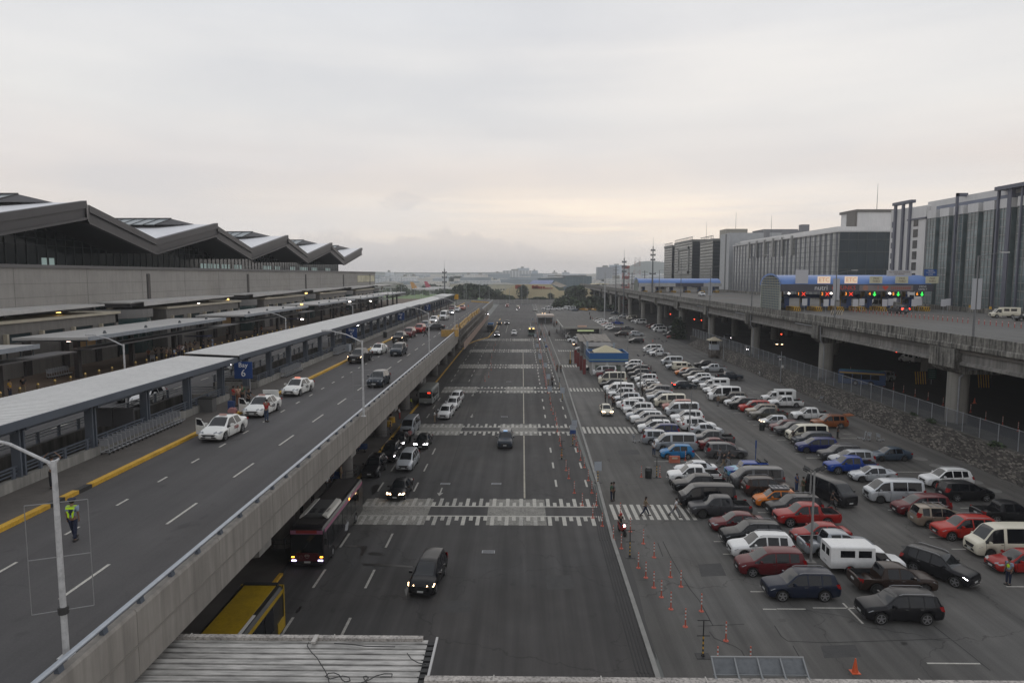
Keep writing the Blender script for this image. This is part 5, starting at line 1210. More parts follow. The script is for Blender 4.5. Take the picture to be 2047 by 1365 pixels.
for z in (7.5,8.8,10.2):
    for x in (.2,1.5): mb.cyl((x,0,z),(x,83,z),.04,.04,4)
mb.build('tube_frame',MAT('scaffold_tube',(.17,.155,.14),.6,metal=.3,var=.3,scale=.5),t)
ns = bpy.data.materials.new('netting'); ns.use_nodes = True; _b = ns.node_tree.nodes['Principled BSDF']; _b.inputs['Base Color'].default_value = (.10,.10,.09,1); _b.inputs['Alpha'].default_value = .7; _b.inputs['Roughness'].default_value = .9
mb = MB(); [mb.quad((.1,j,8+random.uniform(-.4,.4)),(.1,j+2.9,8+random.uniform(-.4,.4)),(.1,j+2.9,9.6+random.uniform(-.6,.2)),(.1,j,9.6+random.uniform(-.6,.2))) for j in range(0,84,3)]; mb.build('netting',ns,t,fix=False)
mb = MB(); [mb.box(.1,1.6,j,j+2.9,7.2,7.26) for j in range(0,84,3)]; mb.build('planks',MAT('plank_brown',(.13,.10,.075),.8,var=.3),t)
t = thing('catwalk_board',(-10.9,127,0),'long slanting tan hoarding along the foot of the scaffold','hoarding')
mb = MB()
for j in range(0,92,5): mb.add([(x_,j+d_,z_) for x_ in (0,.06) for d_,z_ in ((0,7.1),(4.9,7.1),(4.9,8.5),(0,8.5))],[(0,1,2,3),(7,6,5,4),(3,2,6,7),(0,4,5,1),(0,3,7,4),(1,5,6,2)])
mb.build('hoarding_panels',MAT('hoarding_tan',(.29,.205,.16),.8,var=.3,scale=1.0,dirt=.3),t); mb = MB(); [mb.cyl((-1.6,j,6.6),(-.05,j,7.2),.05,.05,5) for j in range(0,90,6)]; mb.build('props',MAT('scaffold_tube'),t)
# second row of yellow kerbs at the far end of the deck
struct(MB().bar((-22,297,DZ+.2),(-13.2,282,DZ+.2),.3,.4).build('deck_kerb_far',YEL))

# ------------------------------------------------------------------ corrugated bridge roof at the bottom
RZ0 = 7.45
ca = gp(875,1279,RZ0); cl = gp(300,1274,RZ0)
RFM = MAT('ribbed_roof_metal',(.46,.445,.42),.5,var=.2,scale=.5,rust=.5)
t = thing('footbridge_roof',(ca.x,ca.y,RZ0),'ribbed pale metal roof of the footbridge, streaked and dirty, at the bottom edge','roof')
mb = MB(); p = .345; n = 38; vs = []
for i in range(n):
    for u,v in ((0,0),(.24,0),(.262,-.13),(.325,-.13)): vs.append((-.35,-i*p-u*p/.345,v)); vs.append((-15.5,-i*p-u*p/.345,v))
mb.add(vs,[(2*i,2*i+1,2*i+3,2*i+2) for i in range(len(vs) // 2-1)])
mb.build('ribbed_sheet',RFM,t,fix=False)
MB().box(-15.5,-.55,-.12,.10,-.12,.12).build('edge_flashing',RUST,t)
mb = MB(); [mb.box(x,x+.03,-.14,.12,.11,.15) for x in (-3.9,-9.3)]; mb.box(-4.6,-4.45,-.5,.02,.1,.18); mb.build('flashing_joint',MAT('joint_pale',(.45,.43,.40),.6),t)
MB().box(-.08,.0,-14,.18,-.05,.03).build('side_trim',MAT('trim_pale',(.46,.45,.44),.6),t)
mb = MB(); [mb.box(-.42,-.08,-i*.345-.3,-i*.345-.08,-.14,-.02) for i in range(38)]; mb.build('rib_ends',MAT('rib_dark',(.03,.03,.03),.8),t)
MB().box(-15.5,-.3,-13,-.1,-.6,-.3).build('purlins',MAT('rib_dark'),t)
random.seed(14)
def cable(pts,label,r=.018):
    P = [gp(a,b,RZ0+.1) for a,b in pts]; mb = MB(); mb.path([tuple(p_) for p_ in P],r,5)
    return tag(mb.build('loose_cable',MAT('cable_black',(.03,.03,.03),.6)),label,'cable','loose cables on the footbridge roof')
cable([(617,1283),(614,1290),(622,1302),(634,1314),(641,1326),(650,1340),(655,1351),(659,1368)],'long dark cable snaking down the ribbed roof from its edge')
cable([(655,1345),(668,1344),(678,1348),(684,1358),(690,1362),(700,1360),(698,1353),(685,1350),(660,1356),(650,1351),(656,1346)],'tangled loop of dark cable near the bottom of the ribbed roof')
cable([(722,1364),(738,1358),(752,1350),(768,1346),(784,1346),(783,1352),(760,1352)],'dark cable looping to the right at the bottom of the ribbed roof'); cable([(668,1285),(700,1287),(733,1291),(790,1292)],'thin cable lying along the top ribs'); cable([(814,1305),(822,1316),(836,1324),(852,1327)],'short curved cable at the right end of the ribbed roof')
cable([(734,1364),(729,1358),(726,1352),(732,1350),(737,1354),(731,1359)],'small cable ring beside the looping cable')
# lower white and rusty parapet strip on the right
ZP = 7.45; pa = gp(850,1356,ZP)
t = thing('footbridge_edge',(pa.x,pa.y,ZP),'white and rusty metal parapet strip of the footbridge along the bottom edge','parapet')
MB().box(0,22,-.30,0,-.15,.12).build('edge_flashing',RUST,t); MB().box(0,22,-3.5,-.32,-.3,.02).build('top_sheet',MAT('sheet_white',(.46,.45,.44),.5,var=.1,scale=1,dirt=.3),t)
mb = MB(); [mb.box(x,x+.04,-.33,.03,.12,.15) for x in (2.3,5.9,9.4,12.8,16.5)]; mb.box(2.0,2.25,-1.6,-.32,.02,.06); mb.box(13.3,13.8,-1.6,-.1,.02,.07); mb.build('flashing_joint',MAT('joint_pale'),t)
# back of a sign board standing on the strip
a = gp(1428,1350,ZP+.1); b = gp(1612,1350,ZP+.1); w = b.x-a.x
t = thing('framed_sign',(a.x,a.y+.02,ZP+.1),'back of a grey framed sign board standing on the footbridge edge','sign')
sl = -.12
MB().add([(0,0,.0),(w,0,.0),(w,.38,.42),(0,.38,.42),(0,.03,.0),(w,.03,0),(w,.41,.42),(0,.41,.42)],[(0,1,2,3),(7,6,5,4),(3,2,6,7),(0,4,5,1),(0,3,7,4),(1,5,6,2)]).build('sign_panel',MAT('panel_steel',(.13,.14,.15),.6,var=.12,scale=1,dirt=.2),t)
mb = MB(); mb.bar((-.03,.38,.44),(w+.03,.38,.44),.05); mb.bar((-.03,-.0,.02),(w+.03,-.0,.02),.05)
for k_ in range(5): x = w*k_/4; mb.bar((x,-.25,-.02),(x,.37,.42),.05,.05); mb.bar((x+.02,-.25,0),(x+.02,.02,.02),.06)
mb.build('frame',MAT('frame_steel',(.24,.25,.255),.5,metal=.2),t)
# ------------------------------------------------------------------ vehicles
PAINT = {'white': (.76,.76,.75),'cream': (.68,.64,.52),'silver': (.34,.36,.385),'light silver': (.52,.54,.56),'grey': (.105,.105,.108),'dark grey': (.05,.05,.054),'black': (.012,.012,.014),'navy': (.012,.017,.034),
         'maroon': (.115,.014,.018),'red': (.30,.018,.016),'bright red': (.42,.022,.014),'dark brown': (.035,.022,.017),'beige': (.27,.225,.175),'brown grey': (.14,.125,.105),'olive grey': (.095,.09,.075),'orange': (.62,.17,.012),'copper': (.26,.082,.025),
         'blue': (.008,.045,.26),'dark blue': (.012,.022,.12),'light blue': (.02,.17,.38),'slate blue': (.06,.085,.115),'gunmetal': (.028,.036,.048),'yellow': (.60,.30,.02),'pale': (.45,.43,.38),'salmon': (.42,.16,.13),'taxi white': (.76,.76,.73),'teal': (.03,.17,.22)}
def paint(c):
    rough = .28 if c not in ('white','cream','taxi white') else .38
    return MAT('paint_' +c.replace(' ','_'),PAINT[c],rough,var=.05,scale=.7,coat=.2 if c in ('white','cream','taxi white','light silver','silver') else .08,spec=.35 if sum(PAINT[c]) > .6 else .22,metal=.25 if c in ('silver','light silver','grey','brown grey','beige','slate blue') else 0,dirt=.05)
RUB = MAT('tyre_rubber',(.016,.016,.016),.85); RIM = MAT('alloy_rim',(.30,.30,.31),.35,metal=.7); RIMD = MAT('dark_rim',(.05,.05,.05),.5,metal=.3)
TRIM = MAT('black_trim',(.014,.014,.015),.6); CHR = MAT('chrome',(.5,.5,.5),.2,metal=.9); HL = MAT('headlight_glass',(.26,.27,.285),.10,spec=1.0); TL = MAT('taillight_red',(.30,.012,.012),.25); PLT = MAT('number_plate',(.50,.51,.50),.5)
LON = MAT('headlamp_lit',(1,.96,.98),.4,emit=14); LWARM = MAT('headlamp_warm',(1,.66,.36),.4,emit=9); TON = MAT('taillamp_lit',(1,.04,.02),.4,emit=7); LAMB = MAT('indicator_amber',(1,.35,.03),.4,emit=7)
WSH = MAT('windscreen',(.014,.016,.018),.05,spec=.6); SLV = MAT('roof_rail',(.35,.35,.36),.35,metal=.6)
# station: (s from nose, width factor, low z, belt z, top z, top width factor, flag to next station[, inner z])
K = {}
K['sedan'] = dict(L=4.42,W=1.74,wb=(.82,3.42),r=.31,hl=(.10,.70,.13,.42),tl=(.88,.16,.34),st=[(0,.74,.34,.56,.62,.64,'b'),(.07,.86,.26,.60,.69,.72,'b'),(.4,.96,.20,.70,.83,.82,'b'),(1.12,1,.19,.82,.95,.86,'F'),(1.92,1,.19,.90,1.43,.66,'W'),
     (2.42,1,.19,.91,1.47,.66,'P'),(2.50,1,.19,.91,1.47,.66,'W'),(3.22,1,.19,.94,1.41,.64,'R'),(3.85,.97,.22,.98,1.05,.80,'b'),(4.28,.92,.26,.90,1.02,.78,'b'),(4.37,.86,.30,.82,.96,.72,'b'),(4.42,.78,.38,.74,.84,.66,'b')])
K['hatch'] = dict(L=3.85,W=1.68,wb=(.74,3.1),r=.30,hl=(.12,.72,.16,.36),tl=(.95,.26,.2),st=[(0,.76,.34,.58,.66,.64,'b'),(.07,.88,.25,.64,.74,.74,'b'),(.35,.97,.2,.76,.88,.82,'b'),(.92,1,.19,.88,1.0,.86,'F'),(1.65,1,.19,.95,1.50,.68,'W'),
     (2.15,1,.19,.96,1.54,.68,'P'),(2.23,1,.19,.96,1.54,.68,'W'),(2.98,1,.19,.99,1.52,.67,'P'),(3.35,.98,.2,1.0,1.50,.66,'R'),(3.68,.94,.25,.98,1.06,.76,'b'),(3.8,.88,.3,.85,.98,.72,'b'),(3.85,.8,.36,.75,.85,.66,'b')])
K['suv'] = dict(L=4.72,W=1.86,wb=(.9,3.62),r=.38,hl=(.10,.84,.15,.42),tl=(1.05,.34,.22),st=[(0,.78,.46,.72,.82,.68,'b'),(.07,.89,.34,.80,.94,.78,'b'),(.4,.97,.28,.93,1.04,.84,'b'),(1.22,1,.27,1.02,1.15,.88,'F'),(1.98,1,.27,1.10,1.70,.70,'W'),
     (2.5,1,.27,1.11,1.77,.70,'P'),(2.6,1,.27,1.11,1.77,.70,'W'),(3.4,1,.27,1.13,1.76,.70,'P'),(3.5,1,.27,1.13,1.76,.70,'W'),(4.05,.99,.28,1.17,1.72,.68,'P'),(4.28,.98,.3,1.18,1.70,.67,'R'),(4.56,.95,.34,1.12,1.20,.78,'b'),(4.67,.9,.38,.95,1.08,.74,'b'),(4.72,.82,.46,.82,.92,.68,'b')])
K['mpv'] = dict(L=4.70,W=1.82,wb=(.88,3.62),r=.34,hl=(.12,.82,.16,.40),tl=(1.1,.42,.18),st=[(0,.76,.38,.66,.76,.64,'b'),(.07,.88,.28,.74,.86,.76,'b'),(.35,.97,.22,.88,1.0,.84,'b'),(1.0,1,.21,1.0,1.12,.88,'F'),(1.95,1,.21,1.05,1.64,.71,'W'),
     (2.45,1,.21,1.05,1.72,.71,'P'),(2.54,1,.21,1.05,1.72,.71,'W'),(3.4,1,.21,1.07,1.73,.71,'P'),(3.48,1,.21,1.07,1.73,.71,'W'),(4.1,.99,.22,1.10,1.70,.70,'P'),(4.36,.98,.24,1.1,1.67,.69,'R'),(4.58,.95,.28,1.06,1.14,.78,'b'),(4.66,.9,.34,.9,1.02,.74,'b'),(4.70,.82,.42,.78,.88,.68,'b')])
K['wagon'] = dict(K['mpv'],L=4.5,W=1.72,r=.33)
K['wagon']['st'] = [(a*4.5/4.7,b,c,d*.97,e*1.0,f+.02,g) for a,b,c,d,e,f,g in K['mpv']['st']]; K['wagon']['wb'] = (.84,3.45)
K['pickup'] = dict(L=5.25,W=1.87,wb=(.95,4.05),r=.40,hl=(.10,.90,.17,.42),tl=(1.0,.34,.16),st=[(0,.78,.50,.78,.88,.68,'b'),(.07,.90,.38,.86,.98,.80,'b'),(.4,.98,.34,.97,1.08,.86,'b'),(1.28,1,.33,1.05,1.18,.88,'F'),(2.0,1,.33,1.13,1.72,.69,'W'),
     (2.5,1,.33,1.13,1.79,.69,'P'),(2.6,1,.33,1.13,1.79,.69,'W'),(3.3,1,.33,1.15,1.77,.68,'P'),(3.45,1,.33,1.16,1.76,.68,'R'),(3.66,1,.33,1.14,1.20,.84,'b'),(3.70,1,.33,1.10,1.12,.92,'B',.72),(5.12,.98,.36,1.10,1.12,.92,'b',.72),(5.14,.98,.36,1.08,1.12,.88,'b'),(5.21,.97,.42,1.04,1.10,.88,'b'),(5.25,.95,.52,.98,1.05,.86,'b')])
K['van'] = dict(L=5.05,W=1.90,wb=(.95,3.75),r=.36,hl=(.12,.86,.18,.36),tl=(1.05,.55,.13),st=[(0,.80,.42,.86,.96,.72,'b'),(.07,.90,.28,.98,1.12,.82,'b'),(.42,.98,.23,1.12,1.26,.88,'F'),(1.25,1,.22,1.18,1.93,.78,'W'),(1.78,1,.22,1.2,2.02,.78,'P'),(2.02,1,.22,1.2,2.04,.78,'W'),
     (3.3,1,.22,1.2,2.05,.78,'P'),(3.36,1,.22,1.2,2.05,.78,'W'),(4.6,1,.22,1.2,2.03,.78,'P'),(4.82,.99,.23,1.2,2.0,.77,'R'),(4.95,.97,.26,1.18,1.26,.82,'b'),(5.01,.94,.30,1.0,1.12,.80,'b'),(5.05,.88,.4,.8,.9,.76,'b')])
K['tall van'] = dict(K['van'],L=5.5,r=.37); K['tall van']['st'] = [(s_[0]*5.5/5.05,*s_[1:4],s_[4]+(.27 if s_[4] > 1.9 else 0),s_[5]+(-.03 if s_[4] > 1.9 else 0),s_[6]) for s_ in K['van']['st']]; K['tall van']['wb'] = (1.05,4.1)
K['boxy SUV'] = dict(K['suv'],L=4.3,W=1.83,r=.40); K['boxy SUV']['st'] = [(0,.86,.5,.86,.98,.8,'b'),(.1,.92,.42,.95,1.06,.86,'b'),(1.15,.98,.40,1.08,1.16,.88,'F'),(1.6,1,.4,1.14,1.78,.80,'W'),(2.2,1,.4,1.14,1.80,.80,'P'),(2.35,1,.4,1.14,1.80,.80,'W'),(3.2,1,.4,1.15,1.80,.80,'P'),(3.4,1,.4,1.15,1.80,.80,'W'),(4.05,.99,.42,1.15,1.79,.79,'R'),(4.2,.97,.46,1.12,1.2,.84,'b'),(4.3,.94,.52,1.0,1.1,.8,'b')]
K['boxy SUV']['wb'] = (.85,3.3)
K['boxy van'] = dict(L=4.75,W=1.76,wb=(.85,3.45),r=.33,hl=(.10,.72,.16,.30),tl=(.75,.2,.12),st=[(0,.84,.40,.72,.82,.76,'b'),(.08,.92,.3,.80,.92,.82,'b'),(.55,.97,.28,.98,1.08,.88,'F'),(1.05,.98,.27,1.05,1.72,.80,'W'),(1.62,.98,.27,1.05,1.76,.80,'P'),(1.66,1.0,.27,1.05,1.76,.80,'b'),
     (1.70,1.06,.45,1.2,2.02,.97,'w'),(4.68,1.06,.45,1.2,2.02,.97,'b'),(4.75,1.05,.48,1.2,2.0,.96,'b')])
K['cab and box van'] = dict(K['boxy van'],L=5.3); K['cab and box van']['st'] = [(0,.84,.42,.76,.86,.74,'b'),(.1,.92,.32,.84,.95,.82,'b'),(1.0,.97,.30,.98,1.08,.86,'F'),(1.5,.98,.29,1.05,1.66,.78,'W'),(2.15,.98,.29,1.05,1.70,.78,'P'),(2.2,.99,.29,1.05,1.70,.80,'b'),
     (2.24,1.1,.5,1.2,2.05,1.0,'w'),(5.22,1.1,.5,1.2,2.05,1.0,'b'),(5.3,1.09,.52,1.2,2.03,.99,'b')]; K['cab and box van']['wb'] = (.95,3.9)
KW = {'sedan': 'sedan','hatch': 'hatchback','suv': 'SUV','mpv': 'people carrier','wagon': 'station wagon','pickup': 'pickup truck','van': 'van','tall van': 'high roofed van','boxy SUV': 'boxy SUV','boxy van': 'boxy passenger van','cab and box van': 'bonneted box van'}

def pchip(X,Y,x):
    n = len(X); h = [X[i+1]-X[i] for i in range(n-1)]; d = [(Y[i+1]-Y[i])/h[i] for i in range(n-1)]; m = [0.0]*n
    for i in range(1,n-1):
        if d[i-1]*d[i] > 0: w1,w2 = 2*h[i]+h[i-1],h[i]+2*h[i-1]; m[i] = (w1+w2)/(w1/d[i-1]+w2/d[i])
    m[0],m[-1] = d[0],d[-1]; i = min(n-2,max(0,max((j for j in range(n) if X[j] <= x+1e-9),default=0))); t = (x-X[i])/h[i]
    return (2*t ** 3-3*t*t+1)*Y[i]+(t ** 3-2*t*t+t)*h[i]*m[i]+(3*t*t-2*t ** 3)*Y[i+1]+(t ** 3-t*t)*h[i]*m[i+1]
def body_parts(kind):
    k = K[kind]; L,W = k['L'],k['W']; st = [s if len(s) == 8 else (*s,None) for s in k['st']]
    ra = k['r']+.07
    xs = set(round(s[0],4) for s in st)
    for c in k['wb']:
        for f in (-1.0,-.98,-.88,-.66,-.35,0,.35,.66,.88,.98,1.0): xs.add(round(c+ra*f,4))
    hard = 'box' in kind and kind != 'boxy SUV'
    if not hard:
        x = .1
        while x < L: xs.add(round(x,4)); x += .17
    xs = sorted(x for x in xs if 0 <= x <= L)
    key_ = set(round(s[0],4) for s in st); o_ = []
    for x in xs:
        if o_ and x-o_[-1] < .02:
            if x in key_: o_[-1] = x
            continue
        o_.append(x)
    xs = o_; xs[-1] = L; SX = [s[0] for s in st]
    rows = []; flags = []
    for x in xs:
        i = max(j for j in range(len(st)) if st[j][0] <= x+1e-6); i = min(i,len(st)-2) if x < L-1e-6 else len(st)-1
        if i == len(st)-1: p = st[i]
        else:
            a,b = st[i],st[i+1]; t = (x-a[0])/(b[0]-a[0]); t = max(0,min(1,t))
            p = [x]+[a[q]+(b[q]-a[q])*t for q in range(1,6)]+[a[6],a[7] if (a[7] is not None and b[7] is not None and t < 1) or (a[7] is not None and t == 0) else None]
        if not hard and i < len(st)-1: p = [x]+[pchip(SX,[s[q] for s in st],x) for q in range(1,5)]+p[5:]
        zl = p[2]
        for c in k['wb']:
            d = abs(x-c)
            if d < ra: zl = max(zl,math.sqrt(ra*ra-d*d)+k['r']*.92)
        w = p[1]*W/2; zb,zt = p[3],p[4]; wt = p[5]*W/2/1.0; inner = p[7] if len(p) > 7 else None
        cab = zt-zb > .25; dz = zb-zl
        sec = [(0,zl),(w*.90,zl),(w*.985,zl+dz*.30),(w,zl+dz*.62),(w*.985,zl+dz*.86),(w*.955,zb),(wt,zt-(.07 if cab else .035)),(wt*(.93 if cab else .90),zt-(.012 if cab else .006)),(wt*(.84 if cab else .8),zt),(0,zt+(.028 if cab else .03))]
        if inner is not None: sec[6] = (w*.95,zt); sec[7] = (w*.90,zt); sec[8] = (w*.885,inner); sec[9] = (0,inner)
        rows.append((x,sec)); flags.append(p[6])
    mbs = {n: MB() for n in ('body','windscreen','side_window','rear_window','cargo_bed')}
    def V(r,j,sgn): x,sec = rows[r]; return (L/2-x,sgn*sec[j][0],sec[j][1])
    for r in range(len(rows)-1):
        fl = flags[r]; x0 = rows[r][0]
        for j in range(9):
            key = 'body'
            if fl == 'F' and j == 8: key = 'windscreen'
            elif fl == 'R' and j == 8: key = 'rear_window'
            elif fl in 'FW' and j == 5 and fl != 'b': key = 'side_window'
            elif fl == 'B' and j in (7,8): key = 'cargo_bed'
            for sgn in (1,-1): mbs[key].add([V(r,j,sgn),V(r+1,j,sgn),V(r+1,j+1,sgn),V(r,j+1,sgn)],[(0,1,2,3) if sgn > 0 else (3,2,1,0)])
    for r in (0,len(rows)-1):
        for sgn in (1,-1):
            f = [V(r,j,sgn) for j in range(10)]; mbs['body'].add(f,[tuple(range(10)) if sgn*(1 if r else -1) < 0 else tuple(range(9,-1,-1))])
    out = []
    for n,mb in mbs.items():
        if not mb.v: continue
        me = mb.mesh(n,TRIM,None,False)
        bm = bmesh.new(); bm.from_mesh(me); bmesh.ops.remove_doubles(bm,verts=bm.verts,dist=.0008); bmesh.ops.dissolve_degenerate(bm,edges=bm.edges,dist=.0005); bmesh.ops.recalc_face_normals(bm,faces=bm.faces); bm.to_mesh(me); bm.free()
        me.polygons.foreach_set('use_smooth',[True]*len(me.polygons)); me.set_sharp_from_angle(angle=R(32 if 'box' not in kind else 25))
        if n != 'side_window': out.append((n,me)); continue
        bm = bmesh.new(); bm.from_mesh(me); left = set(bm.faces)
        while left:                        # every pane is an object of its own
            st_ = [left.pop()]; isl = set(st_)
            while st_:
                f = st_.pop()
                for e in f.edges:
                    for g_ in e.link_faces:
                        if g_ in left: left.discard(g_); isl.add(g_); st_.append(g_)
            w_ = MB(); isl = list(isl); vi = {}
            for f in isl:
                for v in f.verts:
                    if v not in vi: vi[v] = len(vi)
            w_.add([v.co for v in vi],[[vi[v] for v in f.verts] for f in isl]); out.append((n,w_.mesh(n,TRIM,30,False)))
        bm.free()
    return out,rows
def setmat(me,m_): me.materials.clear(); me.materials.append(m_); return me
PROTO = {}
def proto(kind):
    if kind in PROTO: return PROTO[kind]
    k = K[kind]; L,W,r = k['L'],k['W'],k['r']; parts = []
    out,rows = body_parts(kind)
    for n,me in out: setmat(me,{'body': TRIM,'windscreen': WSH,'side_window': GLASSD,'rear_window': GLASSD,'cargo_bed': MAT('bed_liner',(.02,.02,.021),.8)}[n]); parts.append([n,me,None,n == 'body'])
    # wheels
    t = MB(); t.cyl((0,-.10,0),(0,.10,0),r,r,22); t.cyl((0,-.115,0),(0,-.10,0),r*.86,r*.97,22,False); t.cyl((0,.10,0),(0,.115,0),r*.97,r*.86,22,False); tm = t.mesh('tyre',RUB,40)
    q = MB(); q.cyl((0,.088,0),(0,.112,0),r*.66,r*.70,18)
    q.v = []; q.f = []; q.mi = []
    n = 24
    for a in range(n):
        a0,a1 = 2*math.pi*a/n,2*math.pi*(a+1)/n
        for (ra,rb,ya,yb) in ((r*.74,r*.66,.118,.118),(r*.66,r*.64,.118,.09)):
            q.add([(ra*math.cos(a0),ya,ra*math.sin(a0)),(ra*math.cos(a1),ya,ra*math.sin(a1)),(rb*math.cos(a1),yb,rb*math.sin(a1)),(rb*math.cos(a0),yb,rb*math.sin(a0))],[(0,1,2,3)])
    for a in range(5):
        aa = 2*math.pi*a/5+.3; d = Vector((math.cos(aa),0,math.sin(aa))); e = Vector((-math.sin(aa),0,math.cos(aa)))
        q.add([d*r*.12+e*.05+Vector((0,.122,0)),d*r*.66+e*.045+Vector((0,.118,0)),d*r*.66-e*.03+Vector((0,.118,0)),d*r*.12-e*.05+Vector((0,.122,0))],[(0,1,2,3)])
    q.cyl((0,.10,0),(0,.126,0),r*.16,r*.15,10); rm = q.mesh('rim',RIM,fix=False)
    dk = MB().cyl((0,.10,0),(0,.112,0),r*.72,r*.70,18).mesh('brake_disc',MAT('wheel_dark',(.03,.03,.03),.6))
    for x in k['wb']:
        for s in (1,-1): parts.append(['wheel',tm,(L/2-x,s*(W/2-.145),r),False,(rm,dk),s])
    hx,hz,hh,hw = k['hl']
    def surf(x,zf):      # half width at station x
        rr = min(rows,key=lambda q_: abs(q_[0]-x)); return rr[1]
    nose = .88 if kind not in ('van','tall van','boxy van') else .92
    for s in (1,-1):
        h = MB(); w1 = W/2*.94; w0 = w1-hw-.03
        h.add([(L/2-.01,s*w0,hz-hh*.5),(L/2-.15,s*w1,hz-hh*.35),(L/2-.40,s*(w1+.06),hz+hh*.45),(L/2-.22,s*(w0+.1),hz+hh*.62),(L/2-.04,s*w0,hz+hh*.30),
               (L/2-.20,s*w0*.95,hz-hh*.5),(L/2-.5,s*(w1-.1),hz-hh*.3),(L/2-.55,s*(w1-.1),hz+hh*.3)],
              [(0,1,2,3,4),(0,5,6,1),(1,6,7,2),(2,7,3),(3,7,5,4),(4,5,0)]); parts.append(['headlight',h.mesh('headlight',HL,40),None,False])
        tz,thh,tw = k['tl']; tt = MB(); xr = -L/2
        off = .16 if kind in ('suv','mpv','wagon','hatch','boxy SUV') else .06
        tt.add([(xr+.0,s*(W/2*.86-tw),tz-thh/2),(xr+.06,s*W/2*.955,tz-thh/2),(xr+off+.02,s*W/2*.96,tz+thh/2),(xr+off*.8-.02,s*(W/2*.86-tw*.8),tz+thh/2),
                (xr+.28,s*W/2*.985,tz-thh/3),(xr+off+.26,s*W/2*.97,tz+thh/2.4)],[(0,1,2,3),(1,4,5,2)]); parts.append(['tail_light',tt.mesh('tail_light',TL,None),None,False])
        m_ = MB(); mx = L/2-[q for q in k['st'] if q[6] == 'F'][0][0]-.42; mz = [q for q in k['st'] if q[6] == 'W'][0][3]+.03
        m_.obox((mx,s*(W/2+.10),mz+.07),(.13,.22,.15)); m_.obox((mx+.03,s*(W/2+.0),mz+.02),(.06,.12,.04)); parts.append(['side_mirror',m_.mesh('side_mirror',TRIM),None,'mirror'])
    # grille, lower intake, plates, wipers, seams
    lowz = k['st'][1][2]; g = MB(); gz = k['st'][0][3]
    z0,zt0 = k['st'][0][2],k['st'][0][4]; dz = zt0-z0
    g.add([(L/2+.018,-.36,z0+dz*.42),(L/2+.018,.36,z0+dz*.42),(L/2+.018,.52,zt0-.03),(L/2+.018,-.52,zt0-.03),(L/2-.1,-.36,z0+dz*.42),(L/2-.1,.36,z0+dz*.42),(L/2-.1,.52,zt0-.03),(L/2-.1,-.52,zt0-.03)],[(0,1,2,3),(0,4,5,1),(3,2,6,7),(1,5,6,2),(0,3,7,4)]); parts.append(['grille',g.mesh('grille',TRIM,fix=False),None,False])
    b = MB(); b.add([(L/2+.02,-.60,z0+.01),(L/2+.02,.60,z0+.01),(L/2+.02,.46,z0+dz*.34),(L/2+.02,-.46,z0+dz*.34),(L/2-.2,-.6,z0-.06),(L/2-.2,.6,z0-.06)],[(0,1,2,3),(0,4,5,1)]); parts.append(['lower_intake',b.mesh('lower_intake',TRIM,fix=False),None,False])
    parts.append(['bumper_strip',MB().box(L/2-.03,L/2+.022,-.7,.7,lowz-.02,lowz+.02).mesh('bumper_strip',CHR if kind in ('suv','pickup') else TRIM),None,False])
    parts.append(['number_plate',MB().box(L/2-.0,L/2+.03,-.2,.2,z0+.03,z0+.15).box(-L/2-.03,-L/2+.05,-.2,.2,gz-.02,gz+.11).mesh('number_plate',PLT),None,False])
    sm = MB()
    def seam(x):
        rr = min(rows,key=lambda q_: abs(q_[0]-x))
        for s in (1,-1):
            P = [Vector((L/2-rr[0],s*(y+.003),z)) for y,z in rr[1][1:6]]
            for a,c in zip(P[:-1],P[1:]): sm.bar(a,c,.018,.012)
    ps = [q[0] for q in k['st'] if q[6] == 'P']
    seam(k['st'][[i for i,q in enumerate(k['st']) if q[6] == 'F'][0]][0]+.25)
    for x in ps[:2]: seam(x+.04)
    parts.append(['door_trim',sm.mesh('door_trim',MAT('seam_dark',(.008,.008,.008),.8)),None,False])
    hd = MB()
    for i,x in enumerate(ps[:2]):
        z = [q for q in k['st'] if q[6] == 'P'][i][3]-.10
        for s in (1,-1): hd.box(L/2-x+.05,L/2-x+.23,s*(W/2)-.025,s*(W/2)+.025,z-.015,z+.015)
    if hd.v: parts.append(['door_handle',hd.mesh('door_handle',CHR),None,False])
    if kind in ('suv',):
        rl = MB()
        for s in (1,-1): rl.path([(L/2-2.05,s*.60,1.75),(L/2-2.3,s*.61,1.83),(L/2-3.9,s*.60,1.82),(L/2-4.1,s*.59,1.74)],.022,5)
        parts.append(['roof_rail',rl.mesh('roof_rail',SLV),None,False])
    if 'box' in kind and kind != 'boxy SUV':
        x0 = [q for q in k['st'] if q[6] == 'w'][0][0]; hw_ = W/2*1.06 if kind == 'boxy van' else W/2*1.1
        # inset the box side windows
        for s in (1,-1):
            for a in ((.25,1.15),(1.4,2.4)):
                w_ = MB(); za,zb = 1.32,1.80; f = lambda z: (W/2)*((1.06 if kind == 'boxy van' else 1.1)*.955+((k['st'][6][5])-(1.06 if kind == 'boxy van' else 1.1)*.955)*(z-1.2)/(1.95-1.2))+.006
                X0,X1 = L/2-x0-a[0],L/2-x0-a[1]
                w_.add([(X0,s*f(za),za),(X1,s*f(za),za),(X1,s*f(zb),zb),(X0,s*f(zb),zb),(X0,s*(f(za)-.03),za),(X1,s*(f(za)-.03),za),(X1,s*(f(zb)-.03),zb),(X0,s*(f(zb)-.03),zb)],[(0,1,2,3),(0,4,5,1),(1,5,6,2),(2,6,7,3),(3,7,4,0)])
                parts.append(['side_window',w_.mesh('side_window',GLASSD),None,False])
        parts.append(['rear_window',MB().box(-L/2-.012,-L/2+.03,-.62,-.12,1.3,1.8).box(-L/2-.012,-L/2+.03,.12,.62,1.3,1.8).mesh('rear_window',GLASSD),None,False])
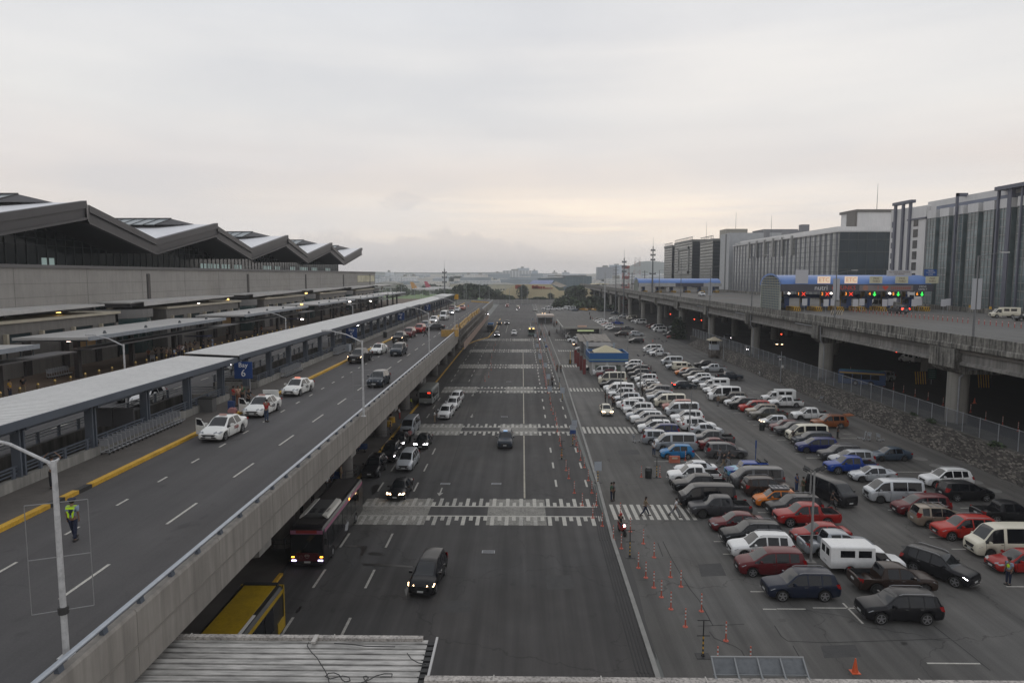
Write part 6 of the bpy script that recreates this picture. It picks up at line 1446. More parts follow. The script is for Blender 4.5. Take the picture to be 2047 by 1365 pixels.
    if kind == 'pickup': parts.append(['step_board',MB().box(L/2-3.3,L/2-1.5,-W/2-.04,-W/2+.15,.34,.40).box(L/2-3.3,L/2-1.5,W/2-.15,W/2+.04,.34,.40).mesh('step_board',TRIM),None,False])
    PROTO[kind] = parts; return parts
NV = 0
def vehicle(kind,color,loc,rz,label,group=None,lite=False,lit=None,rims=None,name=None,extra=None,name_cat=None):
    """a vehicle at loc (ground centre of its footprint), nose along +x turned by rz"""
    global NV; NV += 1
    nm = {'sedan': 'sedan_car','hatch': 'hatchback_car','suv': 'suv_car','mpv': 'people_carrier','wagon': 'estate_car','pickup': 'pickup_truck','van': 'passenger_van','tall van': 'passenger_van','boxy SUV': 'boxy_suv_car','boxy van': 'boxy_van','cab and box van': 'boxy_van'}[kind]
    cat = {'sedan': 'car','hatch': 'car','suv': 'car','mpv': 'car','wagon': 'car','boxy SUV': 'car','pickup': 'pickup truck'}.get(kind,'van')
    t = thing(name or nm,loc,label,cat,group,rz); p = paint(color)
    for q in proto(kind):
        n,me,l = q[0],q[1],q[2]
        if lite and n in ('door_trim','door_handle','roof_rail','bumper_strip','step_board','number_plate'): continue
        o = link(n,me,t,l)
        if q[3] is True: o.material_slots[0].link = 'OBJECT'; o.material_slots[0].material = p
        elif q[3] == 'mirror':
            if color not in ('black','dark grey') or True: o.material_slots[0].link = 'OBJECT'; o.material_slots[0].material = p
        elif n == 'wheel':
            if q[5] < 0: o.rotation_euler = (0,0,math.pi)
            r_ = link('rim',q[4][0],o)
            if rims: r_.material_slots[0].link = 'OBJECT'; r_.material_slots[0].material = rims
            if not lite: link('brake_disc',q[4][1],o)
        elif n == 'headlight' and lit in ('white','warm','both'): o.material_slots[0].link = 'OBJECT'; o.material_slots[0].material = LON if lit == 'white' else LWARM
        elif n == 'tail_light' and lit == 'brake': o.material_slots[0].link = 'OBJECT'; o.material_slots[0].material = TON
    return t
ZT = {'Z1': (1160,700,9.748),'Z2': (1200,780,9.748),'Z3': (1270,680,9.748),'Z4': (1230,840,5.686),'Zb': (1330,720,9.748),'Z5': (1440,700,4.874),'Z7b': (1440,770,7.582),'Z6': (1550,860,4.119),'Z7': (1150,1035,4.094),'Z8': (1547,1035,4.094),
      'FA': (1180,600,11.37),'FB': (1060,600,11.37),'FC': (1190,600,14.62),'RD': (880,580,11.37),'R5': (480,760,3.9),'R6': (480,1015,3.9),'D2': (480,460,3.9),'D8': (780,570,11.37),'Z9': (1600,1090,6.823),'Z7c': (1240,580,5.12)}
def zp(z,u,v): a,b,s = ZT[z]; return a+u/s,b+v/s
# (zoom, u, v, kind, colour, 'L' nose left / 'R' nose right, extras)
ROW_A = [('Z1',112,430,'pickup','black','L'),('Z1',222,462,'suv','grey','L'),('Z1',245,500,'van','white','L'),('Z1',318,555,'pickup','maroon','L'),('Z1',365,605,'mpv','silver','L'),
         ('Z1',358,665,'tall van','cream','L'),('Z1',385,760,'suv','black','L'),('Z1',458,818,'mpv','white','L'),('Z1',508,885,'van','white','L'),('Z1',555,945,'suv','white','L'),('Z1',640,1050,'suv','light silver','L'),
         ('Z1',715,1155,'mpv','white','L'),('Z1',790,1200,'suv','white','R'),('Z1',850,1265,'suv','white','L'),('Z2',515,605,'mpv','silver','L'),('Z2',600,668,'suv','white','L'),('Z2',690,762,'suv','grey','L','light silver'),
         ('Z2',748,850,'wagon','white','L'),('Z2',880,935,'wagon','dark blue','L'),('Z2',830,1070,'mpv','silver','R'),('Z2',1078,1195,'van','silver','L'),('Z2',1190,1345,'hatch','light blue','L'),
         ('Z4',690,640,'sedan','light silver','L'),('Z4',618,735,'pickup','white','L'),('Z4',680,850,'pickup','black','L'),('Z4',750,1010,'van','black','L'),('Z4',868,1120,'pickup','dark grey','L'),('Z4',1110,1285,'sedan','maroon','L'),
         ('Z7',1222,242,'suv','black','L'),('Z7',1290,352,'suv','white','L'),('Z7',1352,490,'mpv','maroon','L'),('Z7',1582,690,'suv','navy','L')]
ROW_B = [('Z1',830,345,'suv','white','L'),('Z1',815,415,'wagon','light silver','L'),('Z1',925,455,'mpv','dark grey','L'),('Z1',935,540,'suv','dark grey','L'),('Z1',985,600,'sedan','grey','L'),('Z1',1065,645,'wagon','white','L'),('Z1',1110,735,'sedan','white','L'),
         ('Z1',1130,790,'sedan','grey','L'),('Z1',1245,840,'hatch','beige','L'),('Z1',1278,895,'suv','grey','L'),('Z1',1285,950,'sedan','brown grey','L'),('Z1',1305,1020,'suv','silver','L'),('Z1',1460,1115,'van','cream','L'),('Z2',1230,415,'mpv','salmon','L'),
         ('Z2',1290,520,'van','light silver','L'),('Z2',1392,655,'suv','white','L'),('Z2',1490,725,'sedan','white','R'),('Z2',1590,810,'suv','white','R'),('Z2',1765,880,'sedan','light silver','R'),('Z2',1800,1085,'pickup','grey','L'),('Z4',965,355,'sedan','maroon','R'),('Z4',1045,440,'mpv','grey','R'),
         ('Z4',1290,690,'boxy SUV','blue','L'),('Z4',1350,790,'van','grey','L'),('Z4',1475,880,'suv','dark brown','R'),('Z4',1612,1000,'hatch','orange','L'),('Z4',1765,1110,'suv','black','L'),('Z6',28,800,'pickup','red','L'),('Z6',172,945,'sedan','red','L'),
         ('Z6',250,1055,'pickup','silver','R'),('Z6',455,1195,'cab and box van','white','R'),('Z9',800,690,'pickup','dark brown','R'),('Z8',760,880,'suv','black','L')]
ROW_C = [('Z3',165,235,'van','white','L'),('Z3',228,282,'suv','silver','L'),('Z3',285,318,'pickup','white','L'),('Z3',520,490,'van','light silver','L'),('Z3',612,585,'suv','silver','L'),('Z3',735,605,'boxy van','cream','R'),('Z3',785,690,'hatch','orange','L'),
         ('Z3',870,720,'suv','dark grey','L'),('Z3',940,775,'suv','brown grey','L'),('Z3',1040,825,'suv','white','L'),('Z3',1128,890,'wagon','light silver','L'),('Z3',1272,965,'cab and box van','white','L'),('Z3',1342,1035,'sedan','white','L'),('Z3',1435,1095,'mpv','light silver','L'),('Z3',1450,1190,'tall van','white','L'),
         ('Zb',1050,840,'suv','brown grey','L'),('Zb',1180,905,'hatch','white','L'),('Zb',1275,975,'suv','black','L'),('Zb',1455,1010,'mpv','bright red','L'),('Zb',1610,1105,'suv','beige','L'),('Zb',1690,1180,'pickup','olive grey','L'),('Z7b',628,635,'hatch','light silver','L','lit'),
         ('Z7b',785,715,'hatch','maroon','L'),('Z7b',868,775,'suv','dark grey','L'),('Z7b',1052,855,'van','cream','L'),('Z7b',1145,935,'mpv','gunmetal','L'),('Z7b',1200,1035,'mpv','dark blue','L'),('Z7b',1565,1175,'suv','dark grey','L'),('Z7b',1690,1230,'mpv','silver','L'),('Z6',442,365,'pickup','blue','L')]
ROW_D = [('Z3',1168,550,'pickup','black','L'),('Z3',1315,625,'pickup','light silver','L'),('Z3',1600,790,'pickup','gunmetal','R'),('Z7b',655,260,'cab and box van','white','L'),('Z7b',765,345,'pickup','white','L'),('Z7b',1120,540,'pickup','white','L'),('Z7b',1430,660,'suv','copper','L'),
         ('Z5',1500,1085,'sedan','slate blue','L'),('Z6',650,430,'sedan','light silver','L'),('Z6',790,605,'van','light silver','L'),('Z6',1250,480,'suv','white','L'),('Z6',1400,590,'mpv','black','R'),('Z6',1018,715,'mpv','maroon','L'),('Z6',1172,810,'wagon','beige','R'),
         ('Z6',1705,780,'pickup','black','R'),('Z6',1365,915,'suv','bright red','L'),('Z6',1662,1060,'tall van','cream','L'),('Z6',1832,1190,'sedan','red','L')]
ROW_E = [('FA',75,478,'hatch','black','L'),('FA',100,512,'suv','white','L'),('FA',128,540,'sedan','white','L'),('FA',150,572,'boxy van','white','L'),('FA',235,600,'hatch','red','L'),('FA',270,625,'mpv','white','L'),('FA',295,685,'suv','white','L'),('FA',415,715,'mpv','grey','L'),
         ('FA',560,825,'suv','dark brown','L'),('FA',880,985,'mpv','black','L')]
ROW_F = [('FA',430,455,'mpv','white','L'),('FA',480,560,'pickup','blue','R'),('FA',680,690,'pickup','dark grey','R'),('FA',912,820,'mpv','light silver','R'),('FA',265,255,'sedan','light silver','L'),('FA',330,262,'suv','slate blue','L'),('FA',460,320,'sedan','slate blue','L')]
ROW_G = [('FC',708,505,'hatch','light silver','L'),('FC',815,555,'suv','grey','L'),('FC',915,575,'van','cream','L'),('FC',965,620,'suv','dark brown','L'),('FC',1045,650,'sedan','white','L'),('FC',1160,690,'van','white','L'),('FC',1490,800,'hatch','maroon','L'),('FC',1555,840,'sedan','copper','L'),
         ('FC',1645,860,'van','light silver','L'),('FC',1700,935,'van','white','L'),('FA',1668,830,'suv','grey','L'),('FA',1745,875,'sedan','red','L')]
ROW_H = [('FB',775,830,'suv','grey','L'),('FB',800,870,'van','white','L'),('FB',850,960,'suv','white','L'),('FB',935,985,'wagon','white','L'),('FB',970,1055,'sedan','maroon','L','lit'),('FB',1030,1165,'mpv','white','L')]
ROWS = [(ROW_A,'first parking row beside the lane','cars parked nose to the lane, first row'),(ROW_B,'second parking row','cars in the second row'),(ROW_C,'third parking row','cars in the third row, across the aisle'),(ROW_D,'row nearest the stone wall','cars in the row nearest the stone wall'),
        (ROW_E,'far parking row beyond the kiosk','cars in the far row beyond the kiosk'),(ROW_F,'scattered far row','cars scattered at the far end'),(ROW_G,'row under the viaduct edge','cars under the viaduct edge'),(ROW_H,'row left of the kiosk','cars left of the kiosk')]
CW = {'light silver': 'silver','gunmetal': 'blackish blue','salmon': 'faded red','dark brown': 'dark brown','copper': 'copper orange','taxi white': 'white','light blue': 'sky blue'}
def cw(c): return CW.get(c,c)
ORDN = ['first','second','third','fourth','fifth','sixth','seventh','eighth','ninth','tenth','eleventh','twelfth']
CARS = {}
SPECIAL = {('A','sky blue','hatch'): 1}
for ri,(row,where,grp) in enumerate(ROWS):
    L_ = []
    for e in row:
        px,py = zp(*e[:3]); g = gp(px,py); kd = K[e[3]]; L_.append([g.y+kd['W']/2,g.x+kd['L']/2,e])
    L_.sort(key=lambda q: q[0])
    if ri in (0,1,2,6,7):              # keep neighbours from touching
        for _ in range(60):
            for a,b in zip(L_[:-1],L_[1:]):
                need = (K[a[2][3]]['W']+K[b[2][3]]['W'])/2+.38
                if b[0]-a[0] < need and abs(a[1]-b[1]) < 5: d_ = (need-(b[0]-a[0]))/2; a[0] -= d_; b[0] += d_
    names = [cw(e[2][4])+' ' +KW[e[2][3]] for e in L_]
    for i,(Y,X,e) in enumerate(L_):
        n = names[i]; cnt = names.count(n)
        if cnt == 1: lab = f'only {n} in the {where}'
        else:
            a = names[i-1] if i else None; b = names[i+1] if i+1 < len(names) else None
            if a and b and a != n and b != n and sum(1 for j in range(1,len(names)-1) if names[j] == n and names[j-1] == a and names[j+1] == b) == 1: lab = f'{n} parked between a {a} and a {b}, {where}'
            elif a and sum(1 for j in range(1,len(names)) if names[j] == n and names[j-1] == a) == 1: lab = f'{n} standing just behind a {a}, {where}'
            else: k_ = sum(1 for j in range(i) if names[j] == n); lab = f'{ORDN[k_]} {n} from the near end of the {where}'
        w_ = lab.replace('people carrier','people-carrier').split()
        if len(lab.split()) > 16: k_ = sum(1 for j in range(i) if names[j] == n); lab = f'{ORDN[k_]} {n} from the near end of the {where}'
        lit = 'warm' if 'lit' in e else None
        col = e[4]
        t = vehicle(e[3],col,(X,Y,0),math.pi if e[5] == 'L' else 0,lab,grp,lite=Y > 125,lit=lit,rims=random.choice((None,None,None,RIMD)))
        CARS[(ri,i)] = (t,e)
        t.rotation_euler.z += R(random.uniform(-1.6,1.6))
        if ri == 1 and e[3] == 'hatch' and col == 'orange':
            MB().box(-1.1,.5,-.5,.5,1.62,1.66).box(-1.1,.5,-.5,-.46,1.6,1.78).box(-1.1,.5,.46,.5,1.6,1.78).box(-1.1,-1.06,-.5,.5,1.6,1.78).box(.46,.5,-.5,.5,1.6,1.78).box(-.8,-.76,-.5,.5,1.6,1.78).box(-.3,-.26,-.5,.5,1.6,1.78).box(.1,.14,-.5,.5,1.6,1.78).build('roof_basket',SLV,t)
            t['label'] = 'orange small hatchback with a silver roof basket'
        if ri == 1 and e[3] == 'boxy SUV':
            MB().add([(2.08,-.78,1.04),(2.08,.78,1.04),(1.0,.84,1.19),(1.0,-.84,1.19)],[(0,1,2,3)]).box(1.9,2.16,-.85,.85,.62,.98).build('bonnet_panel',MAT('paint_sky',(.10,.34,.50),.35,coat=.3),t,fix=False); MB().box(-1.9,-.9,-.55,.55,1.86,1.90).box(-1.9,-1.85,-.55,.55,1.84,2.0).box(-1.2,-1.15,-.55,.55,1.84,2.0).build('roof_basket',TRIM,t)
            t['label'] = 'dark blue boxy SUV with a sky blue bonnet and roof basket'
        if ri == 0 and e[3] == 'pickup' and col == 'black' and Y < 90:
            mb = MB(); [mb.bar((-2.4,s*.75,1.1),(-2.4,s*.75,1.75),.06) for s in (-1,1)]; [mb.bar((-1.0,s*.75,1.1),(-1.0,s*.75,1.75),.06) for s in (-1,1)]; mb.bar((-2.4,-.75,1.75),(-2.4,.75,1.75),.06); mb.bar((-1.0,-.75,1.75),(-1.0,.75,1.75),.06); mb.bar((-2.4,-.75,1.45),(-1,-.75,1.45),.05); mb.bar((-2.4,-.75,1.75),(-1,-.75,1.75),.05); mb.bar((-2.4,.75,1.75),(-1,.75,1.75),.05); mb.build('bed_rack',TRIM,t)
            mb = MB(); mb.path([(2.75,-.75,.5),(2.85,-.75,1.05),(2.85,.75,1.05),(2.75,.75,.5)],.04,6); mb.path([(2.78,-.35,.5),(2.86,-.35,1.2),(2.86,.35,1.2),(2.78,.35,.5)],.035,6); mb.build('bull_bar',TRIM,t)
            t['label'] = 'black pickup truck with a bull bar and a steel bed rack'
        if ri == 0 and e[3] == 'wagon' and col == 'white':
            mb = MB(); [mb.bar((x,-.65,1.78),(x,.65,1.78),.06) for x in (.5,-1.0)]; mb.build('roof_bars',TRIM,t)
        if ri == 3 and e[3] == 'wagon':
            mb = MB(); [mb.bar((x,-.65,1.80),(x,.65,1.80),.05) for x in (.2,-.4,-1.0)]; mb.bar((.4,-.5,1.84),(-1.2,-.5,1.84),.04); mb.bar((.4,.5,1.84),(-1.2,.5,1.84),.04); mb.build('roof_rack',SLV,t)
        if ri == 3 and col == 'copper':
            M_ = Matrix.Rotation(R(8),3,'Y'); MB().obox((-2.6,0,1.78),(1.0,1.4,.07),M_).build('open_tailgate',paint('copper'),t); t['label'] = 'copper orange SUV with its tailgate raised near the stone wall'
        if ri == 4 and col == 'black' and e[3] == 'mpv':
            MB().obox((-2.6,0,1.74),(1.0,1.4,.07),Matrix.Rotation(R(8),3,'Y')).build('open_tailgate',paint('black'),t); t['label'] = 'black people carrier with its tailgate raised, far aisle beyond the kiosk'
# free standing and moving vehicles: (zoom, u, v of the front bumper centre on the ground, kind, colour, heading degrees, label, lit)
def front(px,py,kind,color,hd,label,Z=0,lit=None,lite=None,rims=None,group=None,name=None):
    g = gp(px,py,Z); L = K[kind]['L']; a = R(hd)
    return vehicle(kind,color,(g.x-math.cos(a)*L/2,g.y-math.sin(a)*L/2,Z),a,label,group,(g.y > 120 if lite is None else lite),lit,rims,name)
G1 = 'vehicles on the main road'
front(840,1196,'mpv','black',-96,'black people carrier with lit headlights on the road nearest the bridge',lit='warm',group=G1)
front(1009,899,'suv','gunmetal',-91,'dark SUV with a blue roof light in the middle of the road',group=G1,lit=None)
front(789,1003,'sedan','black',-94,'black sedan with amber lights stopped before the nearest crossing',lit='warm',group=G1)
front(738,958,'suv','black',-92,'black SUV parked at the arrivals kerb beside the second round column',group=G1); front(806,944,'mpv','light silver',-93,'pearl white people carrier beside the parked black SUV',group=G1)
front(772,927,'suv','black',-92,'black SUV with bright white lights behind the kerbside black SUV',lit='white',group=G1); front(793,898,'sedan','black',-93,'black sedan with white lights just in front of the silver van',lit='white',group=G1)
front(840,900,'sedan','black',-92,'black sedan with white lights standing beside the kerb queue',lit='white',group=G1); front(812,872,'van','silver',-93,'silver van waiting at the arrivals kerb',group=G1)
front(885,840,'suv','white',-96,'white SUV at the head of three white SUVs',group=G1); front(900,822,'suv','white',-96,'middle one of three white SUVs in line',group=G1); front(907,808,'wagon','white',-97,'rear one of three white cars in line, behind two SUVs',group=G1)
front(1215,833,'sedan','cream',-90,'pale sedan with amber lights driving down the car park lane',lit='warm')
front(1701,1017,'van','black',-72,'black van driving along the car park aisle'); front(1950,1178,'suv','black',-57,'black SUV with lit headlights turning in the near aisle',lit='white')
front(1391,776,'sedan','gunmetal',4,'dark sedan with red tail lights turning across the middle aisle',lit='brake')
for u,v,kd,c,lab,lt in ((1340,790,'suv','dark grey','far dark SUV with red glow left of the other pair','warm'),(1515,785,'suv','grey','far grey SUV with bright lamps right of the pair','white'),(1675,1035,'suv','white','white SUV coming down the middle of the far road',None),
                         (1285,1072,'mpv','navy','dark blue car with white lights at the far left crossing','white'),(1055,575,'sedan','slate blue','small far car with violet white lights at the scaffold','white'),(1525,385,'van','salmon','far reddish van with two white lamps at the road end','white'),
                         (1330,285,'sedan','white','tiny white car left of the far reddish van',None),(1765,385,'sedan','cream','tiny pale car ahead of the far motorcycle lamps',None),(1750,285,'sedan','dark grey','tiny dark car at the end of the road',None)):
    front(*zp('RD',u,v),kd,c,-91,lab,lit=lt,group=G1)
front(1087,629,'sedan','navy',-90,'small car with two bright lamps between the two shelters',lit='warm',group=G1); front(1070,622,'sedan','pale',-90,'tiny pale car by the low far shelter',group=G1)
# yellow taxis and white cars in the far end
k_ = 0
for px in (1160,1166,1172,1179,1185,1190,1196,1201,1206):
    g = gp(px,619+(k_ % 3)); vehicle('sedan','yellow',(g.x,g.y,0),R(180 if k_ % 2 else -90),'yellow taxi in the waiting cluster at the far end','yellow taxis waiting at the far end',True); k_ += 1
for j,(px,py,kd) in enumerate(((1090,619,'sedan'),(1096,620,'tall van'),(1108,620,'sedan'),(1114,619,'hatch'),(1119,620,'sedan'),(1131,618,'boxy van'),(1142,620,'tall van'),(1103,614,'boxy van'),(1150,613,'sedan'),(1170,617,'sedan'),(1176,618,'hatch'))):
    g = gp(px,py); vehicle(kd,'white' if j % 3 else 'light silver',(g.x,g.y,0),R(180),['leftmost','second','third','fourth','fifth','sixth','seventh','eighth','ninth','tenth','eleventh'][j]+' of the pale vehicles waiting beside the far yellow taxis','pale vehicles waiting at the far end',True)
g = gp(1149,622); vehicle('hatch','slate blue',(g.x,g.y,0),R(180),'lone dark hatchback before the far pale vehicles',None,True)
# departures deck traffic (deck level)
GD = 'vehicles on the departures deck'
tx = []
tx.append(front(417,886,'sedan','taxi white',-93,'nearest white taxi with a red roof sign and its door open',9.5,group=GD,name='taxi_car'))
tx.append(front(503,837,'sedan','taxi white',-92,'white taxi with its boot lid raised beside the man in red',9.5,group=GD,name='taxi_car'))
tx.append(front(577,794,'sedan','taxi white',-95,'white taxi with red lit roof sign behind the open-boot taxi',9.5,group=GD,name='taxi_car',lit=None))
front(747,776,'hatch','gunmetal',-94,'dark hatchback driving toward the camera in the middle of the deck',9.5,group=GD)
front(707,728,'pickup','black',-96,'black pickup with amber lamps at the deck kerb',9.5,'warm',group=GD); tx.append(front(749,710,'sedan','taxi white',-94,'white taxi between the black pickup and the dark hatchback',9.5,group=GD,name='taxi_car'))
front(790,713,'wagon','gunmetal',-93,'dark hatch-backed car right of the farther white taxi',9.5,group=GD); front(793,686,'pickup','black',-94,'second black pickup with amber lamps farther along the deck',9.5,'warm',group=GD)
front(812,676,'suv','maroon',-94,'maroon SUV behind the second black pickup',9.5,group=GD); front(834,667,'suv','red',-94,'red SUV behind the maroon SUV on the deck',9.5,group=GD)
front(846,659,'mpv','slate blue',-94,'blue grey people carrier at the deck kerb behind the red SUV',9.5,group=GD); v = front(848,661,'sedan','dark grey',-150,'dark sedan pulling out across the deck',9.5,group=GD)
front(864,648,'suv','white',-93,'white SUV with very bright lamps on the deck',9.5,'white',group=GD); front(885,640,'tall van','white',-93,'white high roofed van in the deck queue',9.5,group=GD)
front(900,630,'sedan','silver',-93,'small car with blue white lamps in the deck queue',9.5,'white',group=GD); front(912,624,'sedan','light silver',-93,'silver sedan near the head of the deck queue',9.5,group=GD); front(922,621,'pickup','salmon',-93,'dull red pickup at the far end of the deck queue',9.5,group=GD)
front(903,622,'suv','maroon',-93,'dark red SUV partly hidden in the deck queue',9.5,group=GD)
for i,t in enumerate(tx):
    lit_ = i == 2
    MB().box(.0,.12,-.26,.26,1.52,1.63).build('roof_sign',MAT('taxi_sign_lit',(.9,.30,.20),.5,emit=.5) if lit_ else MAT('taxi_sign',(.48,.28,.25),.5),t)
    MB().box(-.55,-.5,-.5,.5,1.50,1.56).build('roof_bar',TRIM,t)
    if i < 3:
        for s in (1,-1):
            o = link('door_lettering',text_mesh('TAXI',.30,MAT('taxi_red_text',(.30,.03,.03),.5) if i == 0 else MAT('taxi_grey_text',(.10,.10,.11),.5)),t,(-.1,s*.885,.66)); o.rotation_euler = (R(90),0,R(180) if s > 0 else 0)
    if lit_: MB().box(.36,.40,.1,.34,1.26,1.34).build('lit_meter_sign',MAT('led_red'),t)
# open doors and boot
for t in tx[:2]:
    d = MB(); d.box(-1.05,0,-.03,.03,.22,.90); d.bar((-.02,0,.9),(-.45,0,1.36),.05); d.bar((-.45,0,1.36),(-1.02,0,1.36),.05); d.bar((-1.03,0,.9),(-1.0,0,1.36),.05); o = d.build('open_door',paint('taxi white'),t,(.95,-.88,0)); o.rotation_euler = (0,0,R(62))
    MB().box(-.98,-.3,-.012,.012,.9,1.34).build('door_glass',GLASSD,o)
MB().obox((-1.78,0,1.38),(.06,1.36,.62),Matrix.Rotation(R(12),3,'Y')).build('boot_lid',paint('taxi white'),tx[1])
t = bpy.data.objects[[o.name for o in bpy.data.objects if o.get('label','').startswith('dark SUV with a blue roof')][0]]
MB().box(.1,.4,-.25,.25,1.80,1.92).build('roof_light',MAT('roof_light_blue',(.30,.45,.65),.4,emit=.6),t)
# open air car on the terminal road: white car with raised boot behind the notice box
g = gp(298,806,DZ); vehicle('hatch','white',(g.x,g.y,DZ),R(-90),'white hatchback with its tailgate up beyond the light well',None)
for px,py,kd,c,lab,lt in ((455,745,'mpv','white','white car with bright lamps beyond the Bay 6 sign','white'),(712,665,'sedan','slate blue','car with violet lamps beyond the Bay 5 sign','white'),(255,735,'sedan','dark grey','dark sedan under the far side of the walkway roof',None),(740,625,'van','white','white van on the terminal road near its far end',None),(773,622,'van','white','second white van on the terminal road near its far end',None),
                               (665,652,'sedan','white','white sedan on the terminal road behind the walkway roof',None),(800,612,'suv','white','far white SUV on the terminal road',None),(825,612,'van','dark grey','far dark van on the terminal road',None),(735,640,'sedan','yellow','yellow taxi top showing above the walkway roof',None)):
    X_ = -36 if kd != 'van' else -34.5; Y_ = -X_*F_/(VX-px); vehicle(kd,c,(X_,Y_,DZ),R(-90),lab,'vehicles on the terminal road',Y_ > 100,lt)
# elevated road traffic
t = front(1700+90,629,'suv','grey',100,'grey SUV with red tail lights at the toll booths',VT,'brake',lite=False); t.location = ((1790-VX)*146/F_,146,VT)
t = vehicle('boxy van','cream',((1998-VX)*131/F_,131,VT),R(168),'cream boxy van on the elevated road at the right',None,False); vehicle('sedan','black',((2045-VX)*122/F_,122,VT),R(170),'black sedan cut by the right edge on the elevated road',None)
vehicle('suv','light silver',((1401-VX)*262/F_,262,VT),R(-90),'pale car driving out of the far toll plaza',None,True); vehicle('tall van','white',((1752-VX)*166/F_,166,VT),R(180),'white van passing through the near toll booths',None,True)
# under the elevated road
for px,py,kd,c,hd,lab,lt in ((1455,680,'suv','dark grey',-110,'car with dazzling white lamps under the elevated road','white'),(1555,692,'sedan','dark grey',-100,'car with amber lamps deep under the elevated road','warm'),(1497,703,'hatch','dark grey',-100,'small dark car with one bright lamp beside a pier','white'),
                                   (1545,669,'sedan','black',80,'car showing red tail lights under the elevated road','brake'),(1762,762,'suv','light silver',-160,'silver SUV moving under the elevated road'  ,None),(1818,725,'boxy van','white',100,'white van with a red lamp deep under the elevated road','brake')):
    g = gp(px,py,RZ); vehicle(kd,c,(g.x,g.y,RZ),R(hd),lab,'vehicles under the elevated road',True,lt)
for px,py in ((1280,636),(1562,668),(1340,628),(1349,638),(1388,638),(1402,640),(1792,703)):
    Y_ = 60*F_/(px-VX)*1.15; g = gy(px,py,min(Y_,400)); t = thing('signal_lamp',g,'small red lamp hanging under the elevated road','lamp','red lamps under the elevated road'); MB().cyl((0,-.1,0),(0,.1,0),.09+Y_*.0003,.09+Y_*.0003,8).build('lens',MAT('lamp_red',(1,.07,.03),.4,emit=5),t); MB().cyl((0,0,.15),(0,0,max(.3,10.3-g.z)),.04,.04,5).build('hanger',MUL,t)
# blue jeepney style minibus under the viaduct
g = gp(1722,770,RZ)
def bus(loc,rz,L,W,H,body,band,label,name='bus',group=None,roof=None,lit=None,door_amber=False,ac=False,dark_front=True):
    t = thing(name,loc,label,'bus',group,rz); h = .32
    mb = MB(); sec = [(-W/2,h),(-W/2,H-.25),(-W/2+.12,H-.06),(-W/2+.35,H),(W/2-.35,H),(W/2-.12,H-.06),(W/2,H-.25),(W/2,h)]
    n = len(sec); xs = [(-L/2,.96),(-L/2+.12,1),(L/2-.25,1),(L/2,.95)]
    vs = [(x,y*k,h+(z-h)*(k if z > 1 else 1)) for x,k in xs for y,z in sec]
    mb.add(vs,[(i*n+j,(i+1)*n+j,(i+1)*n+(j+1) % n,i*n+(j+1) % n) for i in range(3) for j in range(n)]+[tuple(range(n)),tuple(range(4*n-1,3*n-1,-1))])
    mb.build('body',body,t,smooth=30)
    MB().box(-L/2+.15,L/2-.2,-W/2-.012,W/2+.012,H-.48,H-.24).build('cant_band',band,t)
    MB().box(L/2-.22,L/2+.02,-W/2*.93,W/2*.93,H-.55,H-.28).build('front_band',band,t)
    if roof: MB().box(-L/2+.3,L/2-.4,-W/2+.34,W/2-.34,H-.01,H+.02).build('roof_panel',roof,t)
    n_ = int((L-1.6)/1.35)
    for s in (-1,1):
        for i in range(n_):
            x = L/2-.9-i*1.35; MB().box(x-1.24,x,s*(W/2+.012)-.012,s*(W/2+.012)+.012,1.25 if not dark_front else 1.15,H-.52).build('side_window',GLASSD,t)
    MB().box(L/2-.04,L/2+.03,-W/2*.88,W/2*.88,1.25,H-.58).build('windscreen',WSH,t)
    MB().box(L/2-.03,L/2+.045,-.22,.22,.48,.6).build('number_plate',PLT,t)
    MB().box(L/2-.1,L/2+.06,-W/2*.93,W/2*.93,.34,.46).build('bumper',TRIM,t)
    for s in (-1,1):
        MB().box(L/2-.05,L/2+.05,s*W*.38-.17,s*W*.38+.17,.62,.71).build('headlight',MAT('headlamp_violet',(.72,.60,1),.4,emit=5) if lit else HL,t)
        if lit: MB().box(L/2-.05,L/2+.04,s*W*.41-.10,s*W*.41+.10,.88,.96).build('indicator',LAMB,t)
        MB().bar((L/2+.0,s*(W/2-.05),H-.5),(L/2+.28,s*(W/2+.18),H-.7),.05).obox((L/2+.3,s*(W/2+.2),H-.95),(.1,.2,.42)).build('side_mirror',TRIM,t)
    for x in (L/2-2.1,-L/2+2.6):
        for s in (-1,1):
            wh = MB().cyl((0,s*(W/2-.28),.46),(0,s*(W/2+.015),.46),.46,.46,20).build('wheel',RUB,t,(x,0,0),smooth=40); MB().cyl((0,s*(W/2-.1),.46),(0,s*(W/2+.03),.46),.26,.2,14).build('rim',RIM,wh)
    if ac:
        MB().ext([(-.95,H),(-.8,H+.22),(.8,H+.22),(.95,H)],'x',L/2-5.3,L/2-1.9).build('roof_unit',MAT('ac_grey',(.09,.09,.09),.6),t)
        for s in (-1,1): MB().ext([(s*.62,H+.235),(s*.66,H+.26),(s*.98,H+.20),(s*1.08,H),(s*.98,H)],'x',L/2-5.5,L/2-1.7).build('unit_cowl',MAT('ac_white',(.62,.60,.55),.5),t)
        mb = MB(); [mb.cyl((L/2-2.5-i*.55,y,H+.22),(L/2-2.5-i*.55,y,H+.24),.2,.2,12) for i in range(2) for y in (-.3,.3)]; [mb.box(L/2-3.2,L/2-2.4,s*.80-.07+q*.09,s*.80-.04+q*.09,H+.245,H+.262) for s in (1,) for q in (0,1)]; mb.build('fan_grilles',BLACK,t)
    return t
PB = MAT('bus_black',(.018,.016,.018),.3,coat=.3); PK = MAT('bus_pink_band',(.34,.13,.21),.5)
t = bus((-15.38,47.0+5.9,0),R(-90),11.8,2.5,3.15,PB,PK,'dark bus with a pink band and white roof unit at the arrivals kerb',roof=MAT('bus_roof_brown',(.032,.027,.026),.75,var=.1),lit=True,ac=True)
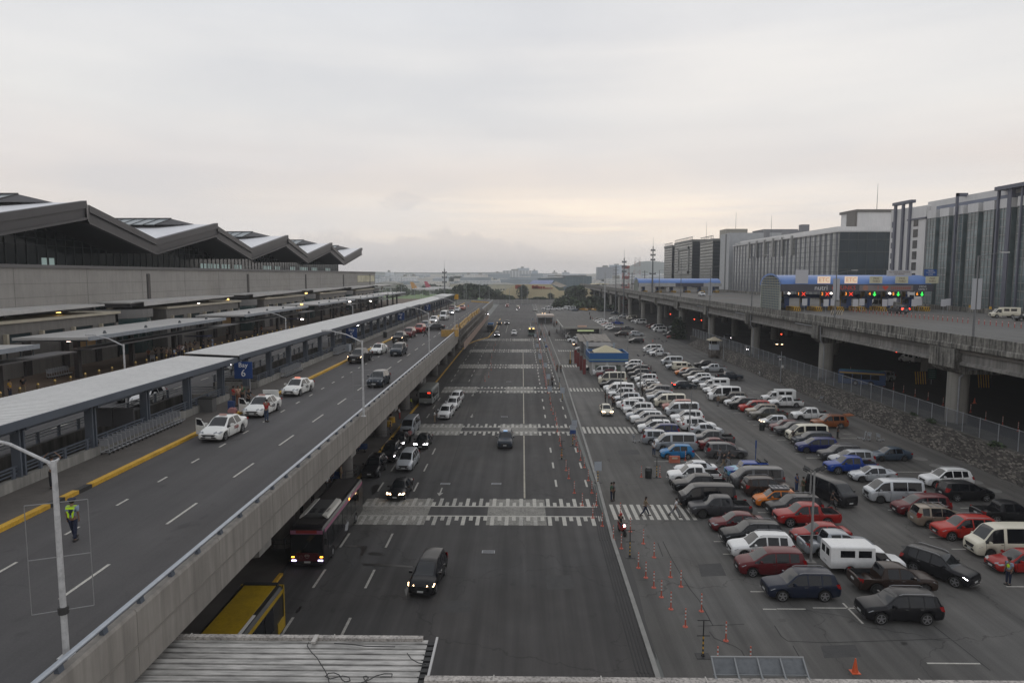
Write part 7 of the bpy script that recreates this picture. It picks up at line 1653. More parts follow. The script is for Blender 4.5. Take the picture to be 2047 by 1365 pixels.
MB().box(5.86,5.94,-.8,.8,.62,1.22).build('maroon_panel',MAT('bus_maroon',(.075,.008,.014),.4),t); MB().box(5.9,5.96,-.75,.75,2.68,2.88).build('route_sign',MAT('route_red',(.30,.03,.03),.5),t)
q = MB(); [q.box(5.94,5.952,-.85+i*.24,-.75+i*.24,.36,.46) for i in range(8)]; q.build('hazard_stripes',YEL,t)
q = MB(); [q.bar((5.95,0+.16*math.cos(a),.95+.02),(5.95,.24*math.cos(a)*.8,1.0+.14*math.sin(a)),.03) for a in (.5,1.1,1.57,2.1,2.7)]; q.path([(5.95,.13*math.cos(a*.5),.93+.08*math.sin(-abs(a)*.5)) for a in range(0,7)],.012,4); q.build('front_emblem',MAT('emblem_pale',(.35,.30,.25),.5),t)
q = MB(); q.path([(5.95,-.42+.13*math.cos(a*.4),.93+.13*math.sin(a*.4)) for a in range(17)],.012,4); q.path([(5.95,-.42+.07*math.cos(a*.6),.93+.07*math.sin(a*.6)) for a in range(12)],.012,4); q.build('front_badge',MAT('badge_dull',(.13,.06,.06),.5),t)
MB().add([(.5,1.27,.75),(-.5,1.27,.45),(-.9,1.27,1.0),(-.2,1.27,1.45)],[(0,1,2,3)]).build('side_patch',MAT('patch_pale',(.32,.33,.34),.6),t,fix=False)
MB().box(-1.3,-1.1,1.24,1.29,2.75,2.88).build('side_lamp',LAMB,t); MB().box(-1.8,-.8,1.2,1.28,2.9,3.05).build('side_sign',WHITEP,t)
BY = MAT('bus_yellow',(.40,.26,.012),.45,var=.12,scale=1,dirt=.2,coat=.2)
t = bus((-15.2,32.2,0),R(-90),12.0,2.5,3.05,MAT('bus_side_black',(.02,.02,.02),.35,coat=.3),BY,'yellow roofed bus partly hidden by the footbridge roof',roof=BY)
MB().box(-6.03,-5.9,-1.24,-1.0,.5,3.0).box(-6.03,-5.9,1.0,1.26,.5,3.0).box(-6.03,-4.9,1.24,1.27,.45,1.15).box(-6.03,-5.9,1.2,1.28,.45,3.0).build('yellow_frame',BY,t); MB().box(-6.0,-5.7,-1.0,1.0,3.05,3.13).build('rear_spoiler',TRIM,t); MB().box(-2.2,.4,.95,1.1,3.05,3.1).build('white_tape',WHITEP,t)
BG = MAT('minibus_grey',(.22,.23,.22),.5,var=.1)
t = bus((gp(852,811).x,gp(852,811).y+3.6,0),R(-92),7.2,2.25,2.75,BG,BG,'small grey green bus with a red lit route sign at the arrivals kerb',name='minibus',roof=MAT('minibus_roof',(.20,.20,.185),.6)); MB().box(3.58,3.66,.35,.85,2.0,2.2).build('lit_route_sign',MAT('led_red'),t)
t = bus((gp(1063,672).x,gp(1063,672).y+3.6,0),R(-91),7.2,2.3,2.8,MAT('minibus_green',(.10,.14,.125),.5),MAT('minibus_green2',(.06,.09,.08),.5),'green grey minibus with amber top lamps in the middle far lane',name='minibus',roof=MAT('minibus_roof')); MB().box(3.5,3.64,-.9,-.4,2.5,2.75).box(3.5,3.64,.4,.9,2.5,2.75).build('top_lamps',MAT('lamp_glow_amber'),t)
t = bus((gp(980,664).x,gp(980,664).y+4,0),R(-91),8,2.4,2.6,MAT('truck_black',(.025,.025,.03),.5),TRIM,'dark truck with a blue topped load below the scaffold',name='truck',roof=None); MB().box(-3.8,1.5,-1.0,1.0,2.6,3.1).build('blue_load',MAT('load_blue',(.03,.13,.30),.6),t); MB().box(1.5,1.7,-1.2,-1.0,2.3,3.0).box(1.5,1.7,1.0,1.2,2.3,3.0).build('white_posts',WHITEP,t)
t = bus((g.x,g.y,RZ),R(-28),7,2.1,2.5,MAT('jeep_blue',(.015,.05,.14),.4),MAT('jeep_yellow',(.30,.19,.03),.5),'blue minibus with a teal roof under the elevated road',name='minibus',roof=MAT('jeep_teal',(.05,.17,.20),.5))
# ------------------------------------------------------------------ people
SKIN = MAT('skin',(.20,.115,.075),.6)
CL = {'white': (.66,.66,.67),'black': (.018,.018,.02),'navy': (.015,.02,.045),'jeans': (.035,.055,.10),'red': (.30,.02,.02),'khaki': (.22,.17,.11),'orange': (.45,.11,.02),'blue': (.03,.06,.17),'pink': (.42,.20,.20),'peach': (.42,.27,.20),'yellow': (.48,.27,.02),
      'grey': (.15,.15,.16),'pale blue': (.26,.32,.42),'olive': (.07,.075,.045),'green': (.03,.11,.07),'brown': (.20,.075,.04),'lime': (.42,.62,.02),'charcoal': (.035,.035,.038)}
def cloth(c): return MAT('cloth_' +c.replace(' ','_'),CL[c],.9,var=.1,scale=4)
def skin_mesh(name,verts,edges,radii,root=0,lv=1):
    me = bpy.data.meshes.new(name+'_cage'); me.from_pydata(verts,edges,[]); o = bpy.data.objects.new(name+'_cage',me); COL.objects.link(o)
    sk = o.modifiers.new('skin','SKIN'); sk.use_smooth_shade = True; sb = o.modifiers.new('sub','SUBSURF'); sb.levels = lv; sb.render_levels = lv
    for i,r in enumerate(radii): v = me.skin_vertices[0].data[i]; v.radius = r if isinstance(r,tuple) else (r,r); v.use_root = (i == root)
    dg = bpy.context.evaluated_depsgraph_get(); out = bpy.data.meshes.new_from_object(o.evaluated_get(dg)); bpy.data.objects.remove(o); bpy.data.meshes.remove(me)
    out.name = name; out.materials.clear(); out.materials.append(SKIN); out.polygons.foreach_set('use_smooth',[True]*len(out.polygons)); return out
def rot(v,ang): return Vector((v.x*math.cos(ang)+v.z*math.sin(ang),v.y,-v.x*math.sin(ang)+v.z*math.cos(ang)))
def make_pose(arms=((.05,.25),(.05,.25)),legs=((.0,.0),(.0,.0)),lean=0.0,sit=False,abd=.10,up=(False,False)):
    """arms/legs: (upper swing, extra bend) for left and right; forward is +x"""
    hip = .93 if not sit else .47
    P = {'pel': Vector((0,0,hip)),'sp': Vector((0,0,hip+.20)),'ch': Vector((.0,0,hip+.42)),'ne': Vector((-.01,0,hip+.58)),'hb': Vector((.015,0,hip+.64)),'hm': Vector((.03,0,hip+.73)),'ht': Vector((.015,0,hip+.80))}
    for k in P:
        if k != 'pel': d = P[k]-P['pel']; P[k] = P['pel']+rot(d,lean)
    hd = {}
    for s,sd,(a,b),u in ((1,'l',arms[0],up[0]),(-1,'r',arms[1],up[1])):
        sh = P['ch']+rot(Vector((-.01,s*.175,.09)),lean); d = rot(Vector((0,s*abd,-1)).normalized()*.28,-a); P['sh' +sd] = sh
        if u: d = Vector((.05,s*.20,.18)); e = Vector((.0,-s*.16,.20))
        else: e = rot(Vector((0,-s*.02,-1)).normalized()*.25,-(a+b))
        P['el' +sd] = sh+d; P['wr' +sd] = sh+d+e; hd[sd] = e.normalized()
    for s,sd,(a,b) in ((1,'l',legs[0]),(-1,'r',legs[1])):
        h = P['pel']+Vector((0,s*.085,-.05)); P['hp' +sd] = h
        k = h+rot(Vector((0,s*.02,-1))*.43,-a); P['kn' +sd] = k; an = k+rot(Vector((0,0,-1))*.41,-(a-b)); P['an' +sd] = an; P['to' +sd] = an+Vector((.13,s*.02,-.045)); P['he' +sd] = an+Vector((-.03,0,-.045))
    mn = min(P['tol'].z,P['tor'].z)-.03
    for k in P: P[k].z -= mn
    order = list(P); idx = {k: i for i,k in enumerate(order)}
    E = [('pel','sp'),('sp','ch'),('ch','ne'),('ne','hb'),('hb','hm'),('hm','ht')]
    for d in 'lr': E += [('ch','sh' +d),('sh' +d,'el' +d),('el' +d,'wr' +d),('pel','hp' +d),('hp' +d,'kn' +d),('kn' +d,'an' +d),('an' +d,'to' +d)]
    Rr = {'pel': (.125,.10),'sp': (.115,.085),'ch': (.13,.095),'ne': .050,'hb': .062,'hm': .088,'ht': .062}
    for d in 'lr': Rr.update({'sh' +d: .055,'el' +d: .040,'wr' +d: .027,'hp' +d: .085,'kn' +d: .056,'an' +d: .036,'to' +d: .032,'he' +d: .03})
    V = [P[k] for k in order if k[:2] != 'he']; names = [k for k in order if k[:2] != 'he']; ix = {k: i for i,k in enumerate(names)}
    ed = [(ix[a],ix[b]) for a,b in E]; rad = [Rr[k] for k in names]
    for d,s in (('l',1),('r',-1)):        # palm, four fingers of unequal length and a thumb
        w = P['wr' +d]; f = hd[d]; V.append(w+f*.055); pi = len(V)-1; rad.append((.036,.018)); ed.append((ix['wr' +d],pi))
        side = Vector((1,0,0)) if abs(f.x) < .8 else Vector((0,0,1)); side = (side-f*side.dot(f)).normalized()
        for q,ln in enumerate((.060,.072,.078,.068)):
            a = w+f*.085+side*(-.027+q*.018); V.append(a); i1 = len(V)-1; rad.append(.010); ed.append((pi,i1)); cr = Vector((0,-s*.012,0)); V.append(a+f*ln*.55+cr*.6); rad.append(.009); ed.append((i1,i1+1)); V.append(a+f*ln*.9+cr*2.2); rad.append(.007); ed.append((i1+1,i1+2))
        a = w+f*.03+side*.036; V.append(a); i1 = len(V)-1; rad.append(.011); ed.append((pi,i1)); V.append(a+f*.035+side*.014); rad.append(.009); ed.append((i1,i1+1))
    body = skin_mesh('body',V,ed,rad)
    # face: nose, eyes, mouth and ears as small shapes merged into the body mesh
    bm = bmesh.new(); bm.from_mesh(body); h = P['hm']
    for c,r_ in (((.105,0,-.015),.016),((.0,.09,-.01),.018),((.0,-.09,-.01),.018),((.085,.032,.02),.010),((.085,-.032,.02),.010),((.088,0,-.052),.014)): bmesh.ops.create_icosphere(bm,subdivisions=1,radius=r_,matrix=Matrix.Translation(h+Vector(c)))
    bm.to_mesh(body); bm.free()
    shn = ['pel','sp','ch','ne','shl','shr']; sv = [P['pel']+Vector((0,0,.02)),P['sp'],P['ch'],P['ch'].lerp(P['ne'],.55),P['shl'],P['shr'],P['shl'].lerp(P['ell'],.75),P['shr'].lerp(P['elr'],.75)]
    shirt = skin_mesh('shirt',sv,[(0,1),(1,2),(2,3),(2,4),(2,5),(4,6),(5,7)],[(.150,.122),(.142,.112),(.155,.118),(.07,.07),.075,.075,.060,.060])
    tv = [P['pel']+Vector((0,0,.06)),P['hpl'],P['hpr'],P['knl'],P['knr'],P['anl']+Vector((0,0,.02)),P['anr']+Vector((0,0,.02))]
    trou = skin_mesh('trousers',tv,[(0,1),(0,2),(1,3),(2,4),(3,5),(4,6)],[(.142,.115),.098,.098,.074,.074,.060,.060])
    hb = bmesh.new(); bmesh.ops.create_icosphere(hb,subdivisions=2,radius=.107,matrix=Matrix.Translation(h+Vector((-.022,0,.03))) @ Matrix.Diagonal((1.0,.93,1.0,1)))
    for v in hb.verts:
        if v.co.x > h.x+.045 and v.co.z < h.z+.06: v.co.x = h.x+.045
        if v.co.z < h.z-.06: v.co.z = h.z-.06
    hair = bpy.data.meshes.new('hair'); hb.to_mesh(hair); hb.free(); hair.materials.append(MAT('hair_black',(.012,.010,.009),.7)); hair.polygons.foreach_set('use_smooth',[True]*len(hair.polygons))
    sb = MB()
    for d in 'lr': sb.obox(P['an' +d]+Vector((.055,0,-.035)),(.25,.10,.075))
    shoes = sb.mesh('shoes',MAT('shoe_dark',(.03,.028,.027),.7),60)
    return dict(body=body,shirt=shirt,trousers=trou,hair=hair,shoes=shoes,P=P)
POSE = {'stand': make_pose(),'stand2': make_pose(arms=((.15,1.5),(.1,1.3)),legs=((.06,.0),(-.06,0))),'walk': make_pose(arms=((-.35,.25),(.45,.35)),legs=((.42,.1),(-.38,.25)),lean=.05),'walk2': make_pose(arms=((.4,1.0),(-.3,.3)),legs=((-.5,.35),(.45,.12)),lean=.08),
        'push': make_pose(arms=((.75,.5),(.75,.5)),legs=((.45,.1),(-.45,.35)),lean=.18),'reach': make_pose(arms=((.7,.6),(.6,.7)),legs=((.05,0),(-.05,0)),lean=.12),'head': make_pose(up=(True,True)),'sit': make_pose(arms=((.4,.9),(.4,.9)),legs=((1.5,1.45),(1.5,1.45)),sit=True),
        'stride': make_pose(arms=((-.05,.15),(.05,.12)),legs=((.30,.0),(-.12,.05)))}
def person(px,py,pose,shirt,trou,rz,label,Z=0.0,group=None,shoes='dark',h=1.0,hair=True,pos=None):
    g = Vector(pos) if pos else gp(px,py,Z); t = thing('person',g,label,'person',group,R(rz)); t.scale = (h*1.1,h*1.1,h); p = POSE[pose]
    link('body',p['body'],t)
    for n,c in (('shirt',shirt),('trousers',trou)):
        o = link(n,p[n],t); o.material_slots[0].link = 'OBJECT'; o.material_slots[0].material = cloth(c)
    link('hair',p['hair'],t); link('shoes',p['shoes'],t); return t
# traffic officer on the deck, seen from behind
t = person(148,1082,'stride','pale blue','navy',95,'traffic officer in a cap and lime vest seen from behind on the deck',DZ,h=1.0)
t.location = gp(148,1080,DZ); t.scale = (1.08,1.16,1.03)
P_ = POSE['stride']['P']; hm = P_['hm']; ch = P_['ch']
cp = MB(); cp.cyl(hm+Vector((-.015,0,.05)),hm+Vector((-.015,0,.12)),.115,.135,16); cp.cyl(hm+Vector((-.015,0,.12)),hm+Vector((-.015,0,.145)),.145,.12,16); cp.obox(hm+Vector((.12,0,.055)),(.12,.16,.012)); cp.build('cap',cloth('navy'),t,smooth=40)
vst = MB()
for s in (-1,):
    vst.add([(-.118,-.17,ch.z+.13),(-.118,.17,ch.z+.13),(-.140,.16,ch.z+.03),(-.140,-.16,ch.z+.03)],[(0,1,2,3)])
    vst.add([(-.128,-.12,ch.z-.10),(-.128,-.04,ch.z-.16),(-.133,-.05,ch.z-.36),(-.133,-.11,ch.z-.30)],[(0,1,2,3)]); vst.add([(-.128,.12,ch.z-.10),(-.128,.04,ch.z-.16),(-.133,.05,ch.z-.36),(-.133,.11,ch.z-.30)],[(0,1,2,3)])
    vst.add([(-.130,.12,ch.z-.02),(-.130,.15,ch.z-.10),(-.132,.05,ch.z-.22),(-.132,.04,ch.z-.16)],[(0,1,2,3)]); vst.add([(-.130,-.12,ch.z-.02),(-.130,-.15,ch.z-.10),(-.132,-.05,ch.z-.22),(-.132,-.04,ch.z-.16)],[(0,1,2,3)])
    vst.add([(-.08,-.18,ch.z+.15),(.05,-.18,ch.z+.15),(.05,.18,ch.z+.15),(-.08,.18,ch.z+.15)],[(0,1,2,3)])
for i_,v_ in enumerate(vst.v): vst.v[i_] = (v_[0]-.012,v_[1],v_[2])
vst.build('vest_panels',MAT('hi_vis_lime',(.50,.78,.02),.6,emit=.0),t,fix=False)
vb = skin_mesh('vest',[P_['sp']+Vector((0,0,-.08)),P_['ch']+Vector((0,0,.0)),P_['ch']+Vector((0,0,.08))],[(0,1),(1,2)],[(.150,.122),(.163,.124),(.13,.10)]); o = link('vest',vb,t); o.material_slots[0].link = 'OBJECT'; o.material_slots[0].material = cloth('navy')
person(533,843,'reach','red','jeans',88,'man in a red shirt standing beside the white taxi',DZ)
person(107,976,'head','white','black',120,'man in a white shirt holding his head by the railing',DZ+.14)
GP = 'people waiting on the deck island'
for px,py,po,a,b,rz,lab in ((468,812,'stand2','red','jeans',0,'woman in red with a bag at the taxi rank'),(477,811,'stand2','peach','brown',-40,'person in a peach top at the taxi rank'),(485,808,'stand','green','charcoal',-80,'person in green beside the raised boot'),(497,818,'reach','black','black',-30,'person in black bending at the taxi door')): person(px,py,po,a,b,rz,lab,DZ+.14,GP)
person(795,712-12,'stand','black','charcoal',0,'person in dark clothes between the taxi and the dark car',DZ)
person(851,675-2,'walk','grey','charcoal',0,'person in grey walking beside the maroon SUV',DZ)
for i,(px,a) in enumerate(((858,'black'),(866,'pink'),(873,'black'),(881,'charcoal'),(892,'navy'),(897,'black'),(842,'black'),(835,'charcoal'))):
    Y_ = 25.2*F_/(VX-px); person(0,0,'stand',a,'charcoal',0,'small dark figure waiting beside the deck queue, %s of them' % ORD[i],h=.98,pos=(-25.2,Y_,DZ+.14),group=GP)
t = thing('suitcase',gp(463,820,DZ+.14),'blue suitcase standing at the taxi rank','suitcase'); MB().box(-.25,.25,-.16,.16,.05,.8).build('case',cloth('blue'),t); MB().path([(-.15,0,.8),(-.15,0,1.0),(.15,0,1.0),(.15,0,.8)],.012,4).build('handle',TRIM,t)
t = thing('travel_bag',gp(465,827,DZ+.14),'pink checked bag beside the blue suitcase','bag'); MB().ext([(-.3,0),(.3,0),(.34,.3),(.2,.5),(-.2,.5),(-.34,.3)],'y',-.2,.2).build('bag_body',cloth('pink'),t); MB().path([(-.15,0,.48),(0,0,.62),(.15,0,.48)],.015,4).build('handle',TRIM,t)
# terminal kerb crowd
GT = 'travellers on the terminal pavement'
random.seed(17)
spec = [(21,797,'stand','yellow','navy','man in a yellow shirt on the terminal pavement'),(48,790,'stand','black','khaki','person in black beside the man in yellow'),(0,770,'stand','white','navy','person in white at the left edge of the photo'),
        (298,722,'push','brown','charcoal','person with a luggage trolley at the left of the crowd'),(312,720,'stand2','black','black','person in black beside the luggage trolley'),(324,719,'stand','charcoal','black','person in charcoal left of the peach shirt'),
        (334,722,'stand2','peach','navy','person in a peach shirt at the front of the crowd'),(342,722,'stand','khaki','navy','person in a cream shirt beside the peach shirt'),(349,722,'stand','pale blue','navy','person in pale blue at the front of the crowd'),(355,716,'stand','navy','navy','person in navy in the middle of the crowd'),
        (359,712,'stand2','pink','navy','person in a pink headscarf and dark clothes'),(365,714,'stand','white','navy','person in white at the right of the crowd'),(372,708,'stand','black','charcoal','person in black behind the white shirt'),(381,707,'stand2','khaki','black','person carrying a khaki bag near the check-in sign'),
        (390,704,'stand','charcoal','khaki','person in charcoal under the check-in sign'),(407,700,'stand','black','navy','person in black right of the check-in sign'),(418,697,'walk','charcoal','khaki','person in shorts walking past the check-in sign'),(425,697,'stand','pale blue','pale blue','two-tone figure in pale blue at the right of the check-in sign')]
for px,py,po,a,b,lab in spec: person(px,py,po,a,b,random.uniform(-180,180),lab,DZ+.14,GT)
for i in range(26):
    Y_ = random.uniform(118,235); X_ = random.uniform(-55,-48); person(0,0,random.choice(('stand','stand2','walk')),random.choice(('black','charcoal','khaki','white','navy','brown','grey')),random.choice(('black','navy','charcoal')),random.uniform(0,360),'distant traveller in the shade of the terminal canopies',pos=(X_,Y_,DZ+.14),group=GT)
# arrivals kerb people
GA = 'people at the arrivals kerb'
for px,py,po,a,b,rz,lab in ((603,1028,'stand','grey','black',60,'man in a grey shirt standing by the yellow drum bollard'),(625,1003,'reach','black','black',0,'man in black beside the roof of the dark bus'),(654,975,'sit','white','charcoal',-60,'person in white sitting by the bus roof'),(682,963,'stand','khaki','khaki',0,'person in khaki beside the round column'),
                                  (768,858,'stand','red','charcoal',0,'person in red by the yellow drum bollards'),(781,870,'stand','charcoal','black',0,'person in charcoal at the arrivals kerb'),(772,845,'stand','white','navy',0,'person in white behind the yellow drum bollard'),(781,840,'stand','white','charcoal',60,'second person in white beside the drum bollards'),
                                  (799,838,'reach','white','red',180,'person in white and red near the silver van'),(869,845,'stand2','white','khaki',0,'person standing at the nose of the lead white SUV'),(816,818,'stand','lime','navy',0,'guard in a lime vest by the column'),(822,816,'stand','lime','navy',0,'second guard in a lime vest beside the first'),
                                  (820,884,'walk','pink','black',90,'person in pink walking between the queued cars')): person(px,py,po,a,b,rz,lab,.15 if px < 830 else 0,GA)
for i,(px,py) in enumerate(((590,1010),(777,852),(783.5,844))):
    g = gp(px,py,.15); t = thing('drum_bollard',g,'round yellow drum bollard at the arrivals kerb, %s from the bridge' % ORD[i],'bollard','yellow drum bollards'); MB().cyl((0,0,0),(0,0,.75),.48,.44,16).build('drum',YEL,t,smooth=40); MB().cyl((0,0,.75),(0,0,.82),.40,.36,16).build('cap',MAT('cap_pale',(.5,.35,.15),.7),t)
for i,(px,py) in enumerate(((664,962),(717,903))):
    g = gp(px,py,.15); t = thing('bench',g,['blue bench with a sitting figure near the bus roof','blue seat beside the guarded round column'][i],'bench'); MB().box(-1,1,-.3,.3,.4,.46).build('seat',MAT('bench_blue',(.015,.05,.15),.5),t); MB().box(-1,1,.25,.32,.46,.95).build('backrest',MAT('bench_blue'),t); [MB().box(x-.03,x+.03,-.25,.25,0,.4).build('leg',TRIM,t) for x in (-.8,.8)]
    person(px,py,'sit','navy','navy',-90,['person in navy sitting on the blue bench','person in navy on the blue seat by the guarded column'][i],.15,GA)
# car park people
GC = 'people walking in the car park'
for px,py,po,a,b,rz,lab,h in ((1290,1031,'walk','khaki','navy',0,'woman with long hair in a striped top crossing the zebra',1.0),(1350,1033,'walk2','white','grey',0,'man in a white shirt and shorts crossing the zebra',1.0),(1222,1001,'stand','green','navy',0,'man in a green shirt at the kerb before the zebra',1.0),
                                     (1227,1000,'stand','grey','black',180,'man in grey behind the man in green',1.0),(1307,911,'stand2','white','jeans',-90,'man in a white shirt and jeans beside the silver van',1.0),(1438,925,'walk','grey','grey',20,'person in grey walking behind the dark people carrier',1.0),(1446,935,'push','black','khaki',10,'person in black and khaki shorts with a backpack',1.0),
                                     (1455,930,'push','charcoal','black',10,'person pushing a luggage trolley beside the blue SUV',1.0),(1592,982,'stand','blue','blue',-60,'woman in a long blue dress by the lamp post',1.0),(1605,989,'stand','olive','olive',120,'person in olive beside the woman in blue',1.0),(1663,1018,'walk','black','charcoal',-20,'man in black walking near the black van',1.0),
                                     (1545,970+18,'reach','pale blue','navy',-150,'person in pale blue leaning over beside the orange hatchback',1.0),(2015,1168,'stand','pale blue','navy',-160,'guard in a lime vest and cap at the right edge',1.05),(1585,886,'walk','black','charcoal',200,'man in black walking before the cream van',1.0),(1674,876,'stand','charcoal','black',0,'man with a pale cap behind the cream van',1.0),
                                     (1435,812,'stand','khaki','grey',-90,'person in khaki standing in the middle aisle',1.0),(1297,746,'stand','white','grey',0,'person in white in the middle aisle beside a darker figure',1.0),(1301,747,'stand','navy','jeans',0,'darker figure beside the person in white',1.0),(1576,757,'walk','black','black',0,'person in black walking by the stone wall',1.0),
                                     (1210,805,'stand','black','black',0,'person in black left of the small group by the lamp post',1.0),(1217,808,'stand2','pink','grey',0,'person in pink in the small group by the lamp post',1.0),(1224,812,'stand2','brown','charcoal',0,'person in brown in the small group by the lamp post',1.0),(1227,815,'stand','black','black',90,'person in black right of the small group',1.0),
                                     (1114,744,'stand','olive','charcoal',-90,'person in olive standing at the road kerb',1.0),(1121,745,'stand','black','black',-90,'person in black at the road kerb',1.0),(1284,790,'stand','charcoal','black',0,'dark figure by the second lot lamp',1.0),(1292,785,'stand','white','navy',0,'person in white between the parked rows',1.0),(1325,715,'stand','pale blue','charcoal',0,'person at the nose of the white van by the lamp',1.0)):
    t = person(px,py,po,a,b,rz,lab,0,GC,h=h)
    if 'lime vest and cap' in lab: vv = skin_mesh('vest',[POSE['stand']['P']['sp']-Vector((0,0,.08)),POSE['stand']['P']['ch']+Vector((0,0,.06))],[(0,1)],[(.152,.126),(.165,.128)]); o = link('vest',vv,t); o.material_slots[0].link = 'OBJECT'; o.material_slots[0].material = cloth('lime'); hq = POSE['stand']['P']['hm']; MB().cyl(hq+Vector((-.01,0,.05)),hq+Vector((-.01,0,.14)),.115,.13,12).build('cap',cloth('black'),t)
    if 'long hair' in lab: hq = POSE['walk']['P']['hm']; MB().obox(hq+Vector((-.09,0,-.10)),(.06,.16,.34)).build('long_hair',MAT('hair_brown',(.05,.02,.012),.7),t)
for i in range(26):
    u,v = random.choice(((430,330),(450,500),(460,590),(500,590),(510,420),(530,440),(545,560),(550,640),(570,740),(430,820),(600,560),(240,790),(610,770),(1250,320),(1340,330),(1440,310),(1370,450),(1415,460),(590,480),(480,520),(540,600),(625,820),(235,760),(785,690),(1480,620),(495,470)))
    px,py = zp('FB',u+random.uniform(-12,12),v+random.uniform(-14,14)); person(px,py,random.choice(('stand','walk','stand2')),random.choice(('black','charcoal','navy','red','white','orange','grey')),random.choice(('black','navy','charcoal')),random.uniform(0,360),'small far figure near the waiting shelter',0,'people around the waiting shelter')

# motorcycles with riders
def moto(px,py,hd,paintc,label,rider=('black','navy'),helmet=True,lit=True,Z=0):
    g = gp(px,py,Z); t = thing('motorcycle',g,label,'motorcycle',None,R(hd)); m_ = MAT('moto_' +paintc,{'red': (.30,.02,.015),'black': (.02,.02,.02),'blue': (.03,.05,.2),'grey': (.1,.1,.1)}[paintc],.35,coat=.3)
    for x in (-.62,.62): w = MB().cyl((0,-.06,.29),(0,.06,.29),.29,.29,16).build('wheel',RUB,t,(x,0,0)); MB().cyl((0,-.065,.29),(0,.065,.29),.16,.16,10).build('rim',RIMD,w)
    MB().ext([(-.62,.55),(-.75,.78),(-.2,.80),(.0,.60),(.25,.58),(.42,.95),(.52,.95),(.60,.62),(.35,.32),(-.25,.30)],'y',-.13,.13).build('fairing',m_,t); MB().box(-.7,-.02,-.12,.12,.79,.86).build('seat',TRIM,t)
    MB().bar((.46,-.34,1.02),(.46,.34,1.02),.035).bar((.60,0,.3),(.46,0,1.02),.06).build('handlebar',TRIM,t); MB().cyl((.53,0,.86),(.60,0,.85),.09,.08,10).build('headlight',LON if lit else HL,t)
    if rider:
        p = thing('person',g+Vector((0,0,0)),'rider in dark clothes and helmet on the ' +label.split(' with')[0].split(' at')[0].split(' in')[0],'person','motorcycle riders',R(hd)); q = POSE['sit']; off = Vector((-.28*math.cos(R(hd)),-.28*math.sin(R(hd)),.28)); p.location = g+off; p.scale = (.97,)*3
        link('body',q['body'],p)
        for n,c in (('shirt',rider[0]),('trousers',rider[1])): o = link(n,q[n],p); o.material_slots[0].link = 'OBJECT'; o.material_slots[0].material = cloth(c)
        link('shoes',q['shoes'],p); bm = bmesh.new(); bmesh.ops.create_icosphere(bm,subdivisions=2,radius=.135,matrix=Matrix.Translation(q['P']['hm']+Vector((0,0,.015)))); me = bpy.data.meshes.new('helmet'); bm.to_mesh(me); bm.free(); me.materials.append(m_); me.polygons.foreach_set('use_smooth',[True]*len(me.polygons)); link('helmet',me,p)
    return t
moto(1243,1066,-78,'red','red motorcycle at the kerb below the zebra'); moto(1104,770,-85,'black','black motorcycle in the right hand lane',lit=False); moto(1079,683,-90,'blue','blue motorcycle with a white lamp at the farthest crossing')
moto(921,632,-90,'black','far motorcycle with a lamp left of the dark car'); moto(*zp('RD',1745,470),-90,'grey','far motorcycle with a lamp in the middle lanes'); moto(*zp('RD',1145,410),-90,'grey','far motorcycle by the deck end'); moto(*zp('RD',1800,425),-90,'red','far motorcycle with warm lamps')
moto(1230,722,180,'black','black motorcycle parked right of the blue kiosk',rider=None,lit=False); moto(1252,724,150,'red','red motorcycle parked right of the blue kiosk',rider=None,lit=False)

# ------------------------------------------------------------------ posts, cones, boards, bins, trolleys
RC = MAT('post_coral',(.44,.09,.055),.6,var=.15); dl = None
def delineator(px,py,label='red and white banded post on a round foot in the lane divider line',group='red and white lane posts',Z=0,s=1.0):
    global dl
    g = gp(px,py,Z)
    if dl is None:
        dl = thing('lane_post',g,label,'lane post',group); MB().cyl((0,0,0),(0,0,.04),.17,.14,12).build('foot',RC,dl)
        mb = MB(); mb.cyl((0,0,.04),(0,0,.35),.045,.04,8)
        for k in range(7): mb.cur = k % 2; mb.cyl((0,0,.35+k*.115),(0,0,.465+k*.115),.04,.04,8,True)
        mb.build('tube',[RC,WHITEP],dl); return dl
    return clone(dl,g,label=label,group=group)
for p in ((1204,1051),(1226,1078),(1242,1096),(1260,1062),(1286,1086),(1307.5,1113.6),(1276,1134.6),(1291,1154),(1340,1153),(1307,1174),(1361,1172),(1322,1193),(1341,1217),(1402,1221),(1370,1252),(1451,1280),(1434,1332),(1499.5,1332),(1185,1035),(1240,1030),
          (1122.7,910),(1131.5,940),(1137,956),(1148,985),(1164,1010),(1118.6,881.5),(1120.4,890.5),(1113.9,862.7),(1112.7,849.5),(1110.4,839),(1105.6,827.5),(1102,819.6),(1100.5,808),(1099.5,798.5),(1095.4,786),(1147.8,877.6),(1151.7,890),(1154.9,902),(1160.5,919.5),(1168,934),(1176,960),(1183,985),(1192,1010),(1370,920),(1282,953),(1319,953)):
    delineator(*p)
for p in ((982,740),(981,728),(977,754),(969.5,762),(983,715),(987,700),(990,690)): delineator(*p,label='red and white banded post beside the left turning lane',group='red and white posts by the left lane')
for i in range(22):
    a = Vector((1070,640)).lerp(Vector((1092,776)),i/21); delineator(a.x,a.y,label='small red post in the far lane divider line',group='small red posts in the far divider')
for i in range(10):
    a = Vector((1080,650)).lerp(Vector((1110,740)),i/9); delineator(a.x+2,a.y,label='small red post along the far kerb line',group='small red posts along the far kerb')
t = thing('barrier_chain',(0,0,0),'low red and white barrier chain linking the far lane posts','barrier'); mb = MB(); a,b = gp(1071,645),gp(1094,776); c_,d_ = gp(1081,655),gp(1112,745); mb.bar((a.x,a.y,.5),(b.x,b.y,.5),.06); mb.bar((c_.x,c_.y,.5),(d_.x,d_.y,.5),.06); mb.build('chain',MAT('chain_pink',(.30,.12,.10),.7),t)
cn = None
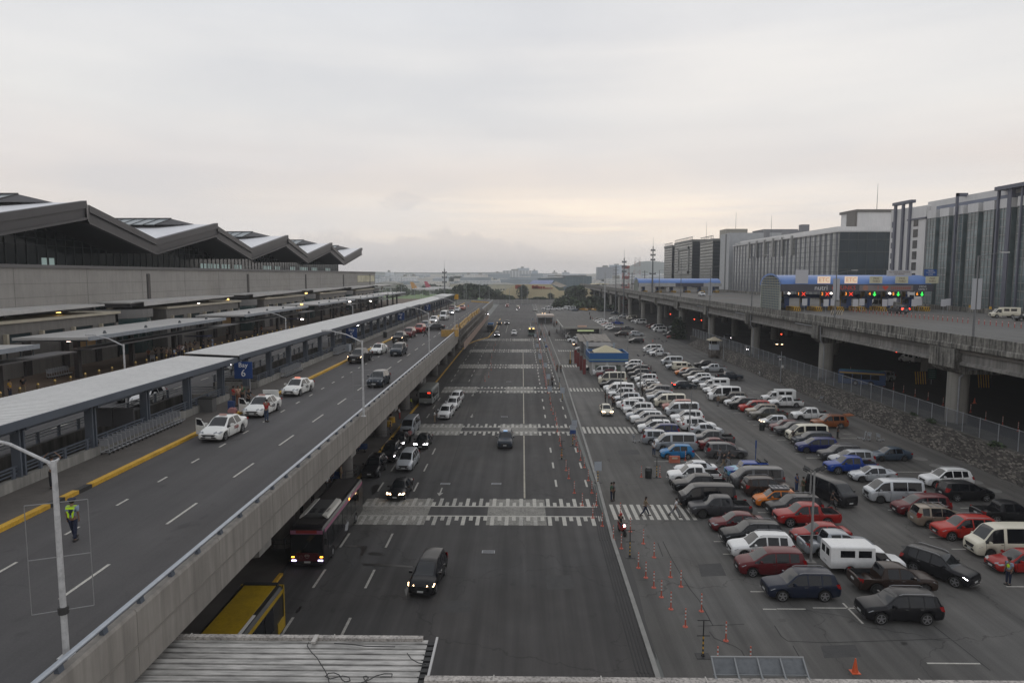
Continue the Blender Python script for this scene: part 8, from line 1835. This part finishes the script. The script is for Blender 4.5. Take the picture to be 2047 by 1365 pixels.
for px,py,lab,Z in ((1709,1343,'tall orange traffic cone near the footbridge edge',0),(1305,683,'small orange cone near the far dark people carrier',0),(936,613,'orange cone at the far end of the deck',DZ),(1948,806,'orange cone under the elevated road',RZ)):
    g = gp(px,py,Z); t = thing('traffic_cone',g,lab,'traffic cone'); MB().cyl((0,0,.04),(0,0,1.0),.20,.04,14).build('cone_body',MAT('cone_orange',(.62,.10,.03),.5),t,smooth=40); t.scale = (.8,.8,.78); MB().box(-.28,.28,-.28,.28,0,.04).build('foot',MAT('cone_orange'),t); MB().cyl((0,0,.30),(0,0,.42),.155,.13,14).build('band',WHITEP,t)
def tstand(px,py,label,board=None,h=2.1,Z=0,base=True):
    g = gp(px,py,Z); t = thing('sign_stand',g,label,'sign stand','post sign stands along the kerb')
    MB().cyl((0,0,h*.55),(0,0,h),.035,.035,6).box(-.35,.35,-.02,.02,h-.04,h).box(-.35,.35,-.02,.02,h*.56,h*.56+.04).build('upper_frame',TRIM,t)
    mb = MB();
    for k in range(8): mb.cur = k % 2; mb.cyl((0,0,h*.55*k/8),(0,0,h*.55*(k+1)/8),.04,.04,6)
    mb.build('striped_post',[TRIM,YEL],t); MB().box(-.38,.38,-.3,.3,0,.03).cyl((0,0,0),(0,0,.18),.12,.06,8).build('foot_plate',TRIM,t)
    if board:
        MB().box(-.36,.36,-.05,-.02,h*.56,h-.02).build('board',MAT('board_pale',(.36,.39,.43),.6),t)
        if board == 'blue': MB().box(-.36,.36,-.07,-.05,h*.56,h*.75).build('lower_panel',BLUE,t)
    return t
tstand(1405,1311,'black T-shaped sign stand with a yellow banded post, nearest the camera'); tstand(1259,1113,'second black sign stand with a yellow banded post by the kerb posts'); tstand(1123,917,'black sign stand among the left lane posts'); tstand(1145,890,'tall stand with a half blue board beside the second zebra','blue',2.6)
for i,(px,py,bd) in enumerate(((1195,964,'p'),(1148,872,'p'),(1312.5,954,None),(1124,800,'p'),(1099,797,'p'),(1090,745,'p'),(1118,778,None),(1080,728,'p'),(1096,770,'p'),(1092,703,'blue'),(1089,690,'p'),(1074,703,'p'),(1079,725,'p'),(1070,681,'p'),(1081,672,None),(1065,646,'p'))):
    tstand(px,py,'kerbside sign stand %s, %s from the camera' % ('with a pale board' if bd else 'with an empty frame',(ORDN+['thirteenth','fourteenth','fifteenth','sixteenth'])[i]),bd,2.2)
def bin_(px,py,label,Z=0,s=1.0):
    g = gp(px,py,Z); t = thing('litter_bin',g,label,'litter bin','black litter bins'); MB().cyl((0,0,0),(0,0,.85),.33,.38,16).build('bin_body',MAT('bin_black',(.018,.02,.02),.5),t,smooth=40); MB().cyl((0,0,.85),(0,0,1.12),.40,.28,16).build('lid',MAT('bin_black'),t,smooth=40); return t
for p,l in (((1296,955),'black round litter bin beside the board stand near the zebra'),((1523,860),'black litter bin at the nose of the silver hatchback'),((1390,775),'dark litter bin at the nose of the silver estate car'),((1140,727),'litter bin on a plinth beside a yellow post'),((1308,752),'dark litter bin in the middle aisle')): bin_(*p,l)
bin_(770,675,'black litter bin on the deck island beyond the Bay 5 sign',DZ+.14); t = bin_(701,700,'black litter bin at the deck crossing corner',DZ+.14)
g = gp(415,822,DZ+.14); t = thing('planter_box',g,'dark grey box bin beside the deck crossing post','box bin'); MB().box(-.6,.6,-.4,.4,0,1.1).build('box_body',MAT('box_grey',(.10,.10,.10),.6),t); MB().box(-.65,.65,-.45,.45,1.1,1.18).build('lid',TRIM,t)
g = gp(1140,728); t = thing('plinth_post',g,'thin yellow post rising from the litter bin plinth','post'); MB().cyl((0,.4,0),(0,.4,3.0),.06).build('pole',YEL,t); MB().box(-.6,.6,-.5,.5,0,.08).build('foot_plate',TRIM,t)
t = thing('water_filled_barrier',gp(1348,924),'short orange plastic barrier in front of the sky blue hatchback','barrier'); MB().ext([(-.25,0),(.25,0),(.12,.75),(-.12,.75)],'x',-.6,.6).build('barrier_body',MAT('barrier_orange',(.42,.12,.07),.7,var=.15,scale=3),t); MB().box(-.3,.3,-.20,-.14,.45,.62).build('label_panel',MAT('barrier_pale'),t)
t = thing('sign_pole',gp(1510,925),'thin blue pole behind the boxy blue SUV','pole'); MB().cyl((0,0,0),(0,0,2.6),.05).box(-.08,.08,-.03,.03,1.7,2.6).build('pole',BLUE,t)
# luggage trolleys
def trolley_mesh():
    mb = MB(); mb.path([(-.35,-.28,.18),(.45,-.22,.22),(.45,.22,.22),(-.35,.28,.18),(-.35,-.28,.18)],.02,5)
    for s in (-1,1): mb.path([(-.35,s*.28,.18),(-.42,s*.28,1.0),(-.50,s*.28,1.06)],.02,5)
    mb.bar((-.5,-.3,1.06),(-.5,.3,1.06),.035); mb.bar((-.40,-.28,.75),(-.40,.28,.75),.02); return mb.mesh('frame',MAT('trolley_steel',(.40,.41,.43),.4,metal=.2))
TM = trolley_mesh(); TP = MB().box(-.43,-.41,-.24,.24,.60,.98).mesh('panel',MAT('trolley_panel',(.30,.31,.33),.5)); TW = MB().cyl((0,-.02,.07),(0,.02,.07),.07,.07,10).mesh('wheel',RUB)
def trolley(loc,rz,label,group='luggage trolleys'):
    t = thing('luggage_trolley',loc,label,'luggage trolley',group,rz); link('frame',TM,t); link('panel',TP,t); [link('wheel',TW,t,p) for p in ((.42,0,0),(-.3,.25,0),(-.3,-.25,0))]; return t
for k in range(20): trolley((-26.45,42.4+k*.48,DZ+.14),R(90),'steel luggage trolley nested in the nearest long line','trolleys in the nearest line')
for k in range(12): trolley((-26.45,75+k*.48,DZ+.14),R(90),'luggage trolley nested in the second line along the island wall','trolleys in the second line')
for k in range(12): trolley((-26.45,96+k*.45,DZ+.14),R(90),'luggage trolley nested in the third line along the island wall','trolleys in the third line')
for k in range(8): trolley((-52,74+k*.4,DZ+.14),R(90),'luggage trolley nested against the terminal wall','trolleys at the terminal wall')
for px,py,a,l in ((1272,884,20,'lone luggage trolley beside the silver people carrier'),(1722,878,160,'luggage trolley in the loose group by the stone wall'),(1732,881,200,'second luggage trolley in the loose group by the stone wall'),(1760,882,20,'lone tilted luggage trolley right of the loose group'),(1640,803,90,'luggage trolley against the stone wall'),(1648,801,60,'second trolley against the stone wall'),(1522,752,0,'far luggage trolley against the stone wall'),(1463,936,10,'luggage trolley being pushed beside the blue SUV'),(302,727,-90,'trolley in front of the traveller on the terminal pavement')): trolley(gp(px,py,DZ+.14 if px < 400 else 0),R(a),l)
t = thing('trolley_corral',Vector((-26.2,101.2,DZ+.14)),'grey panel cabinet beside the island wall before the deck crossing','cabinet'); MB().box(-.3,.3,0,1.6,0,1.0).build('cabinet_body',GALV,t); MB().box(.3,.32,.1,1.5,.1,.9).build('door',MAT('panel_ice'),t)
# car park floodlight poles
def lot_lamp(px,py,ptop,label,boards=0):
    g = gp(px,py); h = HC-(ptop-VY)*g.y/F_; t = thing('lot_lamp',g,label,'lamp post','floodlight poles in the car park'); mt = MAT('lot_pole',(.24,.24,.235),.5,var=.1)
    MB().box(-.3,.3,-.3,.3,0,.55).build('plinth',CONC,t); MB().cyl((0,0,.5),(0,0,h),.10,.07,8).build('pole',mt,t,smooth=50)
    for s in (-1,1): MB().bar((0,0,h-.02),(s*.38,0,h+.16),.04).obox((s*.55,0,h+.2),(.42,.34,.07),Euler((.5,s*-.5,0)).to_matrix()).build('floodlight',TRIM,t)
    return t
lot_lamp(1620,1136,946,'nearest car park floodlight pole beside the white box van'); l_ = lot_lamp(1618.5,1012,948,'floodlight pole top seen just behind the nearest pole'); lot_lamp(1378,873,813,'floodlight pole in the second parking row'); lot_lamp(1381,835,779,'floodlight pole in the middle aisle just behind the second-row pole')
lot_lamp(1240.5,811,733,'tall floodlight pole in the first parking row'); lot_lamp(1279,794,736,'tall floodlight pole between first and second rows'); lot_lamp(1280,778,712,'farther small floodlight pole above the middle aisle'); lot_lamp(1312.5,716,678,'floodlight pole in front of the third row white van'); lot_lamp(1327,717,683,'floodlight pole right of its twin by the third row'); lot_lamp(1254,724,676,'floodlight pole beside the blue kiosk')
t = thing('camera_pole',gp(1560,768),'slim pole with camera and box by the stone wall','pole'); MB().cyl((0,0,0),(0,0,6.4),.09,.06,7).build('pole',GREYM,t); MB().box(-.7,.7,-.1,.1,5.3,5.45).build('crossarm',GREYM,t); MB().box(-.35,-.05,-.15,.15,4.7,5.0).build('camera',WHITEP,t); MB().box(.05,.45,-.12,.12,3.2,3.7).build('box',WHITEP,t)
t = thing('camera_pole',gp(1446,721),'plain thin pole beside the guard tower','pole'); MB().cyl((0,0,0),(0,0,6.2),.10,.07,7).build('pole',GREYM,t); MB().box(-.3,.3,-.3,.3,0,.5).build('plinth',CONC,t)
# under the elevated road: striped pier wraps, green board, posts
for px,py,lab in ((1842,768,'yellow striped wrap around the pier base left of the green board'),(1968,775,'dim yellow striped wrap around a deeper pier base')):
    g = gp(px,py,RZ); t = thing('hazard_wrap',g,lab,'hazard panel'); MB().box(-1.0,1.0,0,.1,0,2.2).build('panel',BLKP,t); mb = MB(); [mb.add([(-1.0+q*.4,-.01,0.02),(-.8+q*.4,-.01,.02),(-1.15+q*.4+.1,-.01,2.15),(-1.3+q*.4+.05,-.01,2.15)],[(0,1,2,3)]) for q in range(5)]; mb.build('stripes',YEL,t,fix=False)
g = gp(1862,768,RZ); t = thing('green_board',g,'small dark green direction board under the elevated road','sign'); MB().box(-.75,.75,-.04,.04,.9,2.6).build('board',MAT('sign_green',(.02,.08,.06),.5),t); MB().cyl((0,.1,0),(0,.1,1),.05).build('post',GREYM,t); mb = MB(); [mb.box(-.5,.5,-.06,-.04,1.2+q*.35,1.26+q*.35) for q in range(4)]; mb.build('text_lines',MAT('text_pale',(.3,.4,.36),.5),t)
for px,py in ((1767,772),(1786,778),(1806,784),(1829,792),(1855,799),(1885,810),(1940,824),(1970,840),(2004,850),(2035,862),(1700,745)): delineator(px,py,'faded lane post on the road under the elevated deck','faded lane posts under the elevated road',RZ)
t = thing('sign_gantry',(60,130,VT),'small hazard striped board on the edge of the toll deck','sign'); MB().box(-1.6,.6,-.05,.05,.6,1.5).build('board',MAT('board_cream',(.38,.34,.28),.6),t); mb = MB(); [mb.add([(-1.6+q*.4,-.06,.6),(-1.45+q*.4,-.06,.6),(-1.15+q*.4,-.06,1.5),(-1.3+q*.4,-.06,1.5)],[(0,1,2,3)]) for q in range(5)]; mb.build('stripes',BLKP,t,fix=False); MB().cyl((0,.1,0),(0,.1,.7),.05).build('post',GREYM,t)
# plants on the stone wall
for px,py,w,lab in ((1855,845,2.0,'small green tuft on the stone wall by the pier'),(1830,832,1.3,'low weeds on top of the stone wall'),(2010,893,2.6,'green weeds on the stone wall at the right')):
    g = gp(px,py,RZ); t = thing('weed_tuft',(50.9,g.y,RZ),lab,'plant'); link('leaves',crown(w*.6,w*1.1,.5,200,int(px),LEAF2,s=.10),t); MB().cyl((0,0,-.1),(0,0,.3),.04).build('stem',TRK,t)

# ------------------------------------------------------------------ haze
hz = bpy.data.materials.new('haze_air'); hz.use_nodes = True; nt = hz.node_tree; nt.nodes.clear(); o_ = nt.nodes.new('ShaderNodeOutputMaterial'); pv = nt.nodes.new('ShaderNodeVolumePrincipled')
pv.inputs['Color'].default_value = (.96,.98,1.0,1); pv.inputs['Density'].default_value = HAZE_D; pv.inputs['Anisotropy'].default_value = 0; nt.links.new(pv.outputs[0],o_.inputs['Volume'])
o = MB().box(-1700,1700,-70,3250,-6,82).build('haze',hz); o['kind'] = 'stuff'; o['label'] = 'thin pale evening haze over everything'
print('vehicles',NV,'objects',len(bpy.data.objects))
